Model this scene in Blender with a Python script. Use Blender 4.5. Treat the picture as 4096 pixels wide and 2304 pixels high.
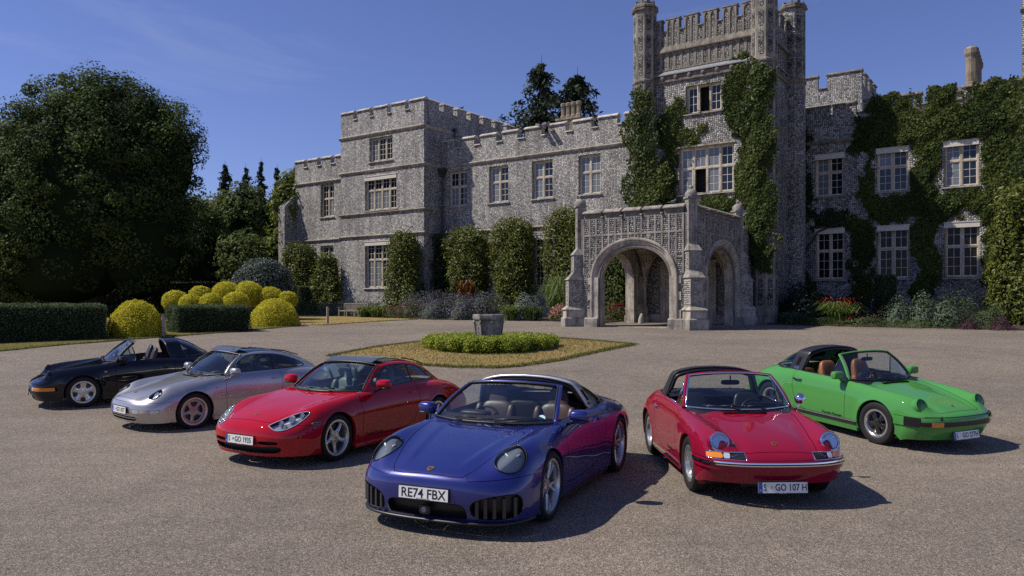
import bpy, bmesh, math, random
import numpy as np
from mathutils import Vector, Matrix
from mathutils.bvhtree import BVHTree

R = math.radians
rng = np.random.default_rng(11)
random.seed(5)
scene = bpy.context.scene
for o in list(bpy.data.objects):
    bpy.data.objects.remove(o, do_unlink=True)
C = scene.collection

# ---------------------------------------------------------------- camera
cam_d = bpy.data.cameras.new('camera')
cam_d.sensor_width = 36.0
cam_d.lens = 27.21
cam_d.shift_y = 0.01465
cam_d.clip_start = 0.1
cam_d.clip_end = 6000
cam = bpy.data.objects.new('camera', cam_d)
cam.location = (0, 0, 2.17)
cam.rotation_euler = (R(90), 0, 0)
C.objects.link(cam)
scene.camera = cam
scene.render.resolution_x, scene.render.resolution_y = 1024, 576

# ---------------------------------------------------------------- sky and sun
LIGHT = Vector((0.82, 0.0, -1.0)).normalized()      # the way the sunlight travels
SUN_EL = math.asin(-LIGHT.z)
SUN_AZ = math.atan2(-LIGHT.x, -LIGHT.y)               # from +Y towards +X
world = bpy.data.worlds.new('World')
scene.world = world
world.use_nodes = True
wn, wl = world.node_tree.nodes, world.node_tree.links
wn.clear()
sky = wn.new('ShaderNodeTexSky')
sky.sky_type = 'NISHITA'
sky.sun_disc = False
sky.sun_elevation = SUN_EL
sky.sun_rotation = SUN_AZ
sky.altitude = 600
sky.air_density = 1.0
sky.dust_density = 0.12
sky.ozone_density = 8.0
bg = wn.new('ShaderNodeBackground')
bg.inputs['Strength'].default_value = 0.095
# thin high cirrus
tc = wn.new('ShaderNodeTexCoord')
mp = wn.new('ShaderNodeMapping')
mp.inputs['Rotation'].default_value = (0.25, -0.45, 0.35)
mp.inputs['Scale'].default_value = (1.3, 3.0, 7.5)
ns = wn.new('ShaderNodeTexNoise')
ns.inputs['Scale'].default_value = 1.35
ns.inputs['Detail'].default_value = 9
ns.inputs['Roughness'].default_value = 0.62
ns.inputs['Distortion'].default_value = 0.9
cr = wn.new('ShaderNodeValToRGB')
cr.color_ramp.elements[0].position = 0.57
cr.color_ramp.elements[0].color = (0, 0, 0, 1)
cr.color_ramp.elements[1].position = 0.86
cr.color_ramp.elements[1].color = (0.22, 0.22, 0.22, 1)
mx = wn.new('ShaderNodeMix')
mx.data_type = 'RGBA'
mx.inputs['B'].default_value = (6.2, 6.6, 7.6, 1)
wo = wn.new('ShaderNodeOutputWorld')
wl.new(tc.outputs['Generated'], mp.inputs['Vector'])
wl.new(mp.outputs['Vector'], ns.inputs['Vector'])
wl.new(ns.outputs['Fac'], cr.inputs['Fac'])
wl.new(cr.outputs['Color'], mx.inputs['Factor'])
tn = wn.new('ShaderNodeMix')
tn.data_type = 'RGBA'
tn.blend_type = 'MULTIPLY'
tn.inputs['Factor'].default_value = 1.0
tn.inputs['B'].default_value = (1.12, .89, 1.06, 1)      # deep polarised blue
wl.new(sky.outputs['Color'], tn.inputs['A'])
wl.new(tn.outputs['Result'], mx.inputs['A'])
wl.new(mx.outputs['Result'], bg.inputs['Color'])
wl.new(bg.outputs['Background'], wo.inputs['Surface'])
sun_d = bpy.data.lights.new('sun', 'SUN')
sun_d.energy = 4.5
sun_d.angle = R(0.53)
sun_d.color = (1.0, 0.93, 0.82)
sun = bpy.data.objects.new('sun', sun_d)
sun.rotation_euler = LIGHT.to_track_quat('-Z', 'Y').to_euler()
sun.location = (-30, 0, 40)
C.objects.link(sun)
vs = scene.view_settings
vs.view_transform = 'Standard'
vs.look = 'None'
vs.gamma = 1
vs.exposure = 0.15
vs.use_curve_mapping = False
scene.cycles.use_denoising = False
# ---------------------------------------------------------------- materials
MATS = {}
def mat(name, col=(.5, .5, .5), rough=.5, metal=0., spec=.5, coat=0., coat_rough=.03, bump=None, vary=None, emit=None, flake=0.):
    """procedural principled material; bump=(scale,strength,distance) vary=(scale,amount[,colour2])"""
    if name in MATS: return MATS[name]
    m = bpy.data.materials.new(name); m.use_nodes = True
    nt = m.node_tree; b = nt.nodes['Principled BSDF']
    b.inputs['Base Color'].default_value = (*col, 1); b.inputs['Roughness'].default_value = rough
    b.inputs['Metallic'].default_value = metal; b.inputs['Specular IOR Level'].default_value = spec
    b.inputs['Coat Weight'].default_value = coat; b.inputs['Coat Roughness'].default_value = coat_rough
    co = None
    if bump or vary:
        co = nt.nodes.new('ShaderNodeTexCoord')
    if vary:
        n = nt.nodes.new('ShaderNodeTexNoise'); n.inputs['Scale'].default_value = vary[0]
        n.inputs['Detail'].default_value = 6; n.inputs['Roughness'].default_value = .65
        nt.links.new(co.outputs['Object'], n.inputs['Vector'])
        r = nt.nodes.new('ShaderNodeValToRGB'); a = vary[1]
        c2 = vary[2] if len(vary) > 2 else tuple(min(1, c * (1 + a)) for c in col)
        r.color_ramp.elements[0].position = .32; r.color_ramp.elements[1].position = .68
        r.color_ramp.elements[0].color = (*[c * (1 - a) for c in col], 1); r.color_ramp.elements[1].color = (*c2, 1)
        nt.links.new(n.outputs['Fac'], r.inputs['Fac']); nt.links.new(r.outputs['Color'], b.inputs['Base Color'])
    if bump:
        n = nt.nodes.new('ShaderNodeTexNoise'); n.inputs['Scale'].default_value = bump[0]; n.inputs['Detail'].default_value = 5
        nt.links.new(co.outputs['Object'], n.inputs['Vector'])
        bp = nt.nodes.new('ShaderNodeBump'); bp.inputs['Strength'].default_value = bump[1]; bp.inputs['Distance'].default_value = bump[2]
        nt.links.new(n.outputs['Fac'], bp.inputs['Height']); nt.links.new(bp.outputs['Normal'], b.inputs['Normal'])
    MATS[name] = m
    return m

def N(nt, kind, **kw):
    n = nt.nodes.new(kind)
    for k, v in kw.items():
        if k.startswith('_'): setattr(n, k[1:], v)
        else: n.inputs[k.replace('__', ' ')].default_value = v
    return n

def ramp(nt, stops):
    r = nt.nodes.new('ShaderNodeValToRGB'); e = r.color_ramp.elements
    while len(e) < len(stops): e.new(.5)
    for q, (p, c) in zip(e, stops): q.position = p; q.color = (*c, 1)
    return r

def glass_mat(name, tint=(.75, .85, .82), refl=1.0, op=.0):
    """thin automotive glass: tinted see-through pane with a mirror reflection that grows at grazing angles"""
    if name in MATS: return MATS[name]
    m = bpy.data.materials.new(name); m.use_nodes = True; nt = m.node_tree; nt.nodes.clear()
    o = N(nt, 'ShaderNodeOutputMaterial'); mx = N(nt, 'ShaderNodeMixShader'); fr = N(nt, 'ShaderNodeFresnel', IOR=1.52)
    mul = N(nt, 'ShaderNodeMath', _operation='MULTIPLY_ADD'); mul.inputs[1].default_value = refl; mul.inputs[2].default_value = op
    t = N(nt, 'ShaderNodeBsdfTransparent', Color=(*tint, 1)); g = N(nt, 'ShaderNodeBsdfGlossy', Roughness=.015)
    L = nt.links
    L.new(fr.outputs[0], mul.inputs[0]); L.new(mul.outputs[0], mx.inputs[0]); L.new(t.outputs[0], mx.inputs[1]); L.new(g.outputs[0], mx.inputs[2]); L.new(mx.outputs[0], o.inputs[0])
    MATS[name] = m
    return m

def leaf_mat(name, dark, light, rough=.45, trans=.25, spec=.4, third=None):
    """foliage: every leaf carries its own tint value (attribute 'tint')"""
    if name in MATS: return MATS[name]
    m = bpy.data.materials.new(name); m.use_nodes = True; nt = m.node_tree; b = nt.nodes['Principled BSDF']; L = nt.links
    at = N(nt, 'ShaderNodeAttribute', _attribute_name='tint')
    st = [(0, dark), (.85 if third else 1, light)]
    if third: st.append((1, third))
    r = ramp(nt, st)
    L.new(at.outputs['Fac'], r.inputs['Fac']); L.new(r.outputs['Color'], b.inputs['Base Color'])
    b.inputs['Roughness'].default_value = rough; b.inputs['Specular IOR Level'].default_value = spec
    tr = N(nt, 'ShaderNodeBsdfTranslucent'); mx = N(nt, 'ShaderNodeMixShader'); mx.inputs[0].default_value = trans
    L.new(r.outputs['Color'], tr.inputs['Color']); L.new(b.outputs[0], mx.inputs[1]); L.new(tr.outputs[0], mx.inputs[2])
    L.new(mx.outputs[0], nt.nodes['Material Output'].inputs[0])
    MATS[name] = m
    return m

# ---------------------------------------------------------------- objects
def tag(o, label=None, cat=None, group=None, kind=None):
    if label: o['label'] = label
    if cat: o['category'] = cat
    if group: o['group'] = group
    if kind: o['kind'] = kind
    return o

def empty(name, loc=(0, 0, 0), rz=0., parent=None):
    o = bpy.data.objects.new(name, None); o.empty_display_size = .2
    o.location = loc; o.rotation_euler = (0, 0, rz); C.objects.link(o)
    if parent: o.parent = parent
    return o

def mesh_np(name, V, F, smooth=False, normals=None, tint=None):
    me = bpy.data.meshes.new(name)
    V = np.asarray(V, dtype=np.float32)
    if isinstance(F, np.ndarray) and F.ndim == 2:
        k = F.shape[1]; nf = len(F)
        me.vertices.add(len(V)); me.vertices.foreach_set('co', V.ravel())
        me.loops.add(nf * k); me.loops.foreach_set('vertex_index', F.astype(np.int32).ravel())
        me.polygons.add(nf); me.polygons.foreach_set('loop_start', np.arange(0, nf * k, k, dtype=np.int32))
        me.polygons.foreach_set('loop_total', np.full(nf, k, dtype=np.int32))
        me.update(calc_edges=True)
    else:
        me.from_pydata(V.tolist(), [], [list(f) for f in F])
    if smooth: me.polygons.foreach_set('use_smooth', np.ones(len(me.polygons), dtype=bool))
    if tint is not None:
        a = me.attributes.new('tint', 'FLOAT', 'FACE'); a.data.foreach_set('value', np.asarray(tint, dtype=np.float32))
    if normals is not None:
        me.validate(); me.normals_split_custom_set_from_vertices(np.asarray(normals, dtype=np.float32).tolist())
    return me

def obj(name, me, m=None, parent=None, loc=None, rot=None, scale=None):
    o = bpy.data.objects.new(name, me); C.objects.link(o)
    if m is not None and len(me.materials) == 0: me.materials.append(m)
    if parent: o.parent = parent
    if loc is not None: o.location = loc
    if rot is not None: o.rotation_euler = rot
    if scale is not None: o.scale = scale
    return o

class MB:
    """collects simple shapes into one mesh"""
    def __init__(s): s.V = []; s.F = []
    def add(s, V, F, M=None):
        k = len(s.V)
        for p in V:
            p = Vector(p)
            s.V.append(tuple(M @ p) if M is not None else tuple(p))
        s.F += [tuple(i + k for i in f) for f in F]; return s
    def box(s, x0, x1, y0, y1, z0, z1, M=None):
        V = [(x0, y0, z0), (x1, y0, z0), (x1, y1, z0), (x0, y1, z0), (x0, y0, z1), (x1, y0, z1), (x1, y1, z1), (x0, y1, z1)]
        return s.add(V, [(0, 3, 2, 1), (4, 5, 6, 7), (0, 1, 5, 4), (1, 2, 6, 5), (2, 3, 7, 6), (3, 0, 4, 7)], M)
    def frustum(s, a, b, z0, z1, M=None):
        """a,b = (x0,x1,y0,y1) at bottom and top"""
        V = [(a[0], a[2], z0), (a[1], a[2], z0), (a[1], a[3], z0), (a[0], a[3], z0), (b[0], b[2], z1), (b[1], b[2], z1), (b[1], b[3], z1), (b[0], b[3], z1)]
        return s.add(V, [(0, 3, 2, 1), (4, 5, 6, 7), (0, 1, 5, 4), (1, 2, 6, 5), (2, 3, 7, 6), (3, 0, 4, 7)], M)
    def prism(s, poly, a, b, axis='x', M=None):
        """poly in the plane across `axis`; x: (y,z), y: (x,z), z: (x,y)"""
        n = len(poly)
        f = {'x': lambda p, t: (t, p[0], p[1]), 'y': lambda p, t: (p[0], t, p[1]), 'z': lambda p, t: (p[0], p[1], t)}[axis]
        V = [f(p, a) for p in poly] + [f(p, b) for p in poly]
        F = [tuple(range(n)), tuple(range(2 * n - 1, n - 1, -1))] + [((i + 1) % n, i, n + i, n + (i + 1) % n) for i in range(n)]
        return s.add(V, F, M)
    def lathe(s, prof, n=24, M=None, cap=True):
        """prof [(r,z)] round z"""
        V = []; F = []
        for r, z in prof:
            for i in range(n):
                a = 2 * math.pi * i / n; V.append((r * math.cos(a), r * math.sin(a), z))
        for j in range(len(prof) - 1):
            for i in range(n):
                i2 = (i + 1) % n; F.append((j * n + i, j * n + i2, (j + 1) * n + i2, (j + 1) * n + i))
        if cap:
            if prof[0][0] > 1e-4: F.append(tuple(range(n - 1, -1, -1)))
            if prof[-1][0] > 1e-4: F.append(tuple((len(prof) - 1) * n + i for i in range(n)))
        return s.add(V, F, M)
    def tube(s, path, r, n=8, closed=False, cap=True, flat=None):
        P = [Vector(p) for p in path]; m = len(P); rr = r if hasattr(r, '__len__') else [r] * m
        V = []; F = []; up = Vector((0, 0, 1)); prev = None
        for i, p in enumerate(P):
            if closed: t = P[(i + 1) % m] - P[i - 1]
            else: t = P[min(i + 1, m - 1)] - P[max(i - 1, 0)]
            t.normalize()
            if prev is None:
                a = t.orthogonal() if abs(t.dot(up)) > .95 else t.cross(up)
            else:
                a = prev - t * prev.dot(t)
            a.normalize(); prev = a; b = t.cross(a)
            for k in range(n):
                q = 2 * math.pi * (k + .5) / n
                V.append(tuple(p + (a * math.cos(q) + b * math.sin(q) * (flat or 1)) * rr[i]))
        for i in range(m if closed else m - 1):
            for k in range(n):
                k2 = (k + 1) % n; i2 = (i + 1) % m
                F.append((i * n + k, i * n + k2, i2 * n + k2, i2 * n + k))
        if cap and not closed:
            F.append(tuple(range(n - 1, -1, -1))); F.append(tuple((m - 1) * n + k for k in range(n)))
        return s.add(V, F)
    def mesh(s, name, smooth=False):
        return mesh_np(name, s.V, s.F, smooth)
    def build(s, name, m, parent=None, smooth=False, **kw):
        return obj(name, s.mesh(name, smooth), m, parent, **kw)

def auto_smooth(o, ang=35):
    me = o.data
    me.polygons.foreach_set('use_smooth', np.ones(len(me.polygons), dtype=bool))
    try: me.set_sharp_from_angle(angle=R(ang))
    except Exception: pass
    return o

def text_mesh(body, size, name='text', depth=.001, sx=1., align='CENTER', bold=0.):
    cu = bpy.data.curves.new(name, 'FONT'); cu.body = body; cu.size = size; cu.align_x = align; cu.align_y = 'CENTER'
    cu.extrude = depth; cu.resolution_u = 3; cu.offset = size * bold
    t = bpy.data.objects.new('tmp_text', cu); C.objects.link(t)
    dg = bpy.context.evaluated_depsgraph_get()
    me = bpy.data.meshes.new_from_object(t.evaluated_get(dg))
    bpy.data.objects.remove(t, do_unlink=True)
    if sx != 1.: me.transform(Matrix.Diagonal((sx, 1, 1, 1)))
    me.name = name
    return me

def zbase(Y):
    if Y < 10: return 0.
    if Y < 12: return .05 * (Y - 10) ** 2 / 4
    if Y < 24: return .05 + .05 * (Y - 12)
    if Y < 30: return .65 + .05 * (Y - 24) - .035 * (Y - 24) ** 2 / 12
    return .845 + .015 * (Y - 30) if Y < 70 else 1.445
def zg(Y, X):
    """height of the forecourt: level by the cars in front, rising gently to the house, later on the left"""
    t = min(1., max(0., (Y - 18) / 9.)); w = min(1., max(0., (4 - X) / 9.))
    return zbase(Y - 4 * w * (1 - t * t * (3 - 2 * t)))

# leaves: each leaf a folded kite of two quads' worth of faces
def leaves(P, Nrm, size, spread=.6, up=0., aspect=.6, seed=1, droop=0.):
    """P points, Nrm outward directions, returns V,F for kite leaves turned roughly along Nrm"""
    g = np.random.default_rng(seed); n = len(P)
    d = Nrm + g.normal(0, spread, (n, 3)); d[:, 2] += up
    d /= np.linalg.norm(d, axis=1)[:, None] + 1e-9           # leaf face normal
    t = g.normal(0, 1, (n, 3)); t[:, 2] -= droop
    t -= d * (t * d).sum(1)[:, None]; t /= np.linalg.norm(t, axis=1)[:, None] + 1e-9
    b = np.cross(d, t)
    s = size * g.uniform(.65, 1.35, (n, 1))
    fold = d * s * .12
    V = np.stack([P - t * s * .5, P + b * s * aspect * .5 + fold, P + t * s * .5, P - b * s * aspect * .5 + fold], 1).reshape(-1, 3)
    F = np.arange(4 * n).reshape(-1, 4)
    return V, F

def leaf_obj(name, P, Nrm, size, m, parent=None, tint=None, **kw):
    V, F = leaves(P, Nrm, size, **kw)
    if tint is None: tint = np.random.default_rng(len(P)).uniform(0, 1, len(P))
    return obj(name, mesh_np(name, V, F, tint=np.clip(tint, 0, 1)), m, parent)
# ---------------------------------------------------------------- car surfaces
def spline_rows(P, ns):
    """smooth interpolation of control rows along axis 0; ns = pieces per span"""
    P = np.asarray(P, float); n = len(P)
    d = np.sqrt(((P[1:] - P[:-1]) ** 2).sum(-1)).mean(1) ** .5 + 1e-6
    t = np.concatenate([[0], np.cumsum(d)]); T = np.zeros_like(P)
    for i in range(n):
        if i == 0: T[i] = (P[1] - P[0]) / d[0]
        elif i == n - 1: T[i] = (P[-1] - P[-2]) / d[-1]
        else:
            a, b = d[i - 1], d[i]; T[i] = ((P[i] - P[i - 1]) / a * b + (P[i + 1] - P[i]) / b * a) / (a + b)
    out = []
    for i in range(n - 1):
        k = ns[i]
        for j in range(k):
            s = j / k; h = d[i]
            out.append((2 * s ** 3 - 3 * s ** 2 + 1) * P[i] + (s ** 3 - 2 * s ** 2 + s) * h * T[i] + (-2 * s ** 3 + 3 * s ** 2) * P[i + 1] + (s ** 3 - s ** 2) * h * T[i + 1])
    out.append(P[-1]); return np.array(out)

def dense_grid(ctrl, cell=.028, smooth=4, sym=True):
    """ctrl rows x cols x 3 (half body, col 0 on the centre line) -> dense half grid"""
    Cc = np.asarray(ctrl, float)
    if sym:
        gh = Cc[:, 1:3][:, ::-1].copy(); gh[..., 1] *= -1; Cc = np.concatenate([gh, Cc], 1)
    def cnt(A):
        l = np.sqrt(((A[1:] - A[:-1]) ** 2).sum(-1)).max(1); return [max(2, int(math.ceil(v / cell))) for v in l]
    nr = cnt(Cc); G = spline_rows(Cc, nr)
    GT = G.transpose(1, 0, 2); nc = cnt(Cc.transpose(1, 0, 2)); G = spline_rows(GT, nc).transpose(1, 0, 2)
    for _ in range(smooth):
        H = G.copy()
        H[1:-1] = .5 * G[1:-1] + .25 * (G[2:] + G[:-2]); G = H.copy(); H[:, 1:-1] = .5 * G[:, 1:-1] + .25 * (G[:, 2:] + G[:, :-2]); G = H
    if sym: G = G[:, nc[0] + nc[1]:]; G[:, 0, 1] = 0
    return G

class Srf:
    def __init__(s, V, Nn, F): s.V = np.asarray(V, float).reshape(-1, 3); s.N = np.asarray(Nn, float).reshape(-1, 3); s.F = F
    @staticmethod
    def from_grid(G, flip=False):
        r, c = G.shape[:2]
        du = np.gradient(G, axis=0); dv = np.gradient(G, axis=1); n = np.cross(du, dv)
        if flip: n = -n
        n[:, 0, 1] = 0 if abs(G[:, 0, 1]).max() < 1e-6 else n[:, 0, 1]
        n /= np.linalg.norm(n, axis=2)[..., None] + 1e-12
        I = np.arange(r * c).reshape(r, c)
        Q = np.stack([I[:-1, :-1], I[1:, :-1], I[1:, 1:], I[:-1, 1:]], -1).reshape(-1, 4)
        if flip: Q = Q[:, ::-1]
        return Srf(G.reshape(-1, 3), n.reshape(-1, 3), [tuple(q) for q in Q.tolist()])
    def clip(s, val, keep=-1):
        """keep the part where val*keep > 0"""
        val = np.asarray(val, float) * keep; V = list(map(tuple, s.V)); Nn = list(map(tuple, s.N)); F = []; cache = {}
        for f in s.F:
            a = [val[i] > 0 for i in f]
            if all(a): F.append(f); continue
            if not any(a): continue
            o = []; n = len(f)
            for k in range(n):
                i, j = f[k], f[(k + 1) % n]
                if val[i] > 0: o.append(i)
                if (val[i] > 0) != (val[j] > 0):
                    e = (min(i, j), max(i, j))
                    if e not in cache:
                        p, q = e; t = val[p] / (val[p] - val[q]); cache[e] = len(V)
                        V.append(tuple(s.V[p] + (s.V[q] - s.V[p]) * t)); m = s.N[p] + (s.N[q] - s.N[p]) * t; Nn.append(tuple(m / (np.linalg.norm(m) + 1e-9)))
                    o.append(cache[e])
            if len(o) > 2: F.append(tuple(o))
        r = Srf(V, Nn, F); return r.compact()
    def compact(s):
        used = sorted({i for f in s.F for i in f}); mp = {i: k for k, i in enumerate(used)}
        return Srf(s.V[used] if used else np.zeros((0, 3)), s.N[used] if used else np.zeros((0, 3)), [tuple(mp[i] for i in f) for f in s.F])
    def split(s, fn, gap=.0035):
        """inside, outside, the thin band between them"""
        d = fn(s.V); ins = s.clip(d + gap, -1); rest = s.clip(d + gap, 1)
        d2 = fn(rest.V); return ins, rest.clip(d2 - gap, 1), rest.clip(d2 - gap, -1)
    def mirror(s):
        m = np.array((1, -1, 1.)); return Srf(s.V * m, s.N * m, [f[::-1] for f in s.F])
    def plus(s, o):
        k = len(s.V); return Srf(np.concatenate([s.V, o.V]), np.concatenate([s.N, o.N]), s.F + [tuple(i + k for i in f) for f in o.F])
    def both(s): return s.plus(s.mirror())
    def loops(s):
        """ordered boundary loops"""
        E = {}; c = {(f[i], f[(i + 1) % len(f)]) for f in s.F for i in range(len(f))}
        for a, b in c:
            if (b, a) not in c: E[a] = b
        out = []
        while E:
            a = next(iter(E)); L = [a]; b = E.pop(a)
            while b != a and b in E: L.append(b); b = E.pop(b)
            if len(L) > 4: out.append(s.V[L])
        return out
    def offset(s, d): return Srf(s.V + s.N * d, s.N, s.F)
    def build(s, name, m, parent, thick=0.):
        q = s
        if thick:   # give sheet parts a real thickness
            inner = Srf(s.V - s.N * thick, -s.N, [f[::-1] for f in s.F]); k = len(s.V); q = s.plus(inner)
            from collections import Counter
            c = Counter(); 
            for f in s.F:
                for i in range(len(f)): c[frozenset((f[i], f[(i + 1) % len(f)]))] += 1
            for f in s.F:
                for i in range(len(f)):
                    a, b = f[i], f[(i + 1) % len(f)]
                    if c[frozenset((a, b))] == 1: q.F.append((b, a, a + k, b + k))
        if not q.F: return None
        return obj(name, mesh_np(name, q.V, q.F, True, q.N), m, parent)

def sdf_poly(pts):
    """signed distance (negative inside) to a closed 2-D polygon, vectorised"""
    P = np.asarray(pts, float); Q = np.roll(P, -1, 0)
    def f(X):
        X = np.asarray(X, float); d = np.full(len(X), 1e9); ins = np.zeros(len(X), bool)
        for a, b in zip(P, Q):
            e = b - a; w = X - a; t = np.clip((w @ e) / (e @ e + 1e-12), 0, 1); d = np.minimum(d, np.linalg.norm(w - t[:, None] * e, axis=1))
            c = ((a[1] > X[:, 1]) != (b[1] > X[:, 1])); 
            with np.errstate(divide='ignore', invalid='ignore'):
                xi = (b[0] - a[0]) * (X[:, 1] - a[1]) / (b[1] - a[1] + 1e-15) + a[0]
            ins ^= c & (X[:, 0] < xi)
        return np.where(ins, -d, d)
    return f

def chaikin(P, n=2, closed=True, keep=()):
    P = [tuple(p) for p in P]
    for _ in range(n):
        o = []
        m = len(P)
        for i in range(m if closed else m - 1):
            a, b = np.array(P[i]), np.array(P[(i + 1) % m]); o += [tuple(a * .75 + b * .25), tuple(a * .25 + b * .75)]
        P = o if closed else [P[0]] + o + [P[-1]]
    return P

def paint(name, col, metal=0., rough=.4, flake=0.):
    m = mat(name, col, rough, metal, .5 if metal else 0., 1.0, .015)
    return m

M_tyre = mat('tyre_rubber', (.016, .016, .017), .72, spec=.3, bump=(60, .25, .004))
M_black = mat('black_trim', (.012, .012, .013), .42)
M_gap = mat('panel_gap', (.004, .004, .004), .9, spec=.1)
M_chrome = mat('chrome', (.82, .83, .85), .06, 1.)
M_alloy = mat('silver_alloy', (.56, .565, .58), .28, .85, coat=.4)
M_alloy_d = mat('grey_alloy', (.38, .385, .40), .3, .8, coat=.3)
M_disc = mat('brake_disc', (.07, .068, .065), .45, .6)
M_hub = mat('wheel_dark', (.012, .012, .013), .6)
M_lens = glass_mat('headlight_glass', (.95, .97, .98), .75)
M_refl = mat('headlight_reflector', (.82, .83, .85), .3, .25)
M_refl_b = mat('lamp_bowl_dim', (.40, .41, .43), .3, .3)
M_lampblue = mat('lamp_interior', (.20, .23, .28), .25, .35, coat=.4)
M_lampdark = mat('headlight_dark', (.10, .115, .14), .25, .3, coat=.5)
M_amber = mat('amber_lens', (.80, .24, .015), .12, coat=1.)
M_clear = mat('clear_lens', (.62, .65, .68), .10, .3, coat=1.)
M_glass = glass_mat('car_glass', (.70, .80, .78), 1.5, .03)
M_glass_d = glass_mat('tinted_glass', (.25, .30, .31), 1.2, .02)
M_glass_r = glass_mat('rear_glass', (.55, .62, .62), 1.3, .02)
M_plate = mat('plate_white', (.78, .78, .76), .35)
M_ink = mat('plate_black', (.01, .01, .01), .5)
M_eu = mat('plate_blue', (.02, .07, .36), .4)
M_gold = mat('crest_gold', (.62, .40, .12), .3, .9)
M_crest_r = mat('crest_red', (.30, .02, .02), .35)
M_mirror = mat('mirror_glass', (.85, .87, .9), .02, 1.)
M_carpet = mat('carpet', (.02, .02, .022), .95)

# ---------------------------------------------------------------- wheels
def wheel_parts(style, r, rim_r, w, metal, petal=None):
    """meshes of one wheel standing at the origin, axle along y, outside towards -y"""
    RX = Matrix.Rotation(R(90), 4, 'X')      # lathe axis z -> -y
    t = MB(); hw = w / 2
    t.lathe([(rim_r + .004, hw * .80), (rim_r + .022, hw * .96), (r - .055, hw * 1.03), (r - .022, hw * .98), (r - .006, hw * .82), (r, hw * .60), (r, -hw * .6), (r - .006, -hw * .82), (r - .022, -hw * .98), (rim_r + .02, -hw), (rim_r, -hw * .8)], 56, RX, cap=False)
    # tread blocks
    for k in range(56):
        a = 2 * math.pi * k / 56
        T = Matrix.Rotation(a, 4, 'Y')
        for y, ofs in ((-hw * .52, 0), (0, .5), (hw * .52, 0)):
            T2 = Matrix.Rotation(a + ofs * 2 * math.pi / 56, 4, 'Y')
            t.box(-r * .042, r * .042, y - hw * .22, y + hw * .22, r - .006, r + .003, T2)
    tyre = t.mesh('tyre', True)
    b = MB(); lip = rim_r + .012
    b.lathe([(rim_r - .04, -hw * .9), (rim_r - .035, hw * .3), (rim_r - .028, hw * .62), (rim_r - .022, hw * .80), (rim_r - .014, hw * .865), (lip, hw * .875), (lip + .003, hw * .80)], 56, RX, cap=False)
    barrel = b.mesh('rim', True)
    d = MB(); d.lathe([(.0, hw * .10), (rim_r * .78, hw * .10), (rim_r * .78, -.01), (0, -.01)], 40, RX); disc = d.mesh('brake_disc')
    d = MB(); d.lathe([(0, -hw * .5), (rim_r - .042, -hw * .5), (rim_r - .042, -hw * .45), (0, -hw * .45)], 32, RX); back = d.mesh('wheel_back')
    s = MB(); ro = rim_r - .018; y0 = hw * .62
    def spoke(a, pts, yo, yi, dep):
        """pts: outline half widths along the radius [(radius, half width, skew)], front face falling from yi at the hub to yo at the rim, bevelled crown"""
        T = Matrix.Rotation(a, 4, 'Y'); V = []; F = []; n = len(pts)
        for (q, hwid, sk) in pts:
            f = (q - pts[0][0]) / (pts[-1][0] - pts[0][0]); y = yi + (yo - yi) * f
            for k, (xx, yy) in enumerate(((-hwid, y - dep), (-hwid, y - .012), (-hwid * .45, y), (hwid * .45, y), (hwid, y - .012), (hwid, y - dep))):
                V.append((xx + sk, -yy, q))
        for i in range(n - 1):
            for k in range(5): F.append((i * 6 + k, (i + 1) * 6 + k, (i + 1) * 6 + k + 1, i * 6 + k + 1))
        F.append(tuple(range(6))); F.append(tuple((n - 1) * 6 + k for k in range(5, -1, -1)))
        s.add(V, F, T)
    hubr = .055
    A5 = [2 * math.pi * k / 5 for k in range(5)]
    if style == 'fuchs':
        for a in A5: spoke(a, [(.045, .030, 0), (.085, .034, 0), (.115, .050, 0), (ro - .035, .052, 0), (ro - .012, .042, 0)], y0 * .75, y0 * .98, .03)
        s.lathe([(.075, y0 * .5), (.07, y0 * .92), (.045, y0 * 1.02), (.03, y0 * 1.05), (0, y0 * 1.05)], 20, RX)
    elif style == 'cup':
        for a in A5: spoke(a, [(.05, .052, 0), (.10, .05, 0), (.14, .045, 0), (ro - .03, .066, 0), (ro, .095, 0)], y0 * .95, y0 * .8, .035)
        s.lathe([(.105, y0 * .4), (.10, y0 * .80), (.06, y0 * .86), (.035, y0 * .92), (0, y0 * .92)], 24, RX)
    elif style == 'split':
        for a in A5: spoke(a, [(.04, .035, 0), (.09, .034, 0), (ro * .6, .028, 0), (ro - .05, .034, 0), (ro - .03, .05, 0)], y0 * .8, y0 * .92, .035)
        s.lathe([(.085, y0 * .4), (.08, y0 * .88), (.04, y0 * .95), (0, y0 * .95)], 24, RX)
        s.lathe([(ro - .045, y0 * .75), (ro - .04, y0 * .9), (ro + .008, y0 * .95), (ro + .01, y0 * .7)], 48, RX, cap=False)
    elif style == 'star':
        for a in A5: spoke(a, [(.04, .05, 0), (.08, .040, -.004), (.12, .030, -.008), (ro * .72, .026, -.012), (ro - .03, .030, -.02), (ro, .042, -.03)], y0 * 1.05, y0 * .80, .03)
        s.lathe([(.095, y0 * .4), (.085, y0 * .78), (.05, y0 * .86), (.034, y0 * .9), (0, y0 * .9)], 24, RX)
    elif style == 'vspoke':
        for k in range(5):
            for e in (-1, 1):
                spoke(A5[k] + e * .175, [(.05, .020, -e * .018), (.10, .015, -e * .012), (ro * .7, .010, 0), (ro, .014, e * .010)], y0 * 1.05, y0 * .80, .03)
        s.lathe([(.08, y0 * .3), (.075, y0 * .78), (.05, y0 * .86), (.036, y0 * .92), (0, y0 * .92)], 24, RX)
    spk = s.mesh('spokes')
    n = MB()
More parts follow.
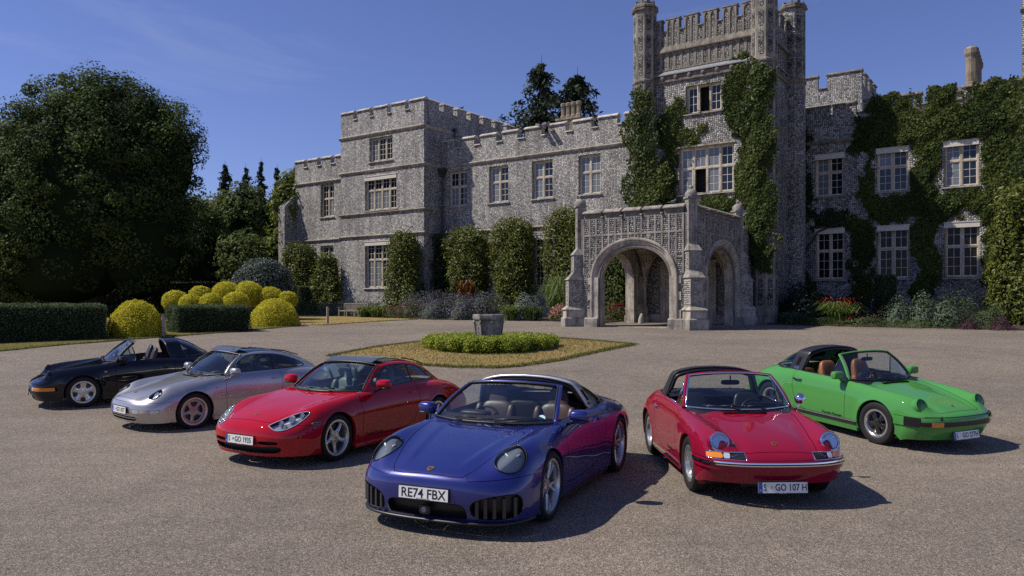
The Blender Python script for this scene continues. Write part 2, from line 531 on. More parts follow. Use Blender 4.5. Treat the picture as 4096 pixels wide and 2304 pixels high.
    for k in range(5):
        a = A5[k] + math.pi / 5; n.lathe([(.011, y0 * .5), (.011, y0 * .84), (0, y0 * .86)], 7, Matrix.Translation((math.sin(a) * .065, 0, math.cos(a) * .065)) @ RX)
    if style == 'split':
        for k in range(40):
            a = 2 * math.pi * k / 40; n.lathe([(.0055, y0 * .8), (.0055, y0 * .975), (0, y0 * .98)], 6, Matrix.Translation((math.sin(a) * (ro - .018), 0, math.cos(a) * (ro - .018))) @ RX)
    bolts = n.mesh('wheel_bolts')
    cp = MB().lathe([(.026, y0 * .9), (.024, y0 * 1.0), (0, y0 * 1.07)], 16, RX).mesh('centre_cap')
    return dict(tyre=tyre, rim=barrel, spokes=spk, brake_disc=disc, wheel_back=back, wheel_bolts=bolts, centre_cap=cp)

def place_wheel(car, parts, mats, x, y, z, steer=0.):
    """left wheels (+y) face +y, so turn them round"""
    o = obj('wheel', parts['tyre'], M_tyre, car, loc=(x, y, z), rot=(0, random.uniform(0, 6), (math.pi if y > 0 else 0) + steer))
    o.rotation_mode = 'ZYX'
    o.rotation_mode = 'XYZ'
    M = Matrix.Rotation((math.pi if y > 0 else 0) + steer, 4, 'Z') @ Matrix.Rotation(random.uniform(0, 6), 4, 'Y')
    o.rotation_euler = M.to_euler()
    for k, m in mats.items():
        me = parts[k]
        if not me.materials: me.materials.append(m)
        q = obj(k, me, None, o)
        if k in ('spokes', 'wheel_bolts', 'brake_disc', 'centre_cap', 'rim') and k != 'spokes': me.polygons.foreach_set('use_smooth', np.ones(len(me.polygons), bool))
    return o
# ---------------------------------------------------------------- car building blocks
def rbox(mb, c, s, e=3.5, n=12, M=None, taper=0., pinch=0.):
    """rounded box (superellipsoid) of half sizes s; taper narrows the top"""
    V = []; F = []; sg = lambda v, p: math.copysign(abs(v) ** p, v); p = 2 / e; m = n * 2
    for i in range(n + 1):
        a = -math.pi / 2 + math.pi * i / n
        for j in range(m):
            b = 2 * math.pi * j / m
            x, y, z = sg(math.cos(a), p) * sg(math.cos(b), p), sg(math.cos(a), p) * sg(math.sin(b), p), sg(math.sin(a), p)
            k = 1 - taper * (z + 1) / 2
            V.append((c[0] + x * s[0] * k, c[1] + y * s[1] * k, c[2] + z * s[2]))
    for i in range(n):
        for j in range(m): F.append((i * m + j, i * m + (j + 1) % m, (i + 1) * m + (j + 1) % m, (i + 1) * m + j))
    if M is not None:
        Cn = Vector(c); T = Matrix.Translation(Cn) @ M @ Matrix.Translation(-Cn); mb.add(V, F, T)
    else: mb.add(V, F)
    return mb

FACE_F = Matrix(((0, 0, 1, 0), (1, 0, 0, 0), (0, 1, 0, 0), (0, 0, 0, 1)))     # text facing forward
FACE_L = Matrix(((-1, 0, 0, 0), (0, 0, 1, 0), (0, 1, 0, 0), (0, 0, 0, 1)))    # text on the left side
FACE_R = Matrix(((1, 0, 0, 0), (0, 0, -1, 0), (0, 1, 0, 0), (0, 0, 0, 1)))    # text on the right side

def row(x, zc, y2, z2, y3, z3, y4, z4, y5, z5, y6, z6, y7, z7, bow=0.):
    r = [(x, 0, zc), (x - bow * .2, y2 * .5, zc * .6 + z2 * .4), (x - bow * .5, y2, z2), (x - bow * .8, y3, z3), (x - bow, y4, z4), (x - bow, y5, z5), (x - bow, y6, z6), (x - bow, y7, z7)]
    return r

class Car:
    def __init__(s, sp):
        s.sp = sp
        X, Y, hd = sp['pose']; h = R(hd); fy = math.sin(h)
        cy = Y - fy * 1.15; cX = X - math.cos(h) * 1.15; sl = (zg(cy + 1, cX) - zg(cy - 1, cX)) / 2; z = zg(cy, cX) + sl * (Y - cy)
        s.o = empty(sp['name'], (X, Y, z)); s.o.rotation_euler = (Matrix.Rotation(math.atan(sl), 3, 'X') @ Matrix.Rotation(h, 3, 'Z')).to_euler()
        tag(s.o, sp['label'], 'car', 'open-topped sports cars parked in an arc on the forecourt')
        s.P = sp['paint']; s.WB = sp['wb']
        G = dense_grid(sp['ctrl'], sp.get('cell', .028), sp.get('smooth', 5))
        # flared wheel arches
        for xc, zc, Rr, amp in ((0, sp['hub'][0], sp['arch'][0], sp['flare'][0]), (-s.WB, sp['hub'][1], sp['arch'][1], sp['flare'][1])):
            d = np.hypot(G[..., 0] - xc, G[..., 2] - zc); wgt = np.exp(-((d - Rr) / .06) ** 2) * (G[..., 1] > .45) * np.clip((G[..., 2] - .12) / .12, 0, 1)
            G[..., 1] += amp * wgt
        if 'crease' in sp:      # raised ridges along the bonnet
            am, ya, yb_ = sp['crease']; t = np.clip((.85 - G[..., 0]) / 1.25, 0, 1); yc = ya + (yb_ - ya) * t
            k = 1 / (1 + np.exp(-(G[..., 1] - yc) / .012)); G[..., 2] -= am * (1 - k) * (G[..., 0] > -.6) * np.clip((.86 - G[..., 0]) / .25, 0, 1)
        s.G = G; s.full = Srf.from_grid(G, True)
        tri = [(f[0], f[1], f[2]) for f in s.full.F] + [(f[0], f[2], f[3]) for f in s.full.F]
        s.bvh = BVHTree.FromPolygons([Vector(v) for v in s.full.V], tri)
        s.body = s.full; s.gaps = None
    # ray helpers; mirrored halves use |y|
    def side(s, x, z):
        h = s.bvh.ray_cast(Vector((x, 2, z)), Vector((0, -1, 0))); return (h[0], h[1]) if h[0] is not None else (Vector((x, .75, z)), Vector((0, 1, 0)))
    def top(s, x, y):
        h = s.bvh.ray_cast(Vector((x, abs(y), 2)), Vector((0, 0, -1))); return (h[0], h[1]) if h[0] is not None else (Vector((x, y, .8)), Vector((0, 0, 1)))
    def front(s, y, z):
        h = s.bvh.ray_cast(Vector((2, abs(y), z)), Vector((-1, 0, 0))); return (h[0], h[1]) if h[0] is not None else (Vector((.9, y, z)), Vector((1, 0, 0)))
    def add_gap(s, g): s.gaps = g if s.gaps is None else s.gaps.plus(g)
    def cut(s, fn, gap=.0035):
        ins, s.body, g = s.body.split(fn, gap); s.add_gap(g); return ins
    def seam(s, fn, w=.0024):
        """a fine shut line where the signed field fn is zero"""
        B = s.body; A = B.clip(fn(B.V) - w, 1); r = B.clip(fn(B.V) - w, -1); lo = r.clip(fn(r.V) + w, -1); band = r.clip(fn(r.V) + w, 1)
        s.body = A.plus(lo)
        if band.F: band.offset(-.003).both().build('shut_line', M_gap, s.o)
    def remove(s, fn): s.body = s.body.clip(fn(s.body.V), 1)
    def arches(s):
        sp = s.sp
        for k, xc in ((0, 0.), (1, -s.WB)):
            zc, Rr = sp['hub'][k], sp['arch'][k]
            s.remove(lambda V: np.where(V[:, 1] > .42, np.hypot(V[:, 0] - xc, V[:, 2] - zc) - Rr, 1.))
            for sgn in (1, -1):
                V = []; F = []; n = 44
                for i in range(n + 1):
                    a = R(-28) + R(236) * i / n; x, z = xc + math.cos(a) * (Rr + .002), zc + math.sin(a) * (Rr + .002)
                    y = s.side(x, max(z, .16))[0].y
                    if not .4 < y < 1.1: y = .75
                    V += [(x, sgn * (y + .001), z), (x - .0, sgn * (y - .012), z - .004 * math.sin(a)), (xc + math.cos(a) * (Rr + .012), sgn * (y - .07), zc + math.sin(a) * (Rr + .012))]
                for i in range(n):
                    for j in range(2): F.append((i * 3 + j, i * 3 + j + 1, (i + 1) * 3 + j + 1, (i + 1) * 3 + j))
                MB().add(V, F).build('arch_lip', s.P, s.o, True)
                ln = MB(); V = []; F = []
                for i in range(n + 1):
                    a = R(-28) + R(236) * i / n
                    for y, q in ((.80, Rr + .005), (.36, Rr + .005), (.36, .0)): V.append((xc + math.cos(a) * q, sgn * (y if y < .5 else s.side(xc + math.cos(a) * Rr, max(.16, zc + math.sin(a) * Rr))[0].y - .05), zc + math.sin(a) * q))
                for i in range(n):
                    for j in range(2): F.append((i * 3 + j, i * 3 + j + 1, (i + 1) * 3 + j + 1, (i + 1) * 3 + j))
                ln.add(V, F).build('arch_liner', M_hub, s.o)
    def wheels(s):
        sp = s.sp; w = sp['wheel']; mats = dict(rim=w['rim_m'], spokes=w['spoke_m'], brake_disc=M_disc, wheel_back=M_hub, wheel_bolts=w.get('bolt_m', M_alloy_d), centre_cap=w.get('cap_m', w['spoke_m']))
        for k, x in ((0, 0.), (1, -s.WB)):
            pr = wheel_parts(w['style'], w['r'][k], w['rim'][k], w['w'][k], None)
            for me in pr.values():
                try: me.polygons.foreach_set('use_smooth', np.ones(len(me.polygons), bool)); me.set_sharp_from_angle(angle=R(32))
                except Exception: pass
            for sgn in (1, -1):
                place_wheel(s.o, pr, mats, x, sgn * w['y'][k], w['r'][k], sp.get('steer', 0.) if k == 0 else 0.)
    def cabin(s):
        """cut the cockpit opening and line it"""
        sp = s.sp; c = sp['cabin']; poly = c['poly']; f = sdf_poly(poly)
        s.remove(lambda V: np.where(V[:, 2] > .6, f(V[:, :2]), 1.))
        m_in = c['trim']; xs = c['x']; y = c['y']; zb = c['zb']
        t = MB(); x0, x1 = xs
        t.box(x1, x0, -y, y, .20, .24)                                   # floor
        t.box(x0 - .02, x0, -y, y, .24, zb - .06); t.box(x1 - .02, x1, -y, y, .24, zb - .12)
        t.box(x1 + .55, x1 + .57, -y, y, .24, .52); t.box(x1, x1 + .55, -y, y, .50, .52)
        t.build('cockpit_tub', M_carpet, s.o)
        for sg in (-1, 1):
            d = MB(); d.box(x1, x0, sg * y - .012, sg * y + .012, .24, zb - .015)
            rbox(d, ((x0 + x1) / 2 + .1, sg * (y - .03), .56), (.36, .035, .05), 4)
            d.build('door_card', m_in, s.o)
        # dashboard
        d = MB(); zt = c.get('dash_z', zb); xd = c.get('dash_x', x0)
        P = [(xd + .10, zt - .05), (xd - .12, zt - .005), (xd - .30, zt - .02), (xd - .33, zt - .06), (xd - .30, zt - .20), (xd - .24, zt - .30), (xd + .1, zt - .30)]
        d.prism(P, -y + .012, y - .012, 'y'); dd = auto_smooth(d.build('dashboard', c.get('dash_m', m_in), s.o), 40)
        ds = c['drive']
        b = MB(); rbox(b, (xd - .24, ds * .34, zt - .005), (.09, .19, .045), 3, 10); b.build('instrument_binnacle', c.get('dash_m', m_in), s.o, True)
        # steering wheel
        w = MB(); T = Matrix.Translation((xd - .50, ds * .34, zt - .13)) @ Matrix.Rotation(R(68), 4, 'Y')
        ring = [tuple(T @ Vector((.18 * math.cos(a), .18 * math.sin(a), 0))) for a in [2 * math.pi * k / 28 for k in range(28)]]
        w.tube(ring, .014, 8, True)
        for a in (0, 2.2, -2.2): w.tube([tuple(T @ Vector((0, 0, 0))), tuple(T @ Vector((.17 * math.cos(a), .17 * math.sin(a), 0)))], .012, 6)
        w.tube([tuple(T @ Vector((0, 0, .0))), tuple(T @ Vector((0, 0, -.25)))], .03, 8); rbox(w, tuple(T @ Vector((0, 0, .0))), (.03, .06, .05), 2.5, 8)
        w.build('steering_wheel', M_black, s.o, True)
        for sg in (-1, 1): s.seat(sg, c)
        if c.get('rear', True):
            r = MB(); rbox(r, (x1 + .30, 0, .56), (.26, y - .05, .07), 4); 
            for sg in (-1, 1): rbox(r, (x1 + .06, sg * .3, .72), (.06, .25, .17), 4, M=Matrix.Rotation(R(-14), 4, 'Y'))
            r.build('rear_seat', c['seat_m'], s.o, True)
    def seat(s, sg, c):
        k = c.get('seat', 'classic'); x, y = c['seat_x'], sg * c.get('seat_y', .36); m = c['seat_m']
        b = MB(); rbox(b, (x + .28, y, .42), (.26, .24, .09), 4, M=Matrix.Rotation(R(-6), 4, 'Y'))
        for q in (-1, 1): rbox(b, (x + .26, y + q * .22, .46), (.25, .05, .07), 3)
        o = b.build('seat', m, s.o, True)
        tl = Matrix.Rotation(R(-16), 4, 'Y')
        H = c.get('seat_h', 1.10)
        b = MB()
        if k == 'classic':      # one-piece tall backrest
            rbox(b, (x - .06, y, (.45 + H) / 2), (.07, .235, (H - .45) / 2), 4.5, 14, tl, taper=.34)
            for q in (-1, 1): rbox(b, (x + .0, y + q * .2, .66), (.06, .045, .17), 3, 10, tl)
        elif k == 'headrest':
            rbox(b, (x - .05, y, .68), (.075, .24, .26), 4, 14, tl, taper=.1)
            for q in (-1, 1): rbox(b, (x + .0, y + q * .2, .68), (.065, .05, .2), 3, 10, tl)
            rbox(b, (x - .17, y, H - .11), (.05, .13, .11), 3, 12, tl)
        else:                   # modern shell: wide shoulders flowing into the headrest
            rbox(b, (x - .06, y, .70), (.075, .25, .27), 3.6, 14, tl, taper=.1)
            for q in (-1, 1): rbox(b, (x + .0, y + q * .215, .70), (.075, .055, .24), 2.8, 12, tl)
            rbox(b, (x - .16, y, H - .17), (.055, .15, .17), 3.2, 12, tl, taper=.25)
        b.build('backrest', m, o, True)
        if c.get('check'):
            q = MB(); rbox(q, (x + .0, y, .68), (.03, .13, .2), 5, 10, tl); rbox(q, (x + .28, y, .475), (.2, .14, .045), 5, 10); q.build('seat_insert', c['check'], o, True)
    # ---- glass
    def windscreen(s):
        w = s.sp['screen']; bc, bk, hc, hk = [np.array(v, float) for v in (w['bc'], w['bk'], w['hc'], w['hk'])]
        nc, nr = 25, 15; G = np.zeros((nr, nc, 3)); bul = w.get('bulge', .03)
        for j in range(nc):
            t = j / (nc - 1)
            def edge(c0, c1, p=2.2):
                return np.array((c0[0] + (c1[0] - c0[0]) * t ** p, c1[1] * (1 - (1 - t) ** 1.0), c0[2] + (c1[2] - c0[2]) * t ** p))
            b, h = edge(bc, bk), edge(hc, hk)
            for i in range(nr):
                q = i / (nr - 1); p = b + (h - b) * q; nrm = np.array((.6, .25 * t, .75)); G[i, j] = p + nrm * bul * math.sin(math.pi * q) 
        s.WS = G
        sf = Srf.from_grid(G, True); full = sf.both()
        full.build('windscreen', s.sp.get('glass_m', M_glass), s.o)
        # frame
        side = [tuple(G[i, -1]) for i in range(nr)]; topc = [tuple(G[-1, j]) for j in range(nc)]; botc = [tuple(G[0, j]) for j in range(nc)]
        mir = lambda L: [(p[0], -p[1], p[2]) for p in L]
        loop_top = mir(topc)[::-1] + topc[1:]; r = w.get('r', .024)
        path = mir(side) + loop_top[1:-1] + side[::-1]
        fr = MB(); fr.tube(path, [r * 1.15] * 6 + [r] * (len(path) - 12) + [r * 1.15] * 6, 10, flat=1.0)
        fo = fr.build('windscreen_frame', w.get('frame_m', s.P), s.o, True)
        ctr = G.reshape(-1, 3).mean(0) * np.array((1, 0, 1))
        inn = lambda p, d: tuple(np.array(p) + (np.array(ctr) - np.array(p)) / np.linalg.norm(np.array(ctr) - np.array(p)) * d + np.array((.012, 0, .012)))
        lp = path + (mir(botc) [::-1] + botc[1:])[::-1][1:-1]
        sm = MB(); sm.tube([inn(p, r * .95) for p in lp], w.get('seal_r', .011), 6, True); sm.build('screen_seal', w.get('seal_m', M_black), fo, True)
        # wipers
        for y0, ln, sg in w.get('wipers', ()):
            b = np.array(G[1, int(min(abs(y0) / max(bk[1], .1), 1) * (nc - 1))]) * np.array((1, 1 if y0 >= 0 else -1, 1)) + np.array((.05, 0, .02))
            def onglass(y, q):
                j = int(min(abs(y) / bk[1], 1) * (nc - 1)); p = G[int(q * (nr - 1)), j].copy(); p[1] = y; return p + np.array((.02, 0, .022))
            e = onglass(y0 + sg * ln * .75, .12); a = onglass(y0 + sg * ln * .05, .05); c2 = onglass(y0 + sg * ln * 1.25, .09)
            m = MB(); m.tube([tuple(b), tuple((b + e) / 2 + np.array((.01, 0, .015))), tuple(e)], [.011, .008, .006], 6); m.tube([tuple(a), tuple(e), tuple(c2)], [.006, .008, .006], 6); m.build('wiper', M_black, s.o, True)
        if w.get('mirror'):
            m = MB(); p = (G[-1, 0] * .78 + G[0, 0] * .22) + np.array((-.10, 0, -.03)); rbox(m, tuple(p), (.02, .12, .032), 4); m.tube([tuple(p), tuple(G[-2, 0] + np.array((-.02, 0, -.01)))], .009, 6); m.build('rear_view_mirror', M_black, s.o, True)
    def arch_curve(s, yb, zb, ye, ze, zc, n=22):
        """half cross-section from the centre line out to the belt: [(y,z)]"""
        c = [(0, zc), (ye * .5, zc - (zc - ze) * .16), (ye * .82, zc - (zc - ze) * .55), (ye, ze), ((ye * .55 + yb * .45), ze * .62 + zb * .38), (yb, zb)]
        P = np.array([[(0, a, b)] for a, b in c]); P = np.concatenate([P], 1)
        return spline_rows(P, [max(2, n // 5)] * 5)[:, 0, 1:]
    def hoop(s):
        h = s.sp['hoop']; cv = s.arch_curve(*h['sec']); n = len(cv); G = []
        for q in (0., .08, .92, 1.):
            rowp = []
            for (y, z) in cv:
                f = (z - h['sec'][1]) / (h['sec'][4] - h['sec'][1]); xf = h['xf'][0] + (h['xf'][1] - h['xf'][0]) * f; xr = h['xr'][0] + (h['xr'][1] - h['xr'][0]) * f ** .8 if f > 0 else h['xr'][0]
                k = .985 if q in (0., 1.) else 1.
                rowp.append((xf + (xr - xf) * q, y * k, s.sp['hoop']['sec'][1] + (z - h['sec'][1]) * (k if k < 1 else 1)))
            G.append(rowp)
        G = np.array(G); s.HG = G
        full = Srf.from_grid(G, True).both()
        o = full.build('targa_hoop', h['m'], s.o, thick=h.get('thick', .055))
        # front face ring with rubber seal
        if h.get('seal', True):
            pth = [(p[0] - .012, p[1] * .955, (p[2] - .045) if p[2] > 1.0 else p[2]) for p in G[0]]; pth = [(p[0], -p[1], p[2]) for p in pth][::-1] + pth[1:]
            MB().tube(pth, .026, 8).build('hoop_seal', M_black, o, True)
        if h.get('edge'):
            pth = [(p[0] + .004, p[1] * 1.0, p[2] - .004) for p in G[0]]; pth = [(p[0], -p[1], p[2]) for p in pth][::-1] + pth[1:]
            MB().tube(pth, .017, 8).build('hoop_edge_glint', h['edge'], o, True)  # added silver tube, stands for the hoop edge catching the light
        if h.get('script'):
            for sg, FM in ((1, FACE_L), (-1, FACE_R)):
                me = text_mesh(h['script'], h.get('script_size', .055), 'script', .0012); me.transform(Matrix.Shear('XY', 4, (.25, 0)) if False else Matrix.Identity(4))
                xx = (G[1, -4, 0] + G[2, -4, 0]) / 2; y, z = G[1, -3, 1], h['sec'][1] + h.get('script_z', .07)
                j = int(np.argmin(abs(G[1, :, 2] - z))); yy = G[1, j, 1]
                tl = math.atan2(G[1, j - 1, 1] - G[1, j, 1], G[1, j - 1, 2] - G[1, j, 2])
                T = Matrix.Translation((xx, sg * (yy + .004), z)) @ Matrix.Rotation(-tl * sg, 4, 'X') @ FM
                obj('script', me, h.get('script_m', M_chrome), o).matrix_local = T
        if h.get('slots'):
            for sg in (-1, 1):
                for k in range(3):
                    m = MB(); pts = []
                    for f in np.linspace(.38, .78, 6):
                        z = h['sec'][1] + f * (h['sec'][3] - h['sec'][1]) ; j = int(np.argmin(abs(G[1, n // 2:, 2] - z))) + n // 2
                        pts.append((G[1, j, 0] * (.62 - k * .12) + G[2, j, 0] * (.38 + k * .12), sg * (G[1, j, 1] + .002), G[1, j, 2]))
                    m.tube(pts, .006, 6).build('louvre', M_gap, o, True)
        # rear glass from the hoop to the deck
        if h.get('no_glass'): return
        d = h['deck']; top = G[3]; R_ = []
        nn = n
        for i in range(9):
            q = i / 8; rr = []
            for j in range(nn):
                t = j / (nn - 1); a = top[j] * np.array((1, .985, 1)) - np.array((-.01, 0, .012)); yb = h['sec'][0] * 1.0
                e = np.array((d[0][0] + (d[1][0] - d[0][0]) * t ** 2.4, d[1][1] * math.sin(t * math.pi / 2), d[0][2] + (d[1][2] - d[0][2]) * t ** 2))
                p = a + (e - a) * q; p[2] += .05 * math.sin(math.pi * q) * (1 - t); p[1] += .015 * math.sin(math.pi * q) * t; rr.append(p)
            R_.append(rr)
        R_ = np.array(R_); Srf.from_grid(R_, True).both().build('rear_window', h.get('glass_m', M_glass_d), s.o)
        pth = [tuple(p + np.array((0, 0, .006))) for p in R_[-1]]; pth = [(p[0], -p[1], p[2]) for p in pth][::-1] + pth[1:]
        MB().tube(pth, .016, 6).build('window_seal', M_black, s.o, True)
    def canopy(s):
        """closed roof: one smooth shell split into paint, side glass, roof glass and rear glass"""
        c = s.sp['canopy']; rows = []
        for (xc, xe, xb, yb, zb, ye, ze, zc) in c['rows']:
            cv = s.arch_curve(yb, zb, ye, ze, zc); n = len(cv)
            f = np.linspace(0, 1, n); rr = []
            for (y, z), q in zip(cv, f):
                k = (zc - z) / max(1e-3, zc - zb); ke = (zc - ze) / max(1e-3, zc - zb)
                x = xc + (xe - xc) * min(1, k / ke) ** 1.6 if k <= ke else xe + (xb - xe) * (k - ke) / (1 - ke)
                rr.append((x, y, z))
            rows.append(rr)
        P = np.array(rows); l = np.sqrt(((P[1:] - P[:-1]) ** 2).sum(-1)).max(1)
        G = spline_rows(P, [max(2, int(v / .03)) for v in l])
        for _ in range(3):
            H = G.copy(); H[1:-1] = .5 * G[1:-1] + .25 * (G[2:] + G[:-2]); G = H
        sf = Srf.from_grid(G, True)
        sf.N[np.arange(0, len(sf.N), G.shape[1]), 1] = 0
        side = sdf_poly(c['side']); ins, rest, g1 = sf.split(lambda V: np.where(V[:, 1] > .3, side(V[:, [0, 2]]), 1.), .008)
        g_all = g1
        front, rear = ins.clip(ins.V[:, 0] - c['post'], 1), ins.clip(ins.V[:, 0] - c['post'] + .05, -1)
        post = ins.clip(ins.V[:, 0] - c['post'], -1); post = post.clip(post.V[:, 0] - c['post'] + .05, 1)
        for sg in (0, 1):
            q = front if not sg else front.mirror(); q.build('side_window', M_glass, s.o)
            q = rear if not sg else rear.mirror(); q.build('quarter_window', M_glass, s.o)
            q = post if not sg else post.mirror(); q.build('window_post', M_black, s.o)
        tp = sdf_poly(c['top']); ins, rest, g2 = rest.split(lambda V: np.where(V[:, 2] > 1.0, tp(V[:, :2]), 1.), .006); g_all = g_all.plus(g2)
        ins.both().build('glass_roof', c.get('roof_m', M_glass_d), s.o)
        bk = sdf_poly(c['back']); ins, rest, g2 = rest.split(lambda V: np.where(V[:, 2] > .8, bk(V[:, :2]), 1.), .006); g_all = g_all.plus(g2)
        ins.both().build('rear_window', M_glass_d, s.o)
        rest.both().build('roof', s.P, s.o, thick=.03)
        g_all.offset(-.001).both().build('window_seal', M_black, s.o)
    # ---- details
    def plate(s, text, x, z, tilt=0., uk=False, y=0., sy=1.):
        T = Matrix.Translation((x, y, z)) @ Matrix.Rotation(R(tilt), 4, 'Y') @ FACE_F
        m = MB(); m.box(-.268, .268, -.064, .064, -.012, 0); o = m.build('number_plate', M_black, s.o); o.matrix_local = T
        p = MB(); p.box(-.26, .26, -.055, .055, -.001, .0025); p.build('plate_field', M_plate, o)
        if uk:
            me = text_mesh(text, .118, 'plate_characters', .0006, .74, bold=.014); q = obj('plate_characters', me, M_ink, o, loc=(0, -.004, .0032)); q['kind'] = 'stuff'
            if me.vertices:
                xs = [v.co.x for v in me.vertices]; k = .47 / (max(xs) - min(xs)); me.transform(Matrix.Diagonal((k, 1.02, 1, 1)))
            t2 = text_mesh('Porsche Cars Great Britain Limited', .010, 'plate_maker', .0005); obj('plate_maker', t2, M_ink, o, loc=(0, -.049, .0032))
        else:
            b = MB(); b.box(-.26, -.218, -.055, .055, .002, .0032); b.build('country_band', M_eu, o)
            obj('country_letter', text_mesh('D', .026, 'country_letter', .0004), M_plate, o, loc=(-.239, -.03, .0036))
            for k in range(12):
                a = k * math.pi / 6; MB().lathe([(.0022, 0), (.0022, .0006)], 5, Matrix.Translation((-.239 + .013 * math.sin(a), .022 + .013 * math.cos(a), .0034))).build('country_star', M_gold, o) if k % 2 == 0 else None
            if text is None: return o
            a, b_ = text.split('|')
            me = text_mesh(a, .098, 'plate_characters', .0006, .72, 'LEFT', .016); obj('plate_characters', me, M_ink, o, loc=(-.207, -.002, .0036))['kind'] = 'stuff'
            me = text_mesh(b_, .098, 'plate_characters', .0006, .72, 'LEFT', .016)
            xs = [v.co.x for v in me.vertices]; k = min(1.15, (.250 + .085) / max(xs)); me.transform(Matrix.Diagonal((k, 1, 1, 1))); obj('plate_characters', me, M_ink, o, loc=(-.085, -.002, .0036))['kind'] = 'stuff'
            MB().lathe([(.017, 0), (.017, .0006)], 14, Matrix.Translation((-.115, .004, .0033))).build('registration_seal', M_gold, o)
            obj('plate_maker', text_mesh('Porsche Museum', .012, 'plate_maker', .0004), M_plate, o, loc=(0, -.0597, .0006))
        return o
    def crest(s, x, sc=1.):
        p, n = s.top(x, 0.0); n = Vector((n.x, 0, n.z)).normalized()
        if n.z < 0: n = -n
        zx = n; yx = Vector((-zx.z, 0, zx.x)); yx = -yx if yx.x > 0 else yx
        xx = Vector((0, 1, 0))
        T = Matrix(((xx.x, yx.x, zx.x, p.x), (xx.y, yx.y, zx.y, 0), (xx.z, yx.z, zx.z, p.z), (0, 0, 0, 1)))
        k = .026 * sc
        sh = [(-k, k * 1.15), (-k * .5, k * 1.05), (0, k * 1.2), (k * .5, k * 1.05), (k, k * 1.15), (k * 1.02, 0), (k * .8, -k * .7), (0, -k * 1.3), (-k * .8, -k * .7), (-k * 1.02, 0)]
        m = MB(); m.prism(sh[::-1], .0, .005, 'z'); o = m.build('crest', M_gold, s.o); o.matrix_local = T
        r = MB()
        for (a, b) in ((-.55, .55), (.55, -.35)): 
            for q in (-.18, .12): r.box(k * (a - .3), k * (a + .3), k * (b + q - .08), k * (b + q + .08), .0052, .0062)
        r.build('crest_bars', M_crest_r, o)
        b = MB(); b.prism([(x_ * .36, y_ * .36) for x_, y_ in sh][::-1], .005, .0068, 'z'); b.build('crest_shield', M_ink, o)
    def lettering(s, x, z, m, size=.06, text='Porsche Museum'):
        for sg, FM, al in ((1, FACE_L, 'LEFT'), (-1, FACE_R, 'RIGHT')):
            p, n = s.side(x, z); me = text_mesh(text, size, 'door_lettering', .0008, 1., al)
            ln = s.side(x - .3, z)[0]; yaw = math.atan2(p.y - ln.y, .3)
            tl = math.atan2(n.z, n.y)
            T = Matrix.Translation((x, sg * (p.y + .004), z)) @ Matrix.Rotation(sg * yaw, 4, 'Z') @ Matrix.Rotation(sg * tl, 4, 'X') @ FM
            o = obj('door_lettering', me, m, s.o); o.matrix_local = T
    def finish(s, sp):
        s.body.both().build('body', s.P, s.o)
        if s.gaps is not None and s.gaps.F: s.gaps.offset(-.003).both().build('shut_lines', M_gap, s.o)
        f = MB(); f.box(-s.WB + .35, -.38, -.70, .70, .14, .19); f.box(-s.WB - .75, -s.WB + .35, -.36, .36, .17, .3); f.box(-.38, .62, -.36, .36, .19, .30); f.build('floor_light_block', M_hub, s.o)  # plain dark boxes under the car, put in to block light

def disc_lamp(car, c, ax, r, ring_m, ring=.016, bucket=None, depth=.10, dome=.03, lens_m=None, refl_m=None, ribs=True, sg=1, bulb=True):
    """round headlamp: optional painted tube, rim, reflector bowl, lens"""
    ax = Vector(ax).normalized(); T = Matrix.Translation(Vector(c)) @ ax.to_track_quat('Z', 'Y').to_matrix().to_4x4()
    o = MB().lathe([(r, -.03), (r + ring, -.03), (r + ring, .004), (r + ring * .6, .016), (r, .016), (r - .004, 0)], 40, T).build('headlight', ring_m, car.o); auto_smooth(o, 50)
    if bucket: 
        b = MB(); b.lathe([(r + ring + .012, -depth - .10), (r + ring + .012, -.012), (r + ring + .002, .001), (r, .0)], 40, T, cap=False); auto_smooth(b.build('headlight_surround', bucket, o), 50)
    q = MB(); q.lathe([(r - .002, -.004), (r * .8, -depth * .45), (r * .5, -depth * .8), (r * .2, -depth), (0, -depth)], 36, T, cap=False); auto_smooth(q.build('reflector', refl_m or M_refl_b, o), 60)
    l = MB(); l.lathe([(r, .004), (r * .92, .004 + dome * .35), (r * .7, .004 + dome * .7), (r * .35, .004 + dome * .95), (0, .004 + dome)], 36, T, cap=False); auto_smooth(l.build('lens', lens_m or M_lens, o), 60)
    if bulb: 
        b = MB(); b.lathe([(.0, -depth * .3), (.03, -depth * .35), (.03, -depth * .9)], 14, T, cap=False); b.build('bulb_shield', M_refl, o, True)
    if ribs:
        g = MB()
        for k in range(-5, 6):
            x = k * r * .16; hgt = math.sqrt(max(0, (r * .93) ** 2 - x * x)) * .9
            g.tube([tuple(T @ Vector((x, -hgt, -.004))), tuple(T @ Vector((x, hgt, -.004)))], .0022, 4)
        g.build('lens_ribs', M_clear, o)
    return o
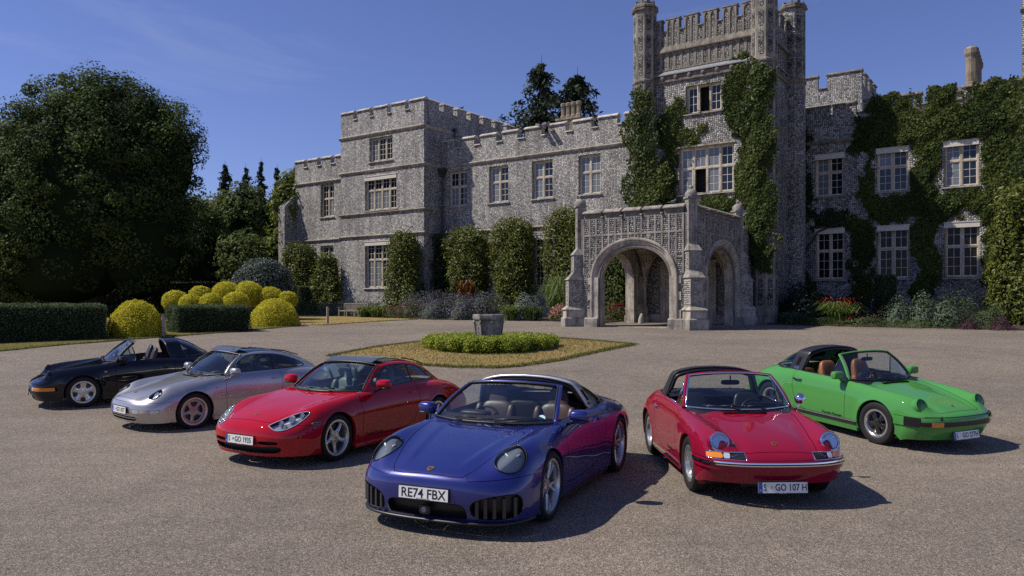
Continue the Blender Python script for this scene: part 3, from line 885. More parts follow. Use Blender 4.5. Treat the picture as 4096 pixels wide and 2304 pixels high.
# ---------------------------------------------------------------- ground
def drive_mat():
    m = bpy.data.materials.new('resin_gravel'); m.use_nodes = True; nt = m.node_tree; L = nt.links; b = nt.nodes['Principled BSDF']
    tc = N(nt, 'ShaderNodeTexCoord')
    v = N(nt, 'ShaderNodeTexVoronoi', Scale=130., Randomness=1.)
    v2 = N(nt, 'ShaderNodeTexVoronoi', Scale=38., Randomness=1.)
    n1 = N(nt, 'ShaderNodeTexNoise', Scale=.22, Detail=7., Roughness=.6)
    n2 = N(nt, 'ShaderNodeTexNoise', Scale=2.2, Detail=8., Roughness=.7)
    n3 = N(nt, 'ShaderNodeTexNoise', Scale=28., Detail=6., Roughness=.75)
    mp = N(nt, 'ShaderNodeMapping'); mp.inputs['Scale'].default_value = (.3, 1.3, 1)
    mp.inputs['Rotation'].default_value = (0, 0, .25)
    n4 = N(nt, 'ShaderNodeTexNoise', Scale=.5, Detail=9., Roughness=.72, Distortion=.6)
    for q in (v, v2, n1, n2, n3): L.new(tc.outputs['Object'], q.inputs['Vector'])
    L.new(tc.outputs['Object'], mp.inputs['Vector']); L.new(mp.outputs['Vector'], n4.inputs['Vector'])
    sp = N(nt, 'ShaderNodeSeparateColor'); L.new(v.outputs['Color'], sp.inputs[0])
    r = ramp(nt, [(0, (.05, .041, .033)), (.3, (.115, .096, .076)), (.62, (.205, .171, .135)), (.88, (.32, .27, .215)), (1, (.52, .45, .37))])
    L.new(sp.outputs[0], r.inputs['Fac'])
    sp2 = N(nt, 'ShaderNodeSeparateColor'); L.new(v2.outputs['Color'], sp2.inputs[0])
    r2 = ramp(nt, [(0, (.78, .77, .76)), (.5, (1, 1, 1)), (1, (1.14, 1.13, 1.12))]); L.new(sp2.outputs[1], r2.inputs['Fac'])
    ra = ramp(nt, [(.3, (.78, .78, .79)), (.7, (1.18, 1.16, 1.13))]); L.new(n1.outputs['Fac'], ra.inputs['Fac'])
    rb = ramp(nt, [(.3, (.84, .84, .85)), (.6, (1.06, 1.06, 1.06))]); L.new(n2.outputs['Fac'], rb.inputs['Fac'])
    rc = ramp(nt, [(.35, (.80, .79, .78)), (.65, (1.14, 1.14, 1.14))]); L.new(n3.outputs['Fac'], rc.inputs['Fac'])
    rd = ramp(nt, [(.33, (.82, .81, .82)), (.5, (1.0, 1.0, 1.0))]); L.new(n4.outputs['Fac'], rd.inputs['Fac'])
    c = r.outputs['Color']
    for q in (r2, ra, rb, rc, rd):
        x = N(nt, 'ShaderNodeMix', _data_type='RGBA', _blend_type='MULTIPLY', Factor=1.)
        L.new(c, x.inputs['A']); L.new(q.outputs['Color'], x.inputs['B']); c = x.outputs['Result']
    L.new(c, b.inputs['Base Color'])
    b.inputs['Roughness'].default_value = .85; b.inputs['Specular IOR Level'].default_value = .3
    b.inputs['Sheen Weight'].default_value = .10; b.inputs['Sheen Roughness'].default_value = .6; b.inputs['Sheen Tint'].default_value = (.9, .78, .62, 1)
    bp = N(nt, 'ShaderNodeBump', Strength=.8, Distance=.006); L.new(v.outputs['Distance'], bp.inputs['Height'])
    bp.invert = True
    L.new(bp.outputs['Normal'], b.inputs['Normal'])
    return m

def lawn_mat(name, dry=(.33, .235, .10), green=(.13, .14, .035), bias=.43):
    m = bpy.data.materials.new(name); m.use_nodes = True; nt = m.node_tree; L = nt.links; b = nt.nodes['Principled BSDF']
    tc = N(nt, 'ShaderNodeTexCoord')
    n1 = N(nt, 'ShaderNodeTexNoise', Scale=.8, Detail=8., Roughness=.7); n2 = N(nt, 'ShaderNodeTexNoise', Scale=45., Detail=4., Roughness=.8)
    L.new(tc.outputs['Object'], n1.inputs['Vector']); L.new(tc.outputs['Object'], n2.inputs['Vector'])
    r = ramp(nt, [(bias - .13, green), (bias + .1, dry)]); L.new(n1.outputs['Fac'], r.inputs['Fac'])
    r2 = ramp(nt, [(.25, (.45, .45, .45)), (.75, (1.5, 1.5, 1.4))]); L.new(n2.outputs['Fac'], r2.inputs['Fac'])
    x = N(nt, 'ShaderNodeMix', _data_type='RGBA', _blend_type='MULTIPLY', Factor=1.)
    L.new(r.outputs['Color'], x.inputs['A']); L.new(r2.outputs['Color'], x.inputs['B']); L.new(x.outputs['Result'], b.inputs['Base Color'])
    b.inputs['Roughness'].default_value = .95; b.inputs['Specular IOR Level'].default_value = .1
    bp = N(nt, 'ShaderNodeBump', Strength=1., Distance=.03); L.new(n2.outputs['Fac'], bp.inputs['Height']); L.new(bp.outputs['Normal'], b.inputs['Normal'])
    return m

M_drive = drive_mat()
M_lawn = lawn_mat('dry_lawn')
M_turf = lawn_mat('turf_green', green=(.075, .105, .024), dry=(.15, .13, .04), bias=.42)
M_soil = mat('soil', (.045, .032, .022), .95, bump=(30, .8, .03), vary=(6, .4))

def sheet(name, xs, ys, off, m, kind='structure'):
    V = [(x, y, zg(y, x) + off) for y in ys for x in xs]; nx = len(xs)
    F = np.array([(j * nx + i, j * nx + i + 1, (j + 1) * nx + i + 1, (j + 1) * nx + i) for j in range(len(ys) - 1) for i in range(nx - 1)])
    o = obj(name, mesh_np(name, V, F, smooth=True), m); tag(o, kind=kind); return o

xs_d = [-60, -40, -20, -10, -5, -3.5, -2, -.5, 1, 2.5, 4, 10, 20, 40, 60]
ys_d = [-50, -20, 0] + list(np.arange(2, 52, .5))
ys_f = [-3000, -300] + ys_d + list(np.arange(52, 72, 1.0)) + [90, 140, 300, 1000, 3000]
ground_o = sheet('ground', [-3000, -300] + xs_d + [300, 3000], ys_f, -.006, M_turf)
drive_o = sheet('driveway', xs_d, ys_d, 0., M_drive)

def patch(name, poly, thick, m, kind='structure', wob=.04):
    """a raised turf patch with an uneven edge that follows the ground"""
    P = []
    g = np.random.default_rng(len(poly))
    n = len(poly)
    for i in range(n):
        a, b = np.array(poly[i]), np.array(poly[(i + 1) % n]); k = max(2, int(np.linalg.norm(b - a) / .35))
        for t in range(k): P.append(a + (b - a) * t / k + g.normal(0, wob, 2))
    P = [Vector((p[0], p[1])) for p in P]
    from mathutils.geometry import tessellate_polygon, delaunay_2d_cdt
    x0, x1 = min(p.x for p in P), max(p.x for p in P); y0, y1 = min(p.y for p in P), max(p.y for p in P)
    pts = list(P); E = [(i, (i + 1) % len(P)) for i in range(len(P))]
    st = max(.6, (y1 - y0) / 40)
    for yy in np.arange(y0, y1, st):
        for xx in np.arange(x0, x1, st * 2): pts.append(Vector((xx, yy)))
    r = delaunay_2d_cdt(pts, E, [], 1, 1e-4)
    V2, F2 = r[0], r[2]
    nb = len(V2)
    V = [(v.x, v.y, zg(v.y, v.x) + thick) for v in V2]; F = [tuple(f) for f in F2]
    from collections import Counter
    cnt = Counter()
    for f in F:
        for i in range(len(f)): cnt[frozenset((f[i], f[(i + 1) % len(f)]))] += 1
    for f in list(F):
        for i in range(len(f)):
            a, b = f[i], f[(i + 1) % len(f)]
            if cnt[frozenset((a, b))] == 1:
                k = len(V); V += [(V[a][0], V[a][1], V[a][2] - thick - .05), (V[b][0], V[b][1], V[b][2] - thick - .05)]
                F.append((b, a, k, k + 1))
    o = obj(name, mesh_np(name, V, F), m); tag(o, kind=kind); return o

ISLAND = [(-5.5, 23.4), (-4.3, 25.6), (-3.0, 27.5), (-1.0, 29.8), (1.0, 29.9), (2.3, 28.4), (4.15, 26.2), (2.95, 24.4), (1.35, 22.1), (.3, 21.1), (-.4, 20.8), (-1.6, 21.05), (-2.95, 21.75), (-4.4, 22.6)]
island = patch('lawn_island', ISLAND, .035, M_lawn)
LAWN_A = [(-16.3, 24.3), (-14.5, 27.2), (-13.4, 30.1), (-11.85, 34.6), (-11.1, 39.0), (-11.7, 39.8), (-14, 40.3), (-22, 41.2), (-48, 42), (-48, 12), (-22, 15), (-18.6, 20.2)]
lawn_a = patch('lawn_verge', LAWN_A, .03, M_turf)
LAWN_B = [(-9.9, 40.3), (-8.8, 43.3), (-7.3, 46.6), (-5.95, 48.7), (-9.4, 52.8), (-10.7, 54.0), (-13.6, 55), (-20, 57.4), (-40, 62), (-48, 45), (-20, 43.4), (-12, 41.5)]
lawn_b = patch('lawn_border', LAWN_B, .03, M_lawn)

# grass tufts standing along the lawn edges and across the island
def grass_on(name, poly, n_edge, n_in, m, seed, ymax=60):
    g = np.random.default_rng(seed); P = []
    pl = np.array(poly); k = len(pl)
    seg = [(pl[i], pl[(i + 1) % k]) for i in range(k)]
    ln = np.array([np.linalg.norm(b - a) for a, b in seg]); ln = ln / ln.sum()
    idx = g.choice(k, n_edge, p=ln)
    for i in idx:
        a, b = seg[i]; P.append(a + (b - a) * g.uniform() + g.normal(0, .07, 2))
    x0, y0 = pl.min(0); x1, y1 = pl.max(0); c = 0
    def inside(p):
        r = False
        for a, b in seg:
            if (a[1] > p[1]) != (b[1] > p[1]) and p[0] < (b[0] - a[0]) * (p[1] - a[1]) / (b[1] - a[1]) + a[0]: r = not r
        return r
    while c < n_in:
        p = np.array((g.uniform(x0, x1), g.uniform(y0, y1)))
        if inside(p): P.append(p); c += 1
    P = np.array(P); P = P[(P[:, 1] < ymax) & (P[:, 0] > -30)]; n = len(P)
    z = np.array([zg(y, x) for x, y in P]) + .025
    h = g.uniform(.025, .075, n); a = g.uniform(0, 6.28, n); w = .012
    dx, dy = np.cos(a) * w, np.sin(a) * w; lx, ly = g.normal(0, .025, n), g.normal(0, .025, n)
    V = np.stack([np.stack([P[:, 0] - dx, P[:, 1] - dy, z], 1), np.stack([P[:, 0] + dx, P[:, 1] + dy, z], 1), np.stack([P[:, 0] + lx, P[:, 1] + ly, z + h], 1)], 1).reshape(-1, 3)
    t = g.uniform(0, 1, n); t[:n_edge] *= .25
    o = obj(name, mesh_np(name, V, np.arange(3 * n).reshape(-1, 3), tint=t), m)
    return o
M_grass = leaf_mat('grass_blades', (.12, .14, .03), (.38, .29, .13), .7, .2, .2)
tag(grass_on('grass', ISLAND, 11000, 14000, M_grass, 3), 'short dry grass on the island lawn', 'grass', kind='stuff')
tag(grass_on('grass', LAWN_A, 9000, 9000, M_grass, 4), 'short grass along the verge beside the hedges', 'grass', kind='stuff')
tag(grass_on('grass', LAWN_B, 5000, 5000, M_grass, 6), 'dry grass on the lawn by the bench', 'grass', kind='stuff')

M_litter = leaf_mat('fallen_leaves', (.10, .06, .02), (.28, .19, .07), .8, .1, .1)
g = np.random.default_rng(77); n = 420
P = np.stack([g.uniform(-9, 9, n), 3.2 + 20 * g.beta(1.2, 2.2, n), np.zeros(n)], 1); P[:, 2] = [zg(y, x) + .006 for x, y, _ in P]
tag(leaf_obj('fallen_leaves', P, np.tile((0, 0, 1.), (n, 1)), .022, M_litter, None, None, spread=.25, seed=78), 'scattered bits of dry leaf on the forecourt', 'leaves', kind='stuff')
# ---------------------------------------------------------------- the house, built in its own frame: x along the front, y into the house
def flint_mat(name, sc=9.2, dark=.23, light=.76, mortar=(.19, .176, .16), warm=1.0):
    m = bpy.data.materials.new(name); m.use_nodes = True; nt = m.node_tree; L = nt.links; b = nt.nodes['Principled BSDF']
    tc = N(nt, 'ShaderNodeTexCoord'); sx = N(nt, 'ShaderNodeSeparateXYZ'); L.new(tc.outputs['Object'], sx.inputs[0])
    ad = N(nt, 'ShaderNodeMath', _operation='ADD'); L.new(sx.outputs[0], ad.inputs[0]); L.new(sx.outputs[1], ad.inputs[1])
    # coursed: stones a little wider than tall
    mz = N(nt, 'ShaderNodeMath', _operation='MULTIPLY'); L.new(sx.outputs[2], mz.inputs[0]); mz.inputs[1].default_value = 1.15
    cb = N(nt, 'ShaderNodeCombineXYZ'); L.new(ad.outputs[0], cb.inputs[0]); L.new(mz.outputs[0], cb.inputs[1])
    v = N(nt, 'ShaderNodeTexVoronoi', _voronoi_dimensions='2D', Scale=sc, Randomness=.62)
    ve = N(nt, 'ShaderNodeTexVoronoi', _voronoi_dimensions='2D', _feature='DISTANCE_TO_EDGE', Scale=sc, Randomness=.62)
    for q in (v, ve): L.new(cb.outputs[0], q.inputs['Vector'])
    sp = N(nt, 'ShaderNodeSeparateColor'); L.new(v.outputs['Color'], sp.inputs[0])
    a = light
    st = ramp(nt, [(0, (dark, dark, dark * 1.06)), (.25, (a * .5, a * .49, a * .48)), (.65, (a * .72, a * .70 * warm, a * .675)), (1, (a * 1.08, a * 1.06, a * 1.02))])
    L.new(sp.outputs[0], st.inputs['Fac'])
    nz = N(nt, 'ShaderNodeTexNoise', Scale=.45, Detail=6., Roughness=.65); L.new(tc.outputs['Object'], nz.inputs['Vector'])
    nf = N(nt, 'ShaderNodeTexNoise', Scale=26., Detail=4., Roughness=.7); L.new(tc.outputs['Object'], nf.inputs['Vector'])
    er = ramp(nt, [(.035, (0, 0, 0)), (.10, (1, 1, 1))]); L.new(ve.outputs['Distance'], er.inputs['Fac'])
    mx = N(nt, 'ShaderNodeMix', _data_type='RGBA'); mx.inputs['A'].default_value = (*mortar, 1)
    L.new(er.outputs['Color'], mx.inputs['Factor']); L.new(st.outputs['Color'], mx.inputs['B'])
    rn = ramp(nt, [(.3, (.72, .71, .71)), (.7, (1.16, 1.14, 1.10))]); L.new(nz.outputs['Fac'], rn.inputs['Fac'])
    rf = ramp(nt, [(.3, (.82, .82, .82)), (.7, (1.15, 1.15, 1.15))]); L.new(nf.outputs['Fac'], rf.inputs['Fac'])
    c = mx.outputs['Result']
    mps = N(nt, 'ShaderNodeMapping'); mps.inputs['Scale'].default_value = (1.6, 1.6, .16); nst = N(nt, 'ShaderNodeTexNoise', Scale=1.1, Detail=5., Roughness=.6)
    L.new(tc.outputs['Object'], mps.inputs['Vector']); L.new(mps.outputs['Vector'], nst.inputs['Vector']); rs = ramp(nt, [(.36, (.70, .69, .68)), (.56, (1.04, 1.04, 1.03))]); L.new(nst.outputs['Fac'], rs.inputs['Fac'])
    for q in (rn, rf, rs):
        x = N(nt, 'ShaderNodeMix', _data_type='RGBA', _blend_type='MULTIPLY', Factor=1.); L.new(c, x.inputs['A']); L.new(q.outputs['Color'], x.inputs['B']); c = x.outputs['Result']
    L.new(c, b.inputs['Base Color']); b.inputs['Roughness'].default_value = .62; b.inputs['Specular IOR Level'].default_value = .35
    hr = ramp(nt, [(.0, (0, 0, 0)), (.32, (1, 1, 1))]); L.new(ve.outputs['Distance'], hr.inputs['Fac'])
    bp = N(nt, 'ShaderNodeBump', Strength=1., Distance=.045); L.new(hr.outputs['Color'], bp.inputs['Height']); L.new(bp.outputs['Normal'], b.inputs['Normal'])
    return m

M_flint = flint_mat('flint_wall')
M_flint_d = flint_mat('flint_tower', 8., .12, .60, (.12, .11, .10))
M_flint_p = flint_mat('flint_panel', 9.0, .05, .44, (.07, .064, .057))
def stone_mat(name, col, stain, sc=1.6):
    m = bpy.data.materials.new(name); m.use_nodes = True; nt = m.node_tree; L = nt.links; b = nt.nodes['Principled BSDF']
    tc = N(nt, 'ShaderNodeTexCoord')
    n1 = N(nt, 'ShaderNodeTexNoise', Scale=sc, Detail=10., Roughness=.72); n2 = N(nt, 'ShaderNodeTexNoise', Scale=22., Detail=6., Roughness=.75)
    mp = N(nt, 'ShaderNodeMapping'); mp.inputs['Scale'].default_value = (3.2, 3.2, .55)
    n3 = N(nt, 'ShaderNodeTexNoise', Scale=1.3, Detail=6., Roughness=.6)
    for n in (n1, n2): L.new(tc.outputs['Object'], n.inputs['Vector'])
    L.new(tc.outputs['Object'], mp.inputs['Vector']); L.new(mp.outputs['Vector'], n3.inputs['Vector'])
    r = ramp(nt, [(.33, stain), (.52, col), (.74, tuple(min(.8, c * 1.22) for c in col))]); L.new(n1.outputs['Fac'], r.inputs['Fac'])
    r2 = ramp(nt, [(.3, (.72, .71, .70)), (.7, (1.18, 1.17, 1.15))]); L.new(n2.outputs['Fac'], r2.inputs['Fac'])
    r3 = ramp(nt, [(.36, (.62, .60, .58)), (.58, (1.05, 1.05, 1.05))]); L.new(n3.outputs['Fac'], r3.inputs['Fac'])
    c = r.outputs['Color']
    for q in (r2, r3):
        x = N(nt, 'ShaderNodeMix', _data_type='RGBA', _blend_type='MULTIPLY', Factor=1.); L.new(c, x.inputs['A']); L.new(q.outputs['Color'], x.inputs['B']); c = x.outputs['Result']
    L.new(c, b.inputs['Base Color']); b.inputs['Roughness'].default_value = .88; b.inputs['Specular IOR Level'].default_value = .2
    bp = N(nt, 'ShaderNodeBump', Strength=.5, Distance=.012); L.new(n2.outputs['Fac'], bp.inputs['Height']); L.new(bp.outputs['Normal'], b.inputs['Normal'])
    return m
M_stone = stone_mat('limestone', (.46, .42, .36), (.26, .235, .20))
M_rib = stone_mat('tower_stone', (.33, .30, .255), (.17, .155, .13))
M_stone_d = stone_mat('weathered_stone', (.25, .225, .19), (.11, .10, .085))
M_cap = stone_mat('coping_stone_sunlit', (.58, .545, .49), (.33, .305, .27))  # lighter than the other stone: sunlit cap tops put into the colour
M_porch = stone_mat('porch_stone', (.46, .42, .36), (.24, .22, .19))
M_porch_d = stone_mat('porch_stone_weathered', (.35, .325, .29), (.14, .13, .118))
M_wframe = stone_mat('window_stone', (.60, .52, .385), (.44, .375, .275))
M_white = mat('white_paint', (.62, .58, .50), .5, vary=(3, .07))
M_lead = mat('lead_sheet', (.20, .21, .225), .55, .2, vary=(4, .25))
M_iron = mat('painted_iron', (.035, .037, .042), .5)
M_dark = mat('dark_room', (.012, .012, .014), .9)
M_roof = mat('roof_lead', (.10, .10, .105), .8, vary=(2, .3))
M_pane = mat('window_glass', (.014, .018, .024), .04, spec=.42)
M_pane_s = mat('window_glass_dark_reflection', (.016, .015, .016), .12, spec=.15)  # darker, duller copy: reflection of dark trees put into the glass
M_pane_c = mat('window_glass_curtained', (.17, .185, .20), .05, spec=.4, vary=(2.5, .35))
M_door = mat('oak_door', (.05, .032, .02), .6, vary=(8, .3))

HZ = .98
FX, FY = 8.34, 36.04
HROT = -math.atan2(.5737, .8190)
house = empty('flint_mansion', (FX, FY, HZ), HROT)
tag(house, 'long battlemented grey flint mansion with stone mullioned windows behind the forecourt', 'mansion')
tower = empty('entrance_tower', (FX, FY, HZ), HROT)
tag(tower, 'tall square flint tower with corner turrets and panelled battlements above the porch', 'tower')
porch = empty('entrance_porch', (FX, FY, HZ), HROT)
tag(porch, 'open stone and flint porch with wide arches and domed pinnacles before the tower', 'porch')
def W2(u, v, z=0.):
    c, s = math.cos(HROT), math.sin(HROT)
    return (FX + c * u - s * v, FY + s * u + c * v, HZ + z)

def wall_front(u0, u1, z0, z1, v, holes=(), depth=.30, back=None):
    """a wall facing -y with real openings and reveals"""
    m = MB()
    us = sorted({u0, u1, *[h[0] for h in holes], *[h[1] for h in holes]}); zs = sorted({z0, z1, *[h[2] for h in holes], *[h[3] for h in holes]})
    for a, b in zip(us, us[1:]):
        for c, d in zip(zs, zs[1:]):
            mu, mz = (a + b) / 2, (c + d) / 2
            if any(h[0] < mu < h[1] and h[2] < mz < h[3] for h in holes): continue
            m.add([(a, v, c), (b, v, c), (b, v, d), (a, v, d)], [(0, 1, 2, 3)])
    for h in holes:
        a, b, c, d = h[:4]; w = v + depth
        m.add([(a, v, c), (a, w, c), (a, w, d), (a, v, d)], [(0, 1, 2, 3)]); m.add([(b, v, c), (b, v, d), (b, w, d), (b, w, c)], [(0, 1, 2, 3)])
        m.add([(a, v, d), (a, w, d), (b, w, d), (b, v, d)], [(0, 1, 2, 3)]); m.add([(a, v, c), (b, v, c), (b, w, c), (a, w, c)], [(0, 1, 2, 3)])
    if back is not None:
        m.add([(u0, v, z0), (u0, v, z1), (u0, back, z1), (u0, back, z0)], [(0, 1, 2, 3)])
        m.add([(u1, v, z0), (u1, back, z0), (u1, back, z1), (u1, v, z1)], [(0, 1, 2, 3)])
        m.add([(u0, back, z0), (u0, back, z1), (u1, back, z1), (u1, back, z0)], [(0, 1, 2, 3)])
        m.add([(u0, v + .001, z1), (u1, v + .001, z1), (u1, back, z1), (u0, back, z1)], [(0, 1, 2, 3)])
    return m

CACHE = {}
def shared_box(name, w, d, h, m, parent, loc):
    k = (name, round(w, 3), round(d, 3), round(h, 3), m.name)
    if k not in CACHE: CACHE[k] = MB().box(-w / 2, w / 2, 0, d, 0, h).mesh(name); CACHE[k].materials.append(m)
    return obj(name, CACHE[k], None, parent, loc=loc)

def window(parent, u0, u1, z0, z1, v, lights, rows, blind=False, curtain=(), openl=(), single=True, sill=True, pm=None):
    """mullioned window in the opening; rows = [(z fraction from the bottom, cols, panes high)...]"""
    w = u1 - u0; hh = z1 - z0; fv = v + .20
    g = random.Random(int((u0 + 100) * 97 + z0 * 13))
    m = MB(); j = .10
    m.box(u0, u0 + j, fv, fv + .16, z0, z1); m.box(u1 - j, u1, fv, fv + .16, z0, z1)
    m.box(u0 + j, u1 - j, fv, fv + .16, z1 - j, z1); m.box(u0 + j, u1 - j, fv, fv + .16, z0, z0 + .07)
    lw = (w - 2 * j - (lights - 1) * .12) / lights
    for i in range(1, lights):
        x = u0 + j + i * lw + (i - 1) * .12; m.box(x, x + .12, fv - .012, fv + .15, z0 + .07, z1 - j)
    zt = [z0 + .07]
    for fr, pw, ph in rows[:-1]:
        t = z0 + fr * hh; zt.append(t)
        m.box(u0 + j, u1 - j, fv - .006, fv + .145, t - .05, t + .05)
    zt.append(z1 - j)
    o = m.build('window', M_wframe, parent)
    if sill:
        s = MB(); s.prism([(v - .10, z0 - .10), (v + .25, z0 - .10), (v + .25, z0 + .015), (v - .10, z0 - .05)], u0 - .12, u1 + .12, 'x'); s.build('sill', M_stone, o)
    if blind:
        b = MB(); b.box(u0 - .02, u1 + .02, v - .03, v + .2, z1 - .34, z1 - .005)
        b.box(u0 - .06, u1 + .06, v - .06, v + .2, z1 - .05, z1 - .001); b.build('blind_box', M_white, o)
    # room behind
    MB().box(u0 + .05, u1 - .05, fv + .5, fv + .55, z0, z1).build('room', M_dark, o)
    panes_joined = MB() if not single else None
    for i in range(lights):
        x0 = u0 + j + i * (lw + .12); x1 = x0 + lw
        for k, (fr, pw, ph) in enumerate(rows):
            a = zt[k] + (.05 if k else 0); b = zt[k + 1] - (.05 if k < len(rows) - 1 else 0)
            if (i, k) in openl:
                c = MB(); c.box(x0, x0 + .05, fv - .42, fv + .02, a, a + .05); c.box(x0, x0 + .05, fv - .42, fv + .02, b - .05, b)
                c.box(x0, x0 + .05, fv - .42, fv - .37, a, b); c.box(x0 + .01, x0 + .04, fv - .37, fv + .02, (a + b) / 2 - .012, (a + b) / 2 + .012)
                c.build('casement', M_white, o); continue
            c = MB(); e = .045
            c.box(x0, x0 + e, fv + .03, fv + .08, a, b); c.box(x1 - e, x1, fv + .03, fv + .08, a, b)
            c.box(x0 + e, x1 - e, fv + .03, fv + .08, a, a + e); c.box(x0 + e, x1 - e, fv + .03, fv + .08, b - e, b)
            pwid = (x1 - x0 - 2 * e) / pw; phei = (b - a - 2 * e) / ph
            for q in range(1, pw): c.box(x0 + e + q * pwid - .013, x0 + e + q * pwid + .013, fv + .04, fv + .075, a + e, b - e)
            for q in range(1, ph): c.box(x0 + e, x1 - e, fv + .042, fv + .073, a + e + q * phei - .013, a + e + q * phei + .013)
            c.build('casement', M_white, o)
            mp = M_pane_c if (i, k) in curtain or g.random() < .10 else (pm or M_pane)
            for q in range(pw):
                for r in range(ph):
                    px, pz = x0 + e + (q + .5) * pwid, a + e + r * phei
                    if single:
                        shared_box('pane', pwid, .006, phei, mp, o, (px, fv + .055, pz)).rotation_euler = (g.uniform(-.012, .012), 0, g.uniform(-.012, .012))
                    else:
                        panes_joined.box(px - pwid / 2, px + pwid / 2, fv + .055, fv + .061, pz, pz + phei)
    if not single and panes_joined.V:
        q = panes_joined.build('pane', pm or M_pane, o); q['kind'] = 'stuff'
    return o

def string_course(parent, u0, u1, v, z, m=None, h=.24, p=.13, name='string_course', side=None):
    poly = [(v + .02, z - h), (v - p * .45, z - h * .85), (v - p, z - h * .45), (v - p, z - h * .25), (v + .02, z)]
    return MB().prism(poly, u0, u1, 'x').build(name, m or M_stone, parent)

def string_side(parent, u, v0, v1, z, m=None, h=.24, p=.13):
    poly = [(u - .02, z - h), (u + p * .45, z - h * .85), (u + p, z - h * .45), (u + p, z - h * .25), (u - .02, z)]
    return MB().prism(poly, v0, v1, 'y').build('string_course', m or M_stone, parent)

def merlon(parent, u0, u1, v, zb, zt, m_wall, m_cap, thick=.42, ov=.08, rise=.2):
    """battlement along the front, gabled coping on top"""
    k = ('mer', round(u1 - u0, 2), round(zt - zb, 2), m_wall.name, thick)
    o = MB().box(u0, u1, v, v + thick, zb, zt).build('merlon', m_wall, parent)
    a = thick / 2
    c = MB().prism([(v - ov, zt), (v + thick + ov, zt), (v + thick + ov, zt + .06), (v + a + .06, zt + rise), (v + a - .06, zt + rise), (v - ov, zt + .06)], u0 - .05, u1 + .05, 'x')
    c.build('coping', m_cap, o); return o

def merlon_side(parent, u, v0, v1, zb, zt, m_wall, m_cap, thick=.42, ov=.08, rise=.2):
    o = MB().box(u - thick, u, v0, v1, zb, zt).build('merlon', m_wall, parent)
    a = u - thick / 2
    MB().prism([(u + ov, zt), (u - thick - ov, zt), (u - thick - ov, zt + .06), (a - .06, zt + rise), (a + .06, zt + rise), (u + ov, zt + .06)], v0 - .05, v1 + .05, 'y').build('coping', m_cap, o)
    return o

def crenel(parent, u0, u1, v, z, m_cap, thick=.42):
    MB().prism([(v - .09, z - .08), (v + thick, z - .08), (v + thick, z + .05), (v + .02, z + .02), (v - .09, z - .03)], u0 + .051, u1 - .051, 'x').build('crenel_coping', m_cap, parent)
def crenel_side(parent, u, v0, v1, z, m_cap, thick=.42):
    MB().prism([(u + .09, z - .08), (u - thick, z - .08), (u - thick, z + .05), (u - .02, z + .02), (u + .09, z - .03)], v0 + .051, v1 - .051, 'y').build('crenel_coping', m_cap, parent)

TWO = [(.56, 2, 3), (1, 2, 2)]
# ---- gabled wing at the left (three storeys)
wl_, wr_ = -32.17, -23.5
holes = [(-29.03, -26.61, 11.95, 13.75), (-29.51, -26.22, 8.25, 10.87), (-29.51, -26.2, 2.35, 5.9)]
wall_front(wl_, wr_, -1.2, 15.42, 7.9, holes, .34, 22).build('wall', M_flint, house)
window(house, *holes[0], 7.9, 3, [(1, 2, 4)])
window(house, *holes[1], 7.9, 4, [(.58, 2, 3), (1, 2, 2)], True, {(0, 0), (2, 0)})
window(house, *holes[2], 7.9, 4, [(.60, 2, 4), (1, 2, 3)], True, {(0, 0), (3, 0), (1, 0)})
for z, h in ((14.2, .3), (11.42, .27), (8.12, .18), (6.41, .2)):
    string_course(house, wl_ - .13, wr_ + .13, 7.9, z, h=h)
    string_side(house, wr_, 7.9 + .021, 9.88 if z < 14 else 20, z, h=h)
mu = [(-32.17, -30.78), (-30.34, -29.0), (-28.55, -27.2), (-26.74, -25.36), (-24.87, -23.5)]
for a, b in mu: merlon(house, a, b, 7.9, 15.421, 15.98, M_flint, M_cap)
for (a, b), (c, d) in zip(mu, mu[1:]): crenel(house, b - .05, c + .05, 7.9, 15.46, M_cap)
vv = 8.5
for i in range(7):
    merlon_side(house, wr_, vv + (.0 if i else -.15), vv + 1.1, 15.421, 15.98, M_flint, M_cap); vv += 1.62
    crenel_side(house, wr_, vv - .57, vv + .05, 15.46, M_cap)
# ---- low range further left
holes = [(-35.34, -33.76, 8.2, 10.85), (-35.34, -33.8, 2.4, 5.85)]
wall_front(-38.53, wl_ - .001, -1.2, 12.45, 8.6, holes, .34, 20).build('wall', M_flint, house)
window(house, *holes[0], 8.6, 2, TWO, False, {(1, 0)})
window(house, *holes[1], 8.6, 2, [(.6, 2, 4), (1, 2, 3)], False, single=False)
string_course(house, -38.6, wl_ - .02, 8.6, 11.2, h=.24); string_course(house, -38.6, wl_ - .02, 8.6, 6.41, h=.2)
for a in (-38.53, -36.9, -35.25, -33.6):
    merlon(house, a, min(a + 1.12, wl_ - .06), 8.6, 12.451, 12.97, M_flint, M_cap); 
    if a < -34: crenel(house, a + 1.07, a + 1.7, 8.6, 12.5, M_cap)
MB().prism([(8.62, 10.3), (8.62, -1.2), (7.5, -1.2), (7.5, 9.2)], -39.3, -38.5, 'x').build('buttress', M_flint, house)
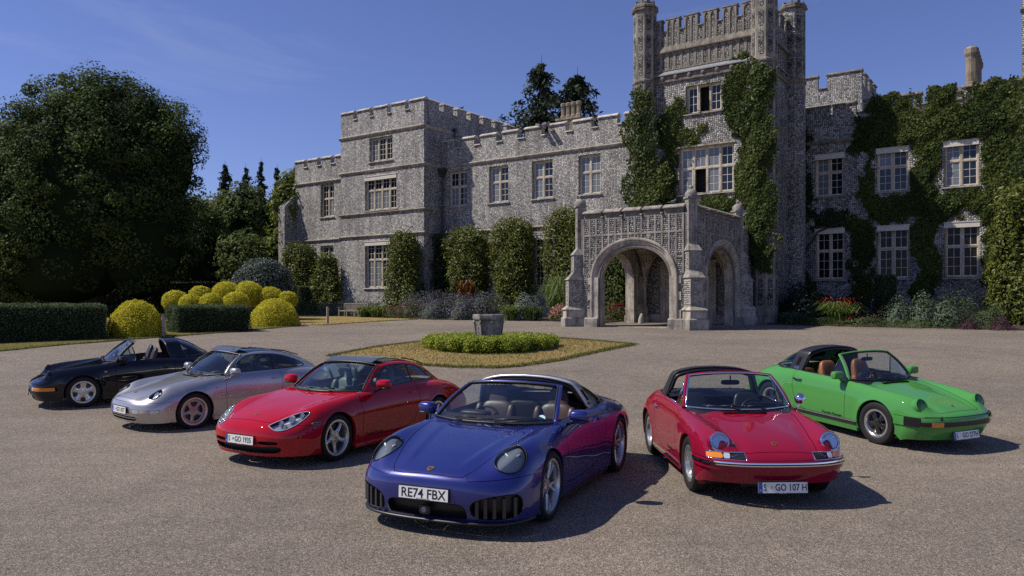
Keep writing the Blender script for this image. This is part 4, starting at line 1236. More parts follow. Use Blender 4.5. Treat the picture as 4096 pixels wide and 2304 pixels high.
# ---- middle range
MU = [(-22.84, -21.11), (-19.12, -17.44), (-15.45, -13.78), (-11.79, -10.14)]
holes = [(a, b, 8.3, 10.88) for a, b in MU] + [(a + .12, b, 2.3, 5.85) for a, b in MU[:3]]
wall_front(wr_ + .001, -5.8, -1.2, 12.55, 9.9, holes, .34, 22).build('wall', M_flint, house)
for i, (a, b) in enumerate(MU):
    window(house, a, b, 8.3, 10.88, 9.9, 2, TWO, False, {(0, 0), (0, 1)} if i in (1, 2) else ({(0, 0), (1, 0), (0, 1), (1, 1)} if i == 3 else {(0, 0)}))
for i, (a, b) in enumerate(MU[:3]):
    window(house, a + .12, b, 2.3, 5.85, 9.9, 2, [(.6, 2, 4), (1, 2, 3)], True, single=False)
string_course(house, wr_ + .14, -6.0, 9.9, 11.42, h=.27); string_course(house, wr_ + .14, -6.0, 9.9, 6.45, h=.2)
mu = [(-23.49, -22.35), (-21.8, -20.45), (-19.87, -18.5), (-17.93, -16.66), (-16.04, -14.67), (-14.11, -12.75), (-12.2, -10.82), (-10.32, -8.93), (-8.41, -6.8)]
for i, (a, b) in enumerate(mu): merlon(house, a, b, 9.9, 12.551, 13.13, M_flint, M_cap)
for (a, b), (c, d) in zip(mu, mu[1:]): crenel(house, b - .05, c + .05, 9.9, 12.62, M_cap)
# rainwater hopper and pipe in the corner
p = MB(); p.frustum((-.09, .09, -.09, .09), (-.22, .22, -.2, .2), -.5, -.1); p.box(-.25, .25, -.22, .22, -.1, .12)
p.lathe([(.07, -8.2), (.07, -.45)], 10); 
for z in (-2.2, -4.4, -6.3): p.lathe([(.085, z), (.085, z + .12)], 10)
pp = p.build('downpipe', M_iron, house, loc=(-23.2, 9.62, 11.0))
p2 = MB(); p2.lathe([(.06, -1.4), (.06, .1)], 10); p2.box(-.14, .14, -.12, .12, .1, .38); p2.build('downpipe', M_iron, house, loc=(-23.3, 11.2, 14.0))
# floodlights on the parapet
fl = MB(); fl.box(-.16, .16, -.55, -.1, 0, .14); fl.tube([(0, -.1, .05), (0, .15, .35), (0, .35, .3), (0, .4, 0)], .025, 6)
for u in (-14.6, -14.05): obj('floodlight', fl.mesh('floodlight'), M_lead, house, loc=(u, 9.8, 13.1), rot=(0, .3 if u < -14.3 else -.2, 0))
# chimney stack with four octagonal pots
def chimney(u, v, z0, z1, n, du, r, m, rows=1, pot=1.5, parent=house):
    b = MB(); w = du * n
    b.box(u - w / 2 - .1, u + w / 2 + .1, v - .45, v + .45, z0, z1); b.box(u - w / 2 - .2, u + w / 2 + .2, v - .55, v + .55, z1, z1 + .15)
    o = b.build('chimney', m, parent)
    for i in range(n):
        q = MB(); q.lathe([(r * 1.15, 0), (r * 1.15, .22), (r * .85, .3), (r * .8, pot - .35), (r * 1.05, pot - .25), (r * 1.1, pot - .05), (r * .8, pot)], 8)
        q.build('chimney_pot', m, o, loc=(u - w / 2 + du * (i + .5), v, z1 + .15))
    return o
M_chim = stone_mat('chimney_brick', (.34, .29, .22), (.16, .135, .105))
chimney(-16.85, 17.5, 12.5, 15.35, 4, .46, .21, M_chim, pot=1.25)
# ---- right-hand range under the ivy
RU = [(1.41, 3.12), (4.99, 6.73), (8.57, 10.33)]
holes = [(a, b, 7.93, 10.58) for a, b in RU] + [(a + .05, b + .04, 2.68, 5.88) for a, b in RU] + [(2.05, 2.3, 1.0, 1.65), (5.9, 6.15, 1.0, 1.65)]
wall_front(-.2, 22, -1.5, 12.9, 17.0, holes, .34, 30).build('wall', M_flint_d, house)
for i, (a, b) in enumerate(RU):
    window(house, a, b, 7.93, 10.58, 17.0, 2, TWO, True, {(0, 0), (0, 1)} if i < 1 else ({(0, 0)} if i == 2 else set()))
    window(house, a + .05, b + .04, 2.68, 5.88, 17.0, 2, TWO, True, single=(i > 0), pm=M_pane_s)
for u in (2.05, 5.9): MB().box(u + .02, u + .23, 17.2, 17.22, 1.02, 1.63).build('vent_grille', M_iron, house)
string_course(house, -.1, 22, 17.0, 11.45, M_stone_d, h=.27)
mu = [(-.9, .35), (.68, 2.25), (2.48, 3.81), (4.27, 5.71), (5.98, 7.42), (7.78, 9.2), (9.55, 11.05), (11.38, 12.8), (13.1, 14.6)]
for a, b in mu: merlon(house, a, b, 17.0, 12.901, 13.55, M_flint_d, M_stone_d)
for (a, b), (c, d) in zip(mu, mu[1:]): crenel(house, b - .05, c + .05, 17.0, 12.98, M_stone_d)
# block with battlements behind
wall_front(-4, 2.46, 10, 17.1, 26.0, (), .3, 34).build('wall', M_flint_d, house)
for a, b in [(-2.4, -.6), (.07, 2.46)]: merlon(house, a, b, 26.0, 17.101, 18.0, M_flint_d, M_stone_d)
crenel(house, -.65, .12, 26.0, 17.15, M_stone_d)
for a, b in [(27.2, 28.2), (28.9, 29.9), (30.6, 31.6)]: merlon_side(house, 2.46, a, b, 17.101, 18.0, M_flint_d, M_stone_d)
def chimney_cluster(u, v, z0, z1, n, parent=house, r=.42):
    b = MB(); b.box(u - .7, u + .7, v - .7, v + n * .8, z0 - 6, z0); b.box(u - .85, u + .85, v - .85, v + n * .8 + .15, z0, z0 + .25)
    o = b.build('chimney', M_chim, parent)
    for i in range(n):
        q = MB(); q.lathe([(r * 1.1, 0), (r * 1.1, .3), (r * .9, .4), (r * .9, z1 - z0 - .6), (r * 1.15, z1 - z0 - .4), (r * 1.15, z1 - z0 - .1), (r * .85, z1 - z0)], 8)
        q.build('chimney_pot', M_chim, o, loc=(u, v + i * .85, z0 + .25))
    return o
chimney_cluster(1.55, 29.5, 15.2, 18.4, 3, r=.36)
chimney_cluster(9.75, 20.0, 13.9, 16.4, 5, r=.34)
# projecting end block at the edge of the view
wall_front(12.47, 20, -1.5, 22, 14.0, (), .3, 17.0).build('wall', M_flint_d, house)
string_course(house, 12.4, 20, 14.0, 11.45, M_stone_d, h=.27); string_course(house, 12.4, 20, 14.0, 16.6, M_stone_d, h=.3)
# flat roofs behind the parapets
for a in ((wl_ + .3, wr_ - .3, 8.3, 21.9, 15.0), (wr_, -6, 10.3, 21.9, 12.2), (.5, 21.8, 17.4, 29.8, 12.5)):
    pass

# ---------------------------------------------------------------- entrance tower
TV = 8.9
holes = [(-3.92, -1.77, 12.3, 13.92), (-4.33, -1.06, 7.58, 10.32)]
wall_front(-6.5, .7, -1.2, 17.40, TV, holes, .36, 15.2).build('wall', M_flint_d, tower)
window(tower, *holes[0], TV, 3, [(1, 2, 3)], False, set(), {(1, 0)})
window(tower, *holes[1], TV, 4, [(.55, 2, 3), (1, 2, 2)], False, {(0, 0), (0, 1), (1, 1), (2, 1)}, {(1, 0)})
MB().box(-4.45, -.94, TV - .06, TV + .02, 10.325, 10.42).build('hood_mould', M_stone, tower)
# sloped set-off below the battlements, lead-covered string and carved frieze
for side in (0, 1):
    def strip(poly_z, name, m):
        if side == 0: return MB().prism([(TV - p, z) for p, z in poly_z], -5.95, .1, 'x').build(name, m, tower)
        return MB().prism([(.7 + .55 + p - .55, z) for p, z in poly_z], TV + .6, 13.6, 'y').build(name, m, tower)
    strip([(-.02, 16.15), (.16, 16.12), (.16, 16.2), (-.02, 16.62)], 'set_off', M_stone_d)
    strip([(-.02, 14.78), (.20, 14.74), (.20, 14.80), (-.02, 15.05)], 'lead_string', M_lead)
    strip([(-.02, 14.30), (.07, 14.30), (.10, 14.36), (.10, 14.46), (.05, 14.5), (.05, 14.74), (-.02, 14.76)], 'frieze', M_stone_d)
bm_ = MB(); bm_.lathe([(.17, 0), (.16, .05), (.10, .07), (.085, .12), (.03, .14), (0, .14)], 9, Matrix.Rotation(R(90), 4, 'X'))
for k in range(4): bm_.box(-.13, .13, -.09, -.05, -.035, .035, Matrix.Rotation(k * R(45), 4, 'Y'))
me_boss = bm_.mesh('carved_boss')
for i in range(7): obj('carved_boss', me_boss, M_stone_d, tower, loc=(-5.35 + i * .84, TV - .05, 14.62), rot=(0, i * 1.3, 0))
for i in range(4): obj('carved_boss', me_boss, M_stone_d, tower, loc=(.75, TV + 1.3 + i * .95, 14.62), rot=(0, i, R(90)))
# battlements: flint panels between stone ribs
pitch = 1.155; u = -5.95
MERL = [(-5.93, -5.46), (-5.14, -4.34), (-4.0, -3.19), (-2.85, -2.04), (-1.7, -.89), (-.55, .08)]
for a, b in MERL: merlon(tower, a, b, TV, 17.401, 18.08, M_flint_p, M_rib, .36, .07, .13)
for (a, b), (c, d) in zip(MERL, MERL[1:]): crenel(tower, b - .05, c + .05, TV, 17.45, M_rib, .36)
def rib(name, u0, u1, z0, z1, v, p, m, parent):
    return shared_box(name, u1 - u0, p, z1 - z0, m, parent, ((u0 + u1) / 2, v - p, z0))
edges = sorted([x for ab in MERL for x in ab])
ribs = set()
for a, b in MERL:
    ribs |= {round(a + .045, 3), round(b - .045, 3)}
    if b - a > .7: ribs.add(round((a + b) / 2, 3))
for x in sorted(ribs): rib('stone_rib', x - .05, x + .05, 16.5, 18.07, TV, .045, M_rib, tower)
# tracery heads at the tops of the panels
def arch_head(w, h, t):
    """spandrel stone with a cusped pointed opening cut from it: two triangular fillets"""
    m = MB()
    for s in (-1, 1):
        m.prism([(s * w / 2, 0), (s * w / 2, h), (0, h), (s * w * .10, h * .72), (s * w * .30, h * .55), (s * w * .38, h * .2)] if s < 0 else [(s * w * .38, h * .2), (s * w * .30, h * .55), (s * w * .10, h * .72), (0, h), (s * w / 2, h), (s * w / 2, 0)], -t, 0, 'y')
    return m.mesh('panel_head')
hd = arch_head(.38, .24, .04); hd.materials.append(M_rib)
rl = sorted(ribs)
for a, b in zip(rl, rl[1:]):
    if .3 < b - a < .55:
        c = (a + b) / 2; inm = any(p <= c <= q for p, q in MERL)
        obj('panel_head', hd, None, tower, loc=(c, TV - .003, 17.82 if inm else 17.18), scale=((b - a - .08) / .38, 1, 1))
MB().box(-5.9, .05, TV - .012, TV + .01, 15.04, 16.14).box(-5.9, .05, TV - .012, TV + .01, 16.5, 17.36).build('flint_panel', M_flint_p, tower)
# panelled band
nP = 14; x0, x1 = -5.9, .05; wp = (x1 - x0) / nP
for i in range(nP + 1): rib('stone_rib', x0 + i * wp - .075, x0 + i * wp + .075, 15.051, 16.13, TV, .04, M_rib, tower)
for i in range(nP):
    c = x0 + (i + .5) * wp
    obj('panel_head', hd, None, tower, loc=(c, TV - .003, 15.9), scale=((wp - .14) / .38, 1, 1))
    obj('panel_head', hd, None, tower, loc=(c, TV - .003, 15.28), scale=((wp - .14) / .38, 1, -1))
# the same on the shaded right side
sideV = np.linspace(TV + .75, 13.4, 11)
for v in sideV:
    shared_box('stone_rib', .15, .04, 1.07, M_rib, tower, (.7, v, 15.052)).rotation_euler = (0, 0, R(90))
    shared_box('stone_rib', .10, .045, 1.5, M_rib, tower, (.7, v, 16.5)).rotation_euler = (0, 0, R(90))
vv = TV + .75
for i in range(4):
    merlon_side(tower, .7, vv, vv + .75, 17.401, 18.08, M_flint_p, M_rib, .36, .07, .13); vv += 1.15
# octagonal corner turrets
def turret(u, v, r, z0, z1, levels, cap, parent, m_=None):
    n = 8; off = math.pi / 8
    m = MB(); m.lathe([(r, z0), (r, z1)], n, Matrix.Translation((u, v, 0)) @ Matrix.Rotation(off, 4, 'Z'))
    o = m.build('turret', m_ or M_rib, parent)
    fw = 2 * r * math.sin(math.pi / 8); ap = r * math.cos(math.pi / 8)
    for k in range(n):
        a = math.pi / 4 * k; nx, ny = math.cos(a), math.sin(a)
        if ny > .8: continue
        for (a0, a1) in levels:
            w = fw * .52; q = w / 2; h = a1 - a0
            # cusped panel of flints
            pm = [(-q, .08), (-q * .5, 0), (q * .5, 0), (q, .08), (q, h - .12), (q * .55, h - .04), (0, h), (-q * .55, h - .04), (-q, h - .12)]
            key = ('tp', round(w, 3), round(h, 2))
            if key not in CACHE:
                CACHE[key] = MB().prism(pm, -.02, .0, 'y').mesh('flint_panel'); CACHE[key].materials.append(M_flint_p)
            obj('flint_panel', CACHE[key], None, o, loc=(u + nx * (ap + .004), v + ny * (ap + .004), a0), rot=(0, 0, a + math.pi / 2))
    for z, h, p in cap:
        s = MB(); s.lathe([(r, z), (r + p, z + h * .4), (r + p, z + h * .7), (r, z + h)], 8, Matrix.Translation((u, v, 0)) @ Matrix.Rotation(off, 4, 'Z'))
        s.build('moulding', M_stone_d, o)
    return o
lv = [(1.0 + i * 1.72, 2.55 + i * 1.72) for i in range(8)] + [(14.85, 16.2), (16.4, 17.3), (17.5, 18.5)]
tL = turret(-6.52, TV - .05, .70, -1.2, 18.75, lv, [(14.35, .3, .08), (18.7, .25, .12)], tower)
bc = MB(); bc.lathe([(.80, 18.95), (.80, 19.08), (.62, 19.2), (.6, 19.3)], 8, Matrix.Translation((-6.52, TV - .05, 0)) @ Matrix.Rotation(R(22.5), 4, 'Z'))
for k in range(8): bc.box(-.11, .11, .42, .60, 19.2, 19.42, Matrix.Translation((-6.52, TV - .05, 0)) @ Matrix.Rotation(R(45) * k, 4, 'Z'))
bc.build('battlement_cap', M_stone_d, tL)
tR = turret(.70, TV - .05, .70, -1.2, 21.5, lv + [(18.7, 19.6), (19.8, 20.8)], [(14.35, .3, .08), (21.4, .25, .12)], tower)
tB = turret(.85, 14.0, .72, -1.2, 18.9, [(14.9, 16.2), (16.4, 17.3), (17.5, 18.5)], [(14.35, .3, .08), (18.85, .22, .14)], tower, M_flint_d)
b = MB(); b.lathe([(.8, 19.07), (.8, 19.17), (.6, 19.2)], 8, Matrix.Translation((.85, 14.0, 0)) @ Matrix.Rotation(R(22.5), 4, 'Z'))
for k in range(8): b.box(-.1, .1, .5, .66, 19.17, 19.36, Matrix.Translation((.85, 14.0, 0)) @ Matrix.Rotation(R(45) * k, 4, 'Z'))
b.build('battlement_cap', M_stone_d, tB)
MB().tube([(.85, 14.0, 19.2), (.85, 14.0, 21.2)], .015, 5).build('flagpole', M_iron, tB)
# ---------------------------------------------------------------- the porch
def flints_attr_mat():
    m = bpy.data.materials.new('knapped_flint'); m.use_nodes = True; nt = m.node_tree; L = nt.links; b = nt.nodes['Principled BSDF']
    at = N(nt, 'ShaderNodeAttribute', _attribute_name='tint')
    r = ramp(nt, [(0, (.05, .05, .054)), (.3, (.13, .125, .12)), (.6, (.27, .255, .235)), (1, (.46, .435, .40))])
    L.new(at.outputs['Fac'], r.inputs['Fac'])
    tc = N(nt, 'ShaderNodeTexCoord'); nf = N(nt, 'ShaderNodeTexNoise', Scale=30., Detail=4.); L.new(tc.outputs['Object'], nf.inputs['Vector'])
    rf = ramp(nt, [(.3, (.6, .6, .6)), (.7, (1.25, 1.25, 1.25))]); L.new(nf.outputs['Fac'], rf.inputs['Fac'])
    x = N(nt, 'ShaderNodeMix', _data_type='RGBA', _blend_type='MULTIPLY', Factor=1.); L.new(r.outputs['Color'], x.inputs['A']); L.new(rf.outputs['Color'], x.inputs['B'])
    L.new(x.outputs['Result'], b.inputs['Base Color']); b.inputs['Roughness'].default_value = .5
    return m
M_knap = flints_attr_mat()
M_mortar = mat('mortar', (.17, .155, .135), .95, bump=(20, .6, .02), vary=(3, .3))

class Flints:
    """single flints set in mortar, each a small faceted stone"""
    def __init__(s, seed=3): s.V = []; s.T = []; s.g = np.random.default_rng(seed)
    def patch(s, org, ux, uz, nrm, w, h, mask=None, sz=.125, light=0.):
        g = s.g; org, ux, uz, nrm = map(np.array, (org, ux, uz, nrm)); ch = sz * .78
        z = 0.
        while z + ch <= h + .02:
            x = g.uniform(0, .05); hh = ch * g.uniform(.85, 1.1)
            while x < w - .02:
                ww = min(sz * g.uniform(.7, 1.35), w - x)
                if ww > .035 and (mask is None or mask(x + ww / 2, z + hh / 2)):
                    e = .009; a0, a1, b0, b1 = x + e, x + ww - e, z + e, min(z + hh - e, h)
                    c = [(a0 + g.uniform(0, .012), b0 + g.uniform(0, .012)), (a1 - g.uniform(0, .012), b0 + g.uniform(0, .012)), (a1 - g.uniform(0, .015), b1 - g.uniform(0, .015)), (a0 + g.uniform(0, .015), b1 - g.uniform(0, .015))]
                    k = .62 + g.uniform(-.08, .08); mx_, mz_ = (a0 + a1) / 2, (b0 + b1) / 2; pr = g.uniform(.016, .04)
                    base = [org + ux * p + uz * q for p, q in c]
                    top = [org + ux * (mx_ + (p - mx_) * k) + uz * (mz_ + (q - mz_) * k) + nrm * pr for p, q in c]
                    s.V += base + top; s.T.append(np.clip(g.beta(1.5, 1.15) + light, 0, 1))
                x += ww
            z += hh
    def build(s, parent, name='flintwork'):
        n = len(s.T); b = np.arange(n)[:, None] * 8
        q = np.array([(4, 5, 6, 7), (0, 1, 5, 4), (1, 2, 6, 5), (2, 3, 7, 6), (3, 0, 4, 7)])
        F = (b[:, :, None] + q[None]).reshape(-1, 4)
        o = obj(name, mesh_np(name, np.array(s.V), F, tint=np.repeat(s.T, 5)), M_knap, parent); o['kind'] = 'stuff'; return o

def arch_z(t, zs, rise):
    """four-centred arch"""
    t = min(1., abs(t)); return zs + rise * ((1 - t ** 2.25) ** .5) * .97 + rise * .03 * (1 - t)

def arch_wall(parent, M, a, b, c, hw, zs, rise, ztop, t0, t1, m):
    """wall slab with an arched opening, in local x,z with thickness t0..t1 in y"""
    mb = MB()
    xs = [a] + [c - hw - .001] + [c - hw * math.cos(math.pi * i / 28) for i in range(29)] + [c + hw + .001] + [b]
    bot = [(-.6 if (x < c - hw or x > c + hw) else arch_z((x - c) / hw, zs, rise)) for x in xs]
    for i in range(len(xs) - 1):
        x0, x1, z0, z1 = xs[i], xs[i + 1], bot[i], bot[i + 1]
        mb.add([(x0, t0, z0), (x1, t0, z1), (x1, t0, ztop), (x0, t0, ztop)], [(0, 1, 2, 3)], M)
        mb.add([(x0, t1, z0), (x1, t1, z1), (x1, t1, ztop), (x0, t1, ztop)], [(3, 2, 1, 0)], M)
        mb.add([(x0, t0, z0), (x0, t1, z0), (x1, t1, z1), (x1, t0, z1)], [(0, 1, 2, 3)], M)
        mb.add([(x0, t0, ztop), (x1, t0, ztop), (x1, t1, ztop), (x0, t1, ztop)], [(0, 1, 2, 3)], M)
    return mb.build('wall', m, parent)

def archivolt(parent, M, c, hw, zs, rise, prof, m, name='arch_moulding'):
    """moulded ring: prof = [(outward offset, y)]"""
    n = 48; pts = []
    for i in range(n + 1):
        t = -math.cos(math.pi * i / n); pts.append((c + hw * t, arch_z(t, zs, rise)))
    pts = [(c - hw, -.3), (c - hw, zs * .5)] + pts + [(c + hw, zs * .5), (c + hw, -.3)]
    V = []; F = []; k = len(prof)
    for i, p in enumerate(pts):
        q0, q1 = pts[max(i - 1, 0)], pts[min(i + 1, len(pts) - 1)]
        tx, tz = q1[0] - q0[0], q1[1] - q0[1]; l = math.hypot(tx, tz); nx, nz = -tz / l, tx / l
        for d, y in prof: V.append((p[0] + nx * d, y, p[1] + nz * d))
    for i in range(len(pts) - 1):
        for j in range(k - 1): F.append((i * k + j, i * k + j + 1, (i + 1) * k + j + 1, (i + 1) * k + j))
    mb = MB(); mb.add(V, F, M); o = mb.build(name, m, parent); auto_smooth(o, 40); return o

I4 = Matrix.Identity(4)
CL, CR, CB, CBL = (-5.92, 0.), (0., 0.), (0., 6.5), (-5.92, 6.5)
fl = Flints()
# side frame: local x = v, y = -u (outwards is -y)
def side_M(u): return Matrix(((0, -1, 0, u), (1, 0, 0, 0), (0, 0, 1, 0), (0, 0, 0, 1)))
M_R = side_M(0.); M_Lf = Matrix(((0, 1, 0, -5.92), (1, 0, 0, 0), (0, 0, 1, 0), (0, 0, 0, 1)))
arch_wall(porch, I4, -5.8, -.1, -2.87, 1.86, 2.4, 1.5, 5.42, -.2, .3, M_mortar)
arch_wall(porch, M_R, .1, 6.45, 3.5, 1.95, 2.4, 1.52, 5.42, -.2, .3, M_mortar)
arch_wall(porch, M_Lf, .1, 6.45, 3.5, 1.95, 2.4, 1.52, 5.42, -.2, .3, M_porch)
PR = [(-.02, .34), (-.02, -.06), (.03, -.12), (.10, -.13), (.13, -.20), (.20, -.21), (.24, -.27), (.31, -.27), (.36, -.34), (.43, -.345), (.46, -.30), (.46, -.19)]
archivolt(porch, I4, -2.87, 1.86, 2.4, 1.5, PR, M_porch); archivolt(porch, M_R, 3.5, 1.95, 2.4, 1.52, PR, M_porch); archivolt(porch, M_Lf, 3.5, 1.95, 2.4, 1.52, PR, M_porch)
# dressed jambs beside the openings, alternately long and short blocks
def jambs(M, x, s, up):
    z = .45; i = 0
    for h in (.42, .46, .4, .38, .36):
        L = .62 if i % 2 == 0 else .40
        a, b = (x + s * .04, x + s * L)
        o = MB().box(min(a, b), max(a, b), -.262, .31, z + .003, z + h - .003, M).build('quoin', M_porch, porch); z += h; i += 1
for (M, c, hw) in ((I4, -2.87, 1.86), (M_R, 3.5, 1.95)):
    for s in (-1, 1): jambs(M, c + s * hw, s, 0)
    for s in (-1, 1):   # wall plinths at the foot of the jambs
        x = c + s * hw; a, b = (x + s * .01, x + s * .75)
        m = MB(); m.box(min(a, b), max(a, b), -.42, .42, -.6, .40, M); m.frustum((min(a, b), max(a, b), -.42, .42), (min(a, b), max(a, b), -.29, .34), .40, .47, M); m.build('plinth', M_porch_d, porch)
# stone grid over the flint field and the single flints
def arch_mask(c, hw, off):
    def f(x, z):
        if z < 2.35: return abs(x - c) > hw + .62
        t = (x - c) / (hw + off)
        return abs(t) > 1 or z > arch_z(t, 2.4, 1.5 + off) + .02
    return f
mk = arch_mask(-2.87, 1.86, .46)
fl.patch((-5.6, -.2, .95), (1, 0, 0), (0, 0, 1), (0, -1, 0), 5.3, 4.45, lambda x, z: mk(x - 5.6, z + .95))
mk2 = arch_mask(3.5, 1.95, .46)
fl.patch((.2, .3, .95), (0, 1, 0), (0, 0, 1), (1, 0, 0), 0, 0)
fl.patch((.2, .3, .95), (0, 1, 0), (0, 0, 1), (1, 0, 0), 5.9, 4.45, lambda x, z: mk2(x + .3, z + .95))
def grid(M, a, b, c, hw):
    n = 15; st = (b - a) / n
    for i in range(n + 1):
        x = a + i * st; t = (x - c) / (hw + .47)
        z0 = 2.55 if abs(t) >= 1 else arch_z(t, 2.4, 1.5 + .47) + .01
        if abs(t) > .97: z0 = max(z0, 2.6)
        z1 = 5.40
        MB().box(x - .04, x + .04, -.245, -.19, z0, z1, M).build('stone_rib', M_porch_d, porch)
    for z, lo in ((4.56, None), (3.38, 1)):
        if lo:
            for s in (-1, 1):
                e = c + s * (hw + .46) * .93; q = a if s < 0 else b
                MB().box(min(e, q), max(e, q), -.241, -.19, z - .045, z + .045, M).build('stone_rib', M_porch_d, porch)
        else: MB().box(a, b, -.249, -.19, z - .045, z + .045, M).build('stone_rib', M_porch_d, porch)
    # little battlements
    k = 5; w = (b - a) / k
    for i in range(k):
        x0, x1 = a + i * w + (.0 if i == 0 else .11), a + (i + 1) * w - (.0 if i == k - 1 else .11)
        o = MB().box(x0, x1, -.2, .25, 5.42, 5.66, M).build('merlon', M_mortar, porch)
        m = MB(); P = [(-.32, 5.661), (.37, 5.661), (.37, 5.70), (.06, 5.86), (-.02, 5.86), (-.32, 5.71)]
        m.prism(P, x0 - .05, x1 + .05, 'x', M).build('coping', M_porch_d, o)
        if i: 
            q = MB(); q.prism([(-.32, 5.425), (.30, 5.425), (.30, 5.53), (.02, 5.56), (-.32, 5.48)], x0 - .165, x0 - .055, 'x', M).build('crenel_coping', M_porch_d, porch)
    return
grid(I4, -5.6, -.3, -2.87, 1.86); grid(M_R, .3, 6.2, 3.5, 1.95)
MB().box(-5.7, -5.4, .35, 6.2, 4.9, 5.42).build('parapet', M_porch_d, porch)

# diagonal buttresses, each rising to a pinnacle
def flint_face(M, x0, x1, z0, z1, y, nrm, axis):
    o = M @ Vector((x0, y, z0)) if axis == 'x' else M @ Vector((y, x0, z0))
    ux = (M.to_3x3() @ Vector((1, 0, 0))) if axis == 'x' else (M.to_3x3() @ Vector((0, 1, 0)))
    fl.patch(o, ux, (0, 0, 1), M.to_3x3() @ Vector(nrm), x1 - x0, z1 - z0, sz=.115, light=.12)
def buttress(cu, cv, ang):
    M = Matrix.Translation((cu, cv, 0)) @ Matrix.Rotation(ang, 4, 'Z')
    b = MB(); b.box(-.5, .92, -.46, .46, -.6, .42, M); b.frustum((-.5, .92, -.46, .46), (-.5, .85, -.40, .40), .42, .48, M)
    o = b.build('buttress', M_porch_d, porch)
    b = MB(); b.box(-.5, .83, -.39, .39, .48, .86, M); b.frustum((-.5, .90, -.45, .45), (-.5, .72, -.31, .31), .86, 1.03, M); b.build('base_course', M_porch, o)
    b = MB(); b.box(-.5, .70, -.32, .32, 1.03, 2.36, M); b.frustum((-.5, .76, -.38, .38), (-.5, .43, -.28, .28), 2.36, 2.72, M); b.build('stage', M_porch_d, o)
    b = MB(); b.box(-.4, .42, -.29, .29, 2.72, 3.62, M); b.frustum((-.4, .48, -.35, .35), (-.4, .20, -.21, .21), 3.62, 3.98, M); b.build('stage', M_porch_d, o)
    b = MB(); b.box(-.215, .215, -.215, .215, 3.6, 6.02, M); b.build('pinnacle_shaft', M_porch_d, o)
    b = MB(); T = M
    b.lathe([(.30, 6.02), (.39, 6.06), (.39, 6.12), (.33, 6.16)], 4, T @ Matrix.Rotation(R(45), 4, 'Z'))
    b.lathe([(.29, 6.16), (.29, 6.25), (.26, 6.36), (.17, 6.45), (.08, 6.49), (.055, 6.53)], 12, T)
    b.lathe([(.05, 6.50), (.08, 6.53), (.095, 6.585), (.08, 6.64), (.03, 6.68), (0, 6.685)], 12, T)
    q = b.build('finial', M_porch_d, o); auto_smooth(q, 50)
    for s in (-1, 1):
        flint_face(M, -.1, .62, 1.12, 2.3, s * .32, (0, s, 0), 'x'); flint_face(M, 0, .36, 2.78, 3.55, s * .29, (0, s, 0), 'x')
        for z in (4.5, 5.2): flint_face(M, -.1, .1, z, z + .25, s * .215, (0, s, 0), 'x')
    flint_face(M, -.16, .16, 1.1, 2.3, .70, (1, 0, 0), 'y'); flint_face(M, -.12, .12, 2.78, 3.5, .42, (1, 0, 0), 'y')
    for z in (4.3, 4.95, 5.55): flint_face(M, -.1, .1, z, z + .34, .215, (1, 0, 0), 'y')
    return o
buttress(*CL, R(-135)); buttress(*CR, R(-45)); buttress(*CB, R(45)); buttress(*CBL, R(135))

# inside: back wall with the door, vault and shafts
MB().box(-5.8, -4.58, 6.9, 7.2, -.6, 5.2).box(-1.3, -.1, 6.9, 7.2, -.6, 5.2).box(-4.58, -1.3, 6.9, 7.2, 3.42, 5.2).build('wall', M_mortar, porch)
MB().box(-5.8, .08, 7.2, 8.88, -.6, 5.2).build('wall', M_mortar, porch)
fl.patch((-5.75, 6.9, .6), (1, 0, 0), (0, 0, 1), (0, -1, 0), 1.15, 4.0, sz=.125, light=.05); fl.patch((-1.28, 6.9, .6), (1, 0, 0), (0, 0, 1), (0, -1, 0), 1.1, 4.0, sz=.125)
fl.patch((.08, 7.25, .6), (0, 1, 0), (0, 0, 1), (1, 0, 0), 1.6, 4.5, sz=.125)
MB().box(-5.8, -4.6, 6.75, 6.9, -.6, .55).box(-1.28, -.1, 6.75, 6.9, -.6, .55).build('plinth', M_porch, porch)
df = MB(); df.box(-4.58, -4.05, 6.78, 7.15, 0, 3.42).box(-1.83, -1.3, 6.78, 7.15, 0, 3.42).box(-4.05, -1.83, 6.78, 7.15, 2.95, 3.42).box(-4.70, -1.18, 6.70, 6.9, 3.42, 3.56)
df.box(-4.40, -4.25, 6.72, 6.78, .3, 3.2).box(-4.2, -4.12, 6.74, 6.78, .3, 3.1)
dfo = df.build('door_surround', M_porch, porch)
MB().box(-4.05, -1.83, 7.02, 7.1, 0, 2.95).build('door', M_door, porch)
for k in range(6): pass
MB().box(-5.75, -.15, .2, 6.85, 4.62, 4.8).build('ceiling', M_porch, porch)
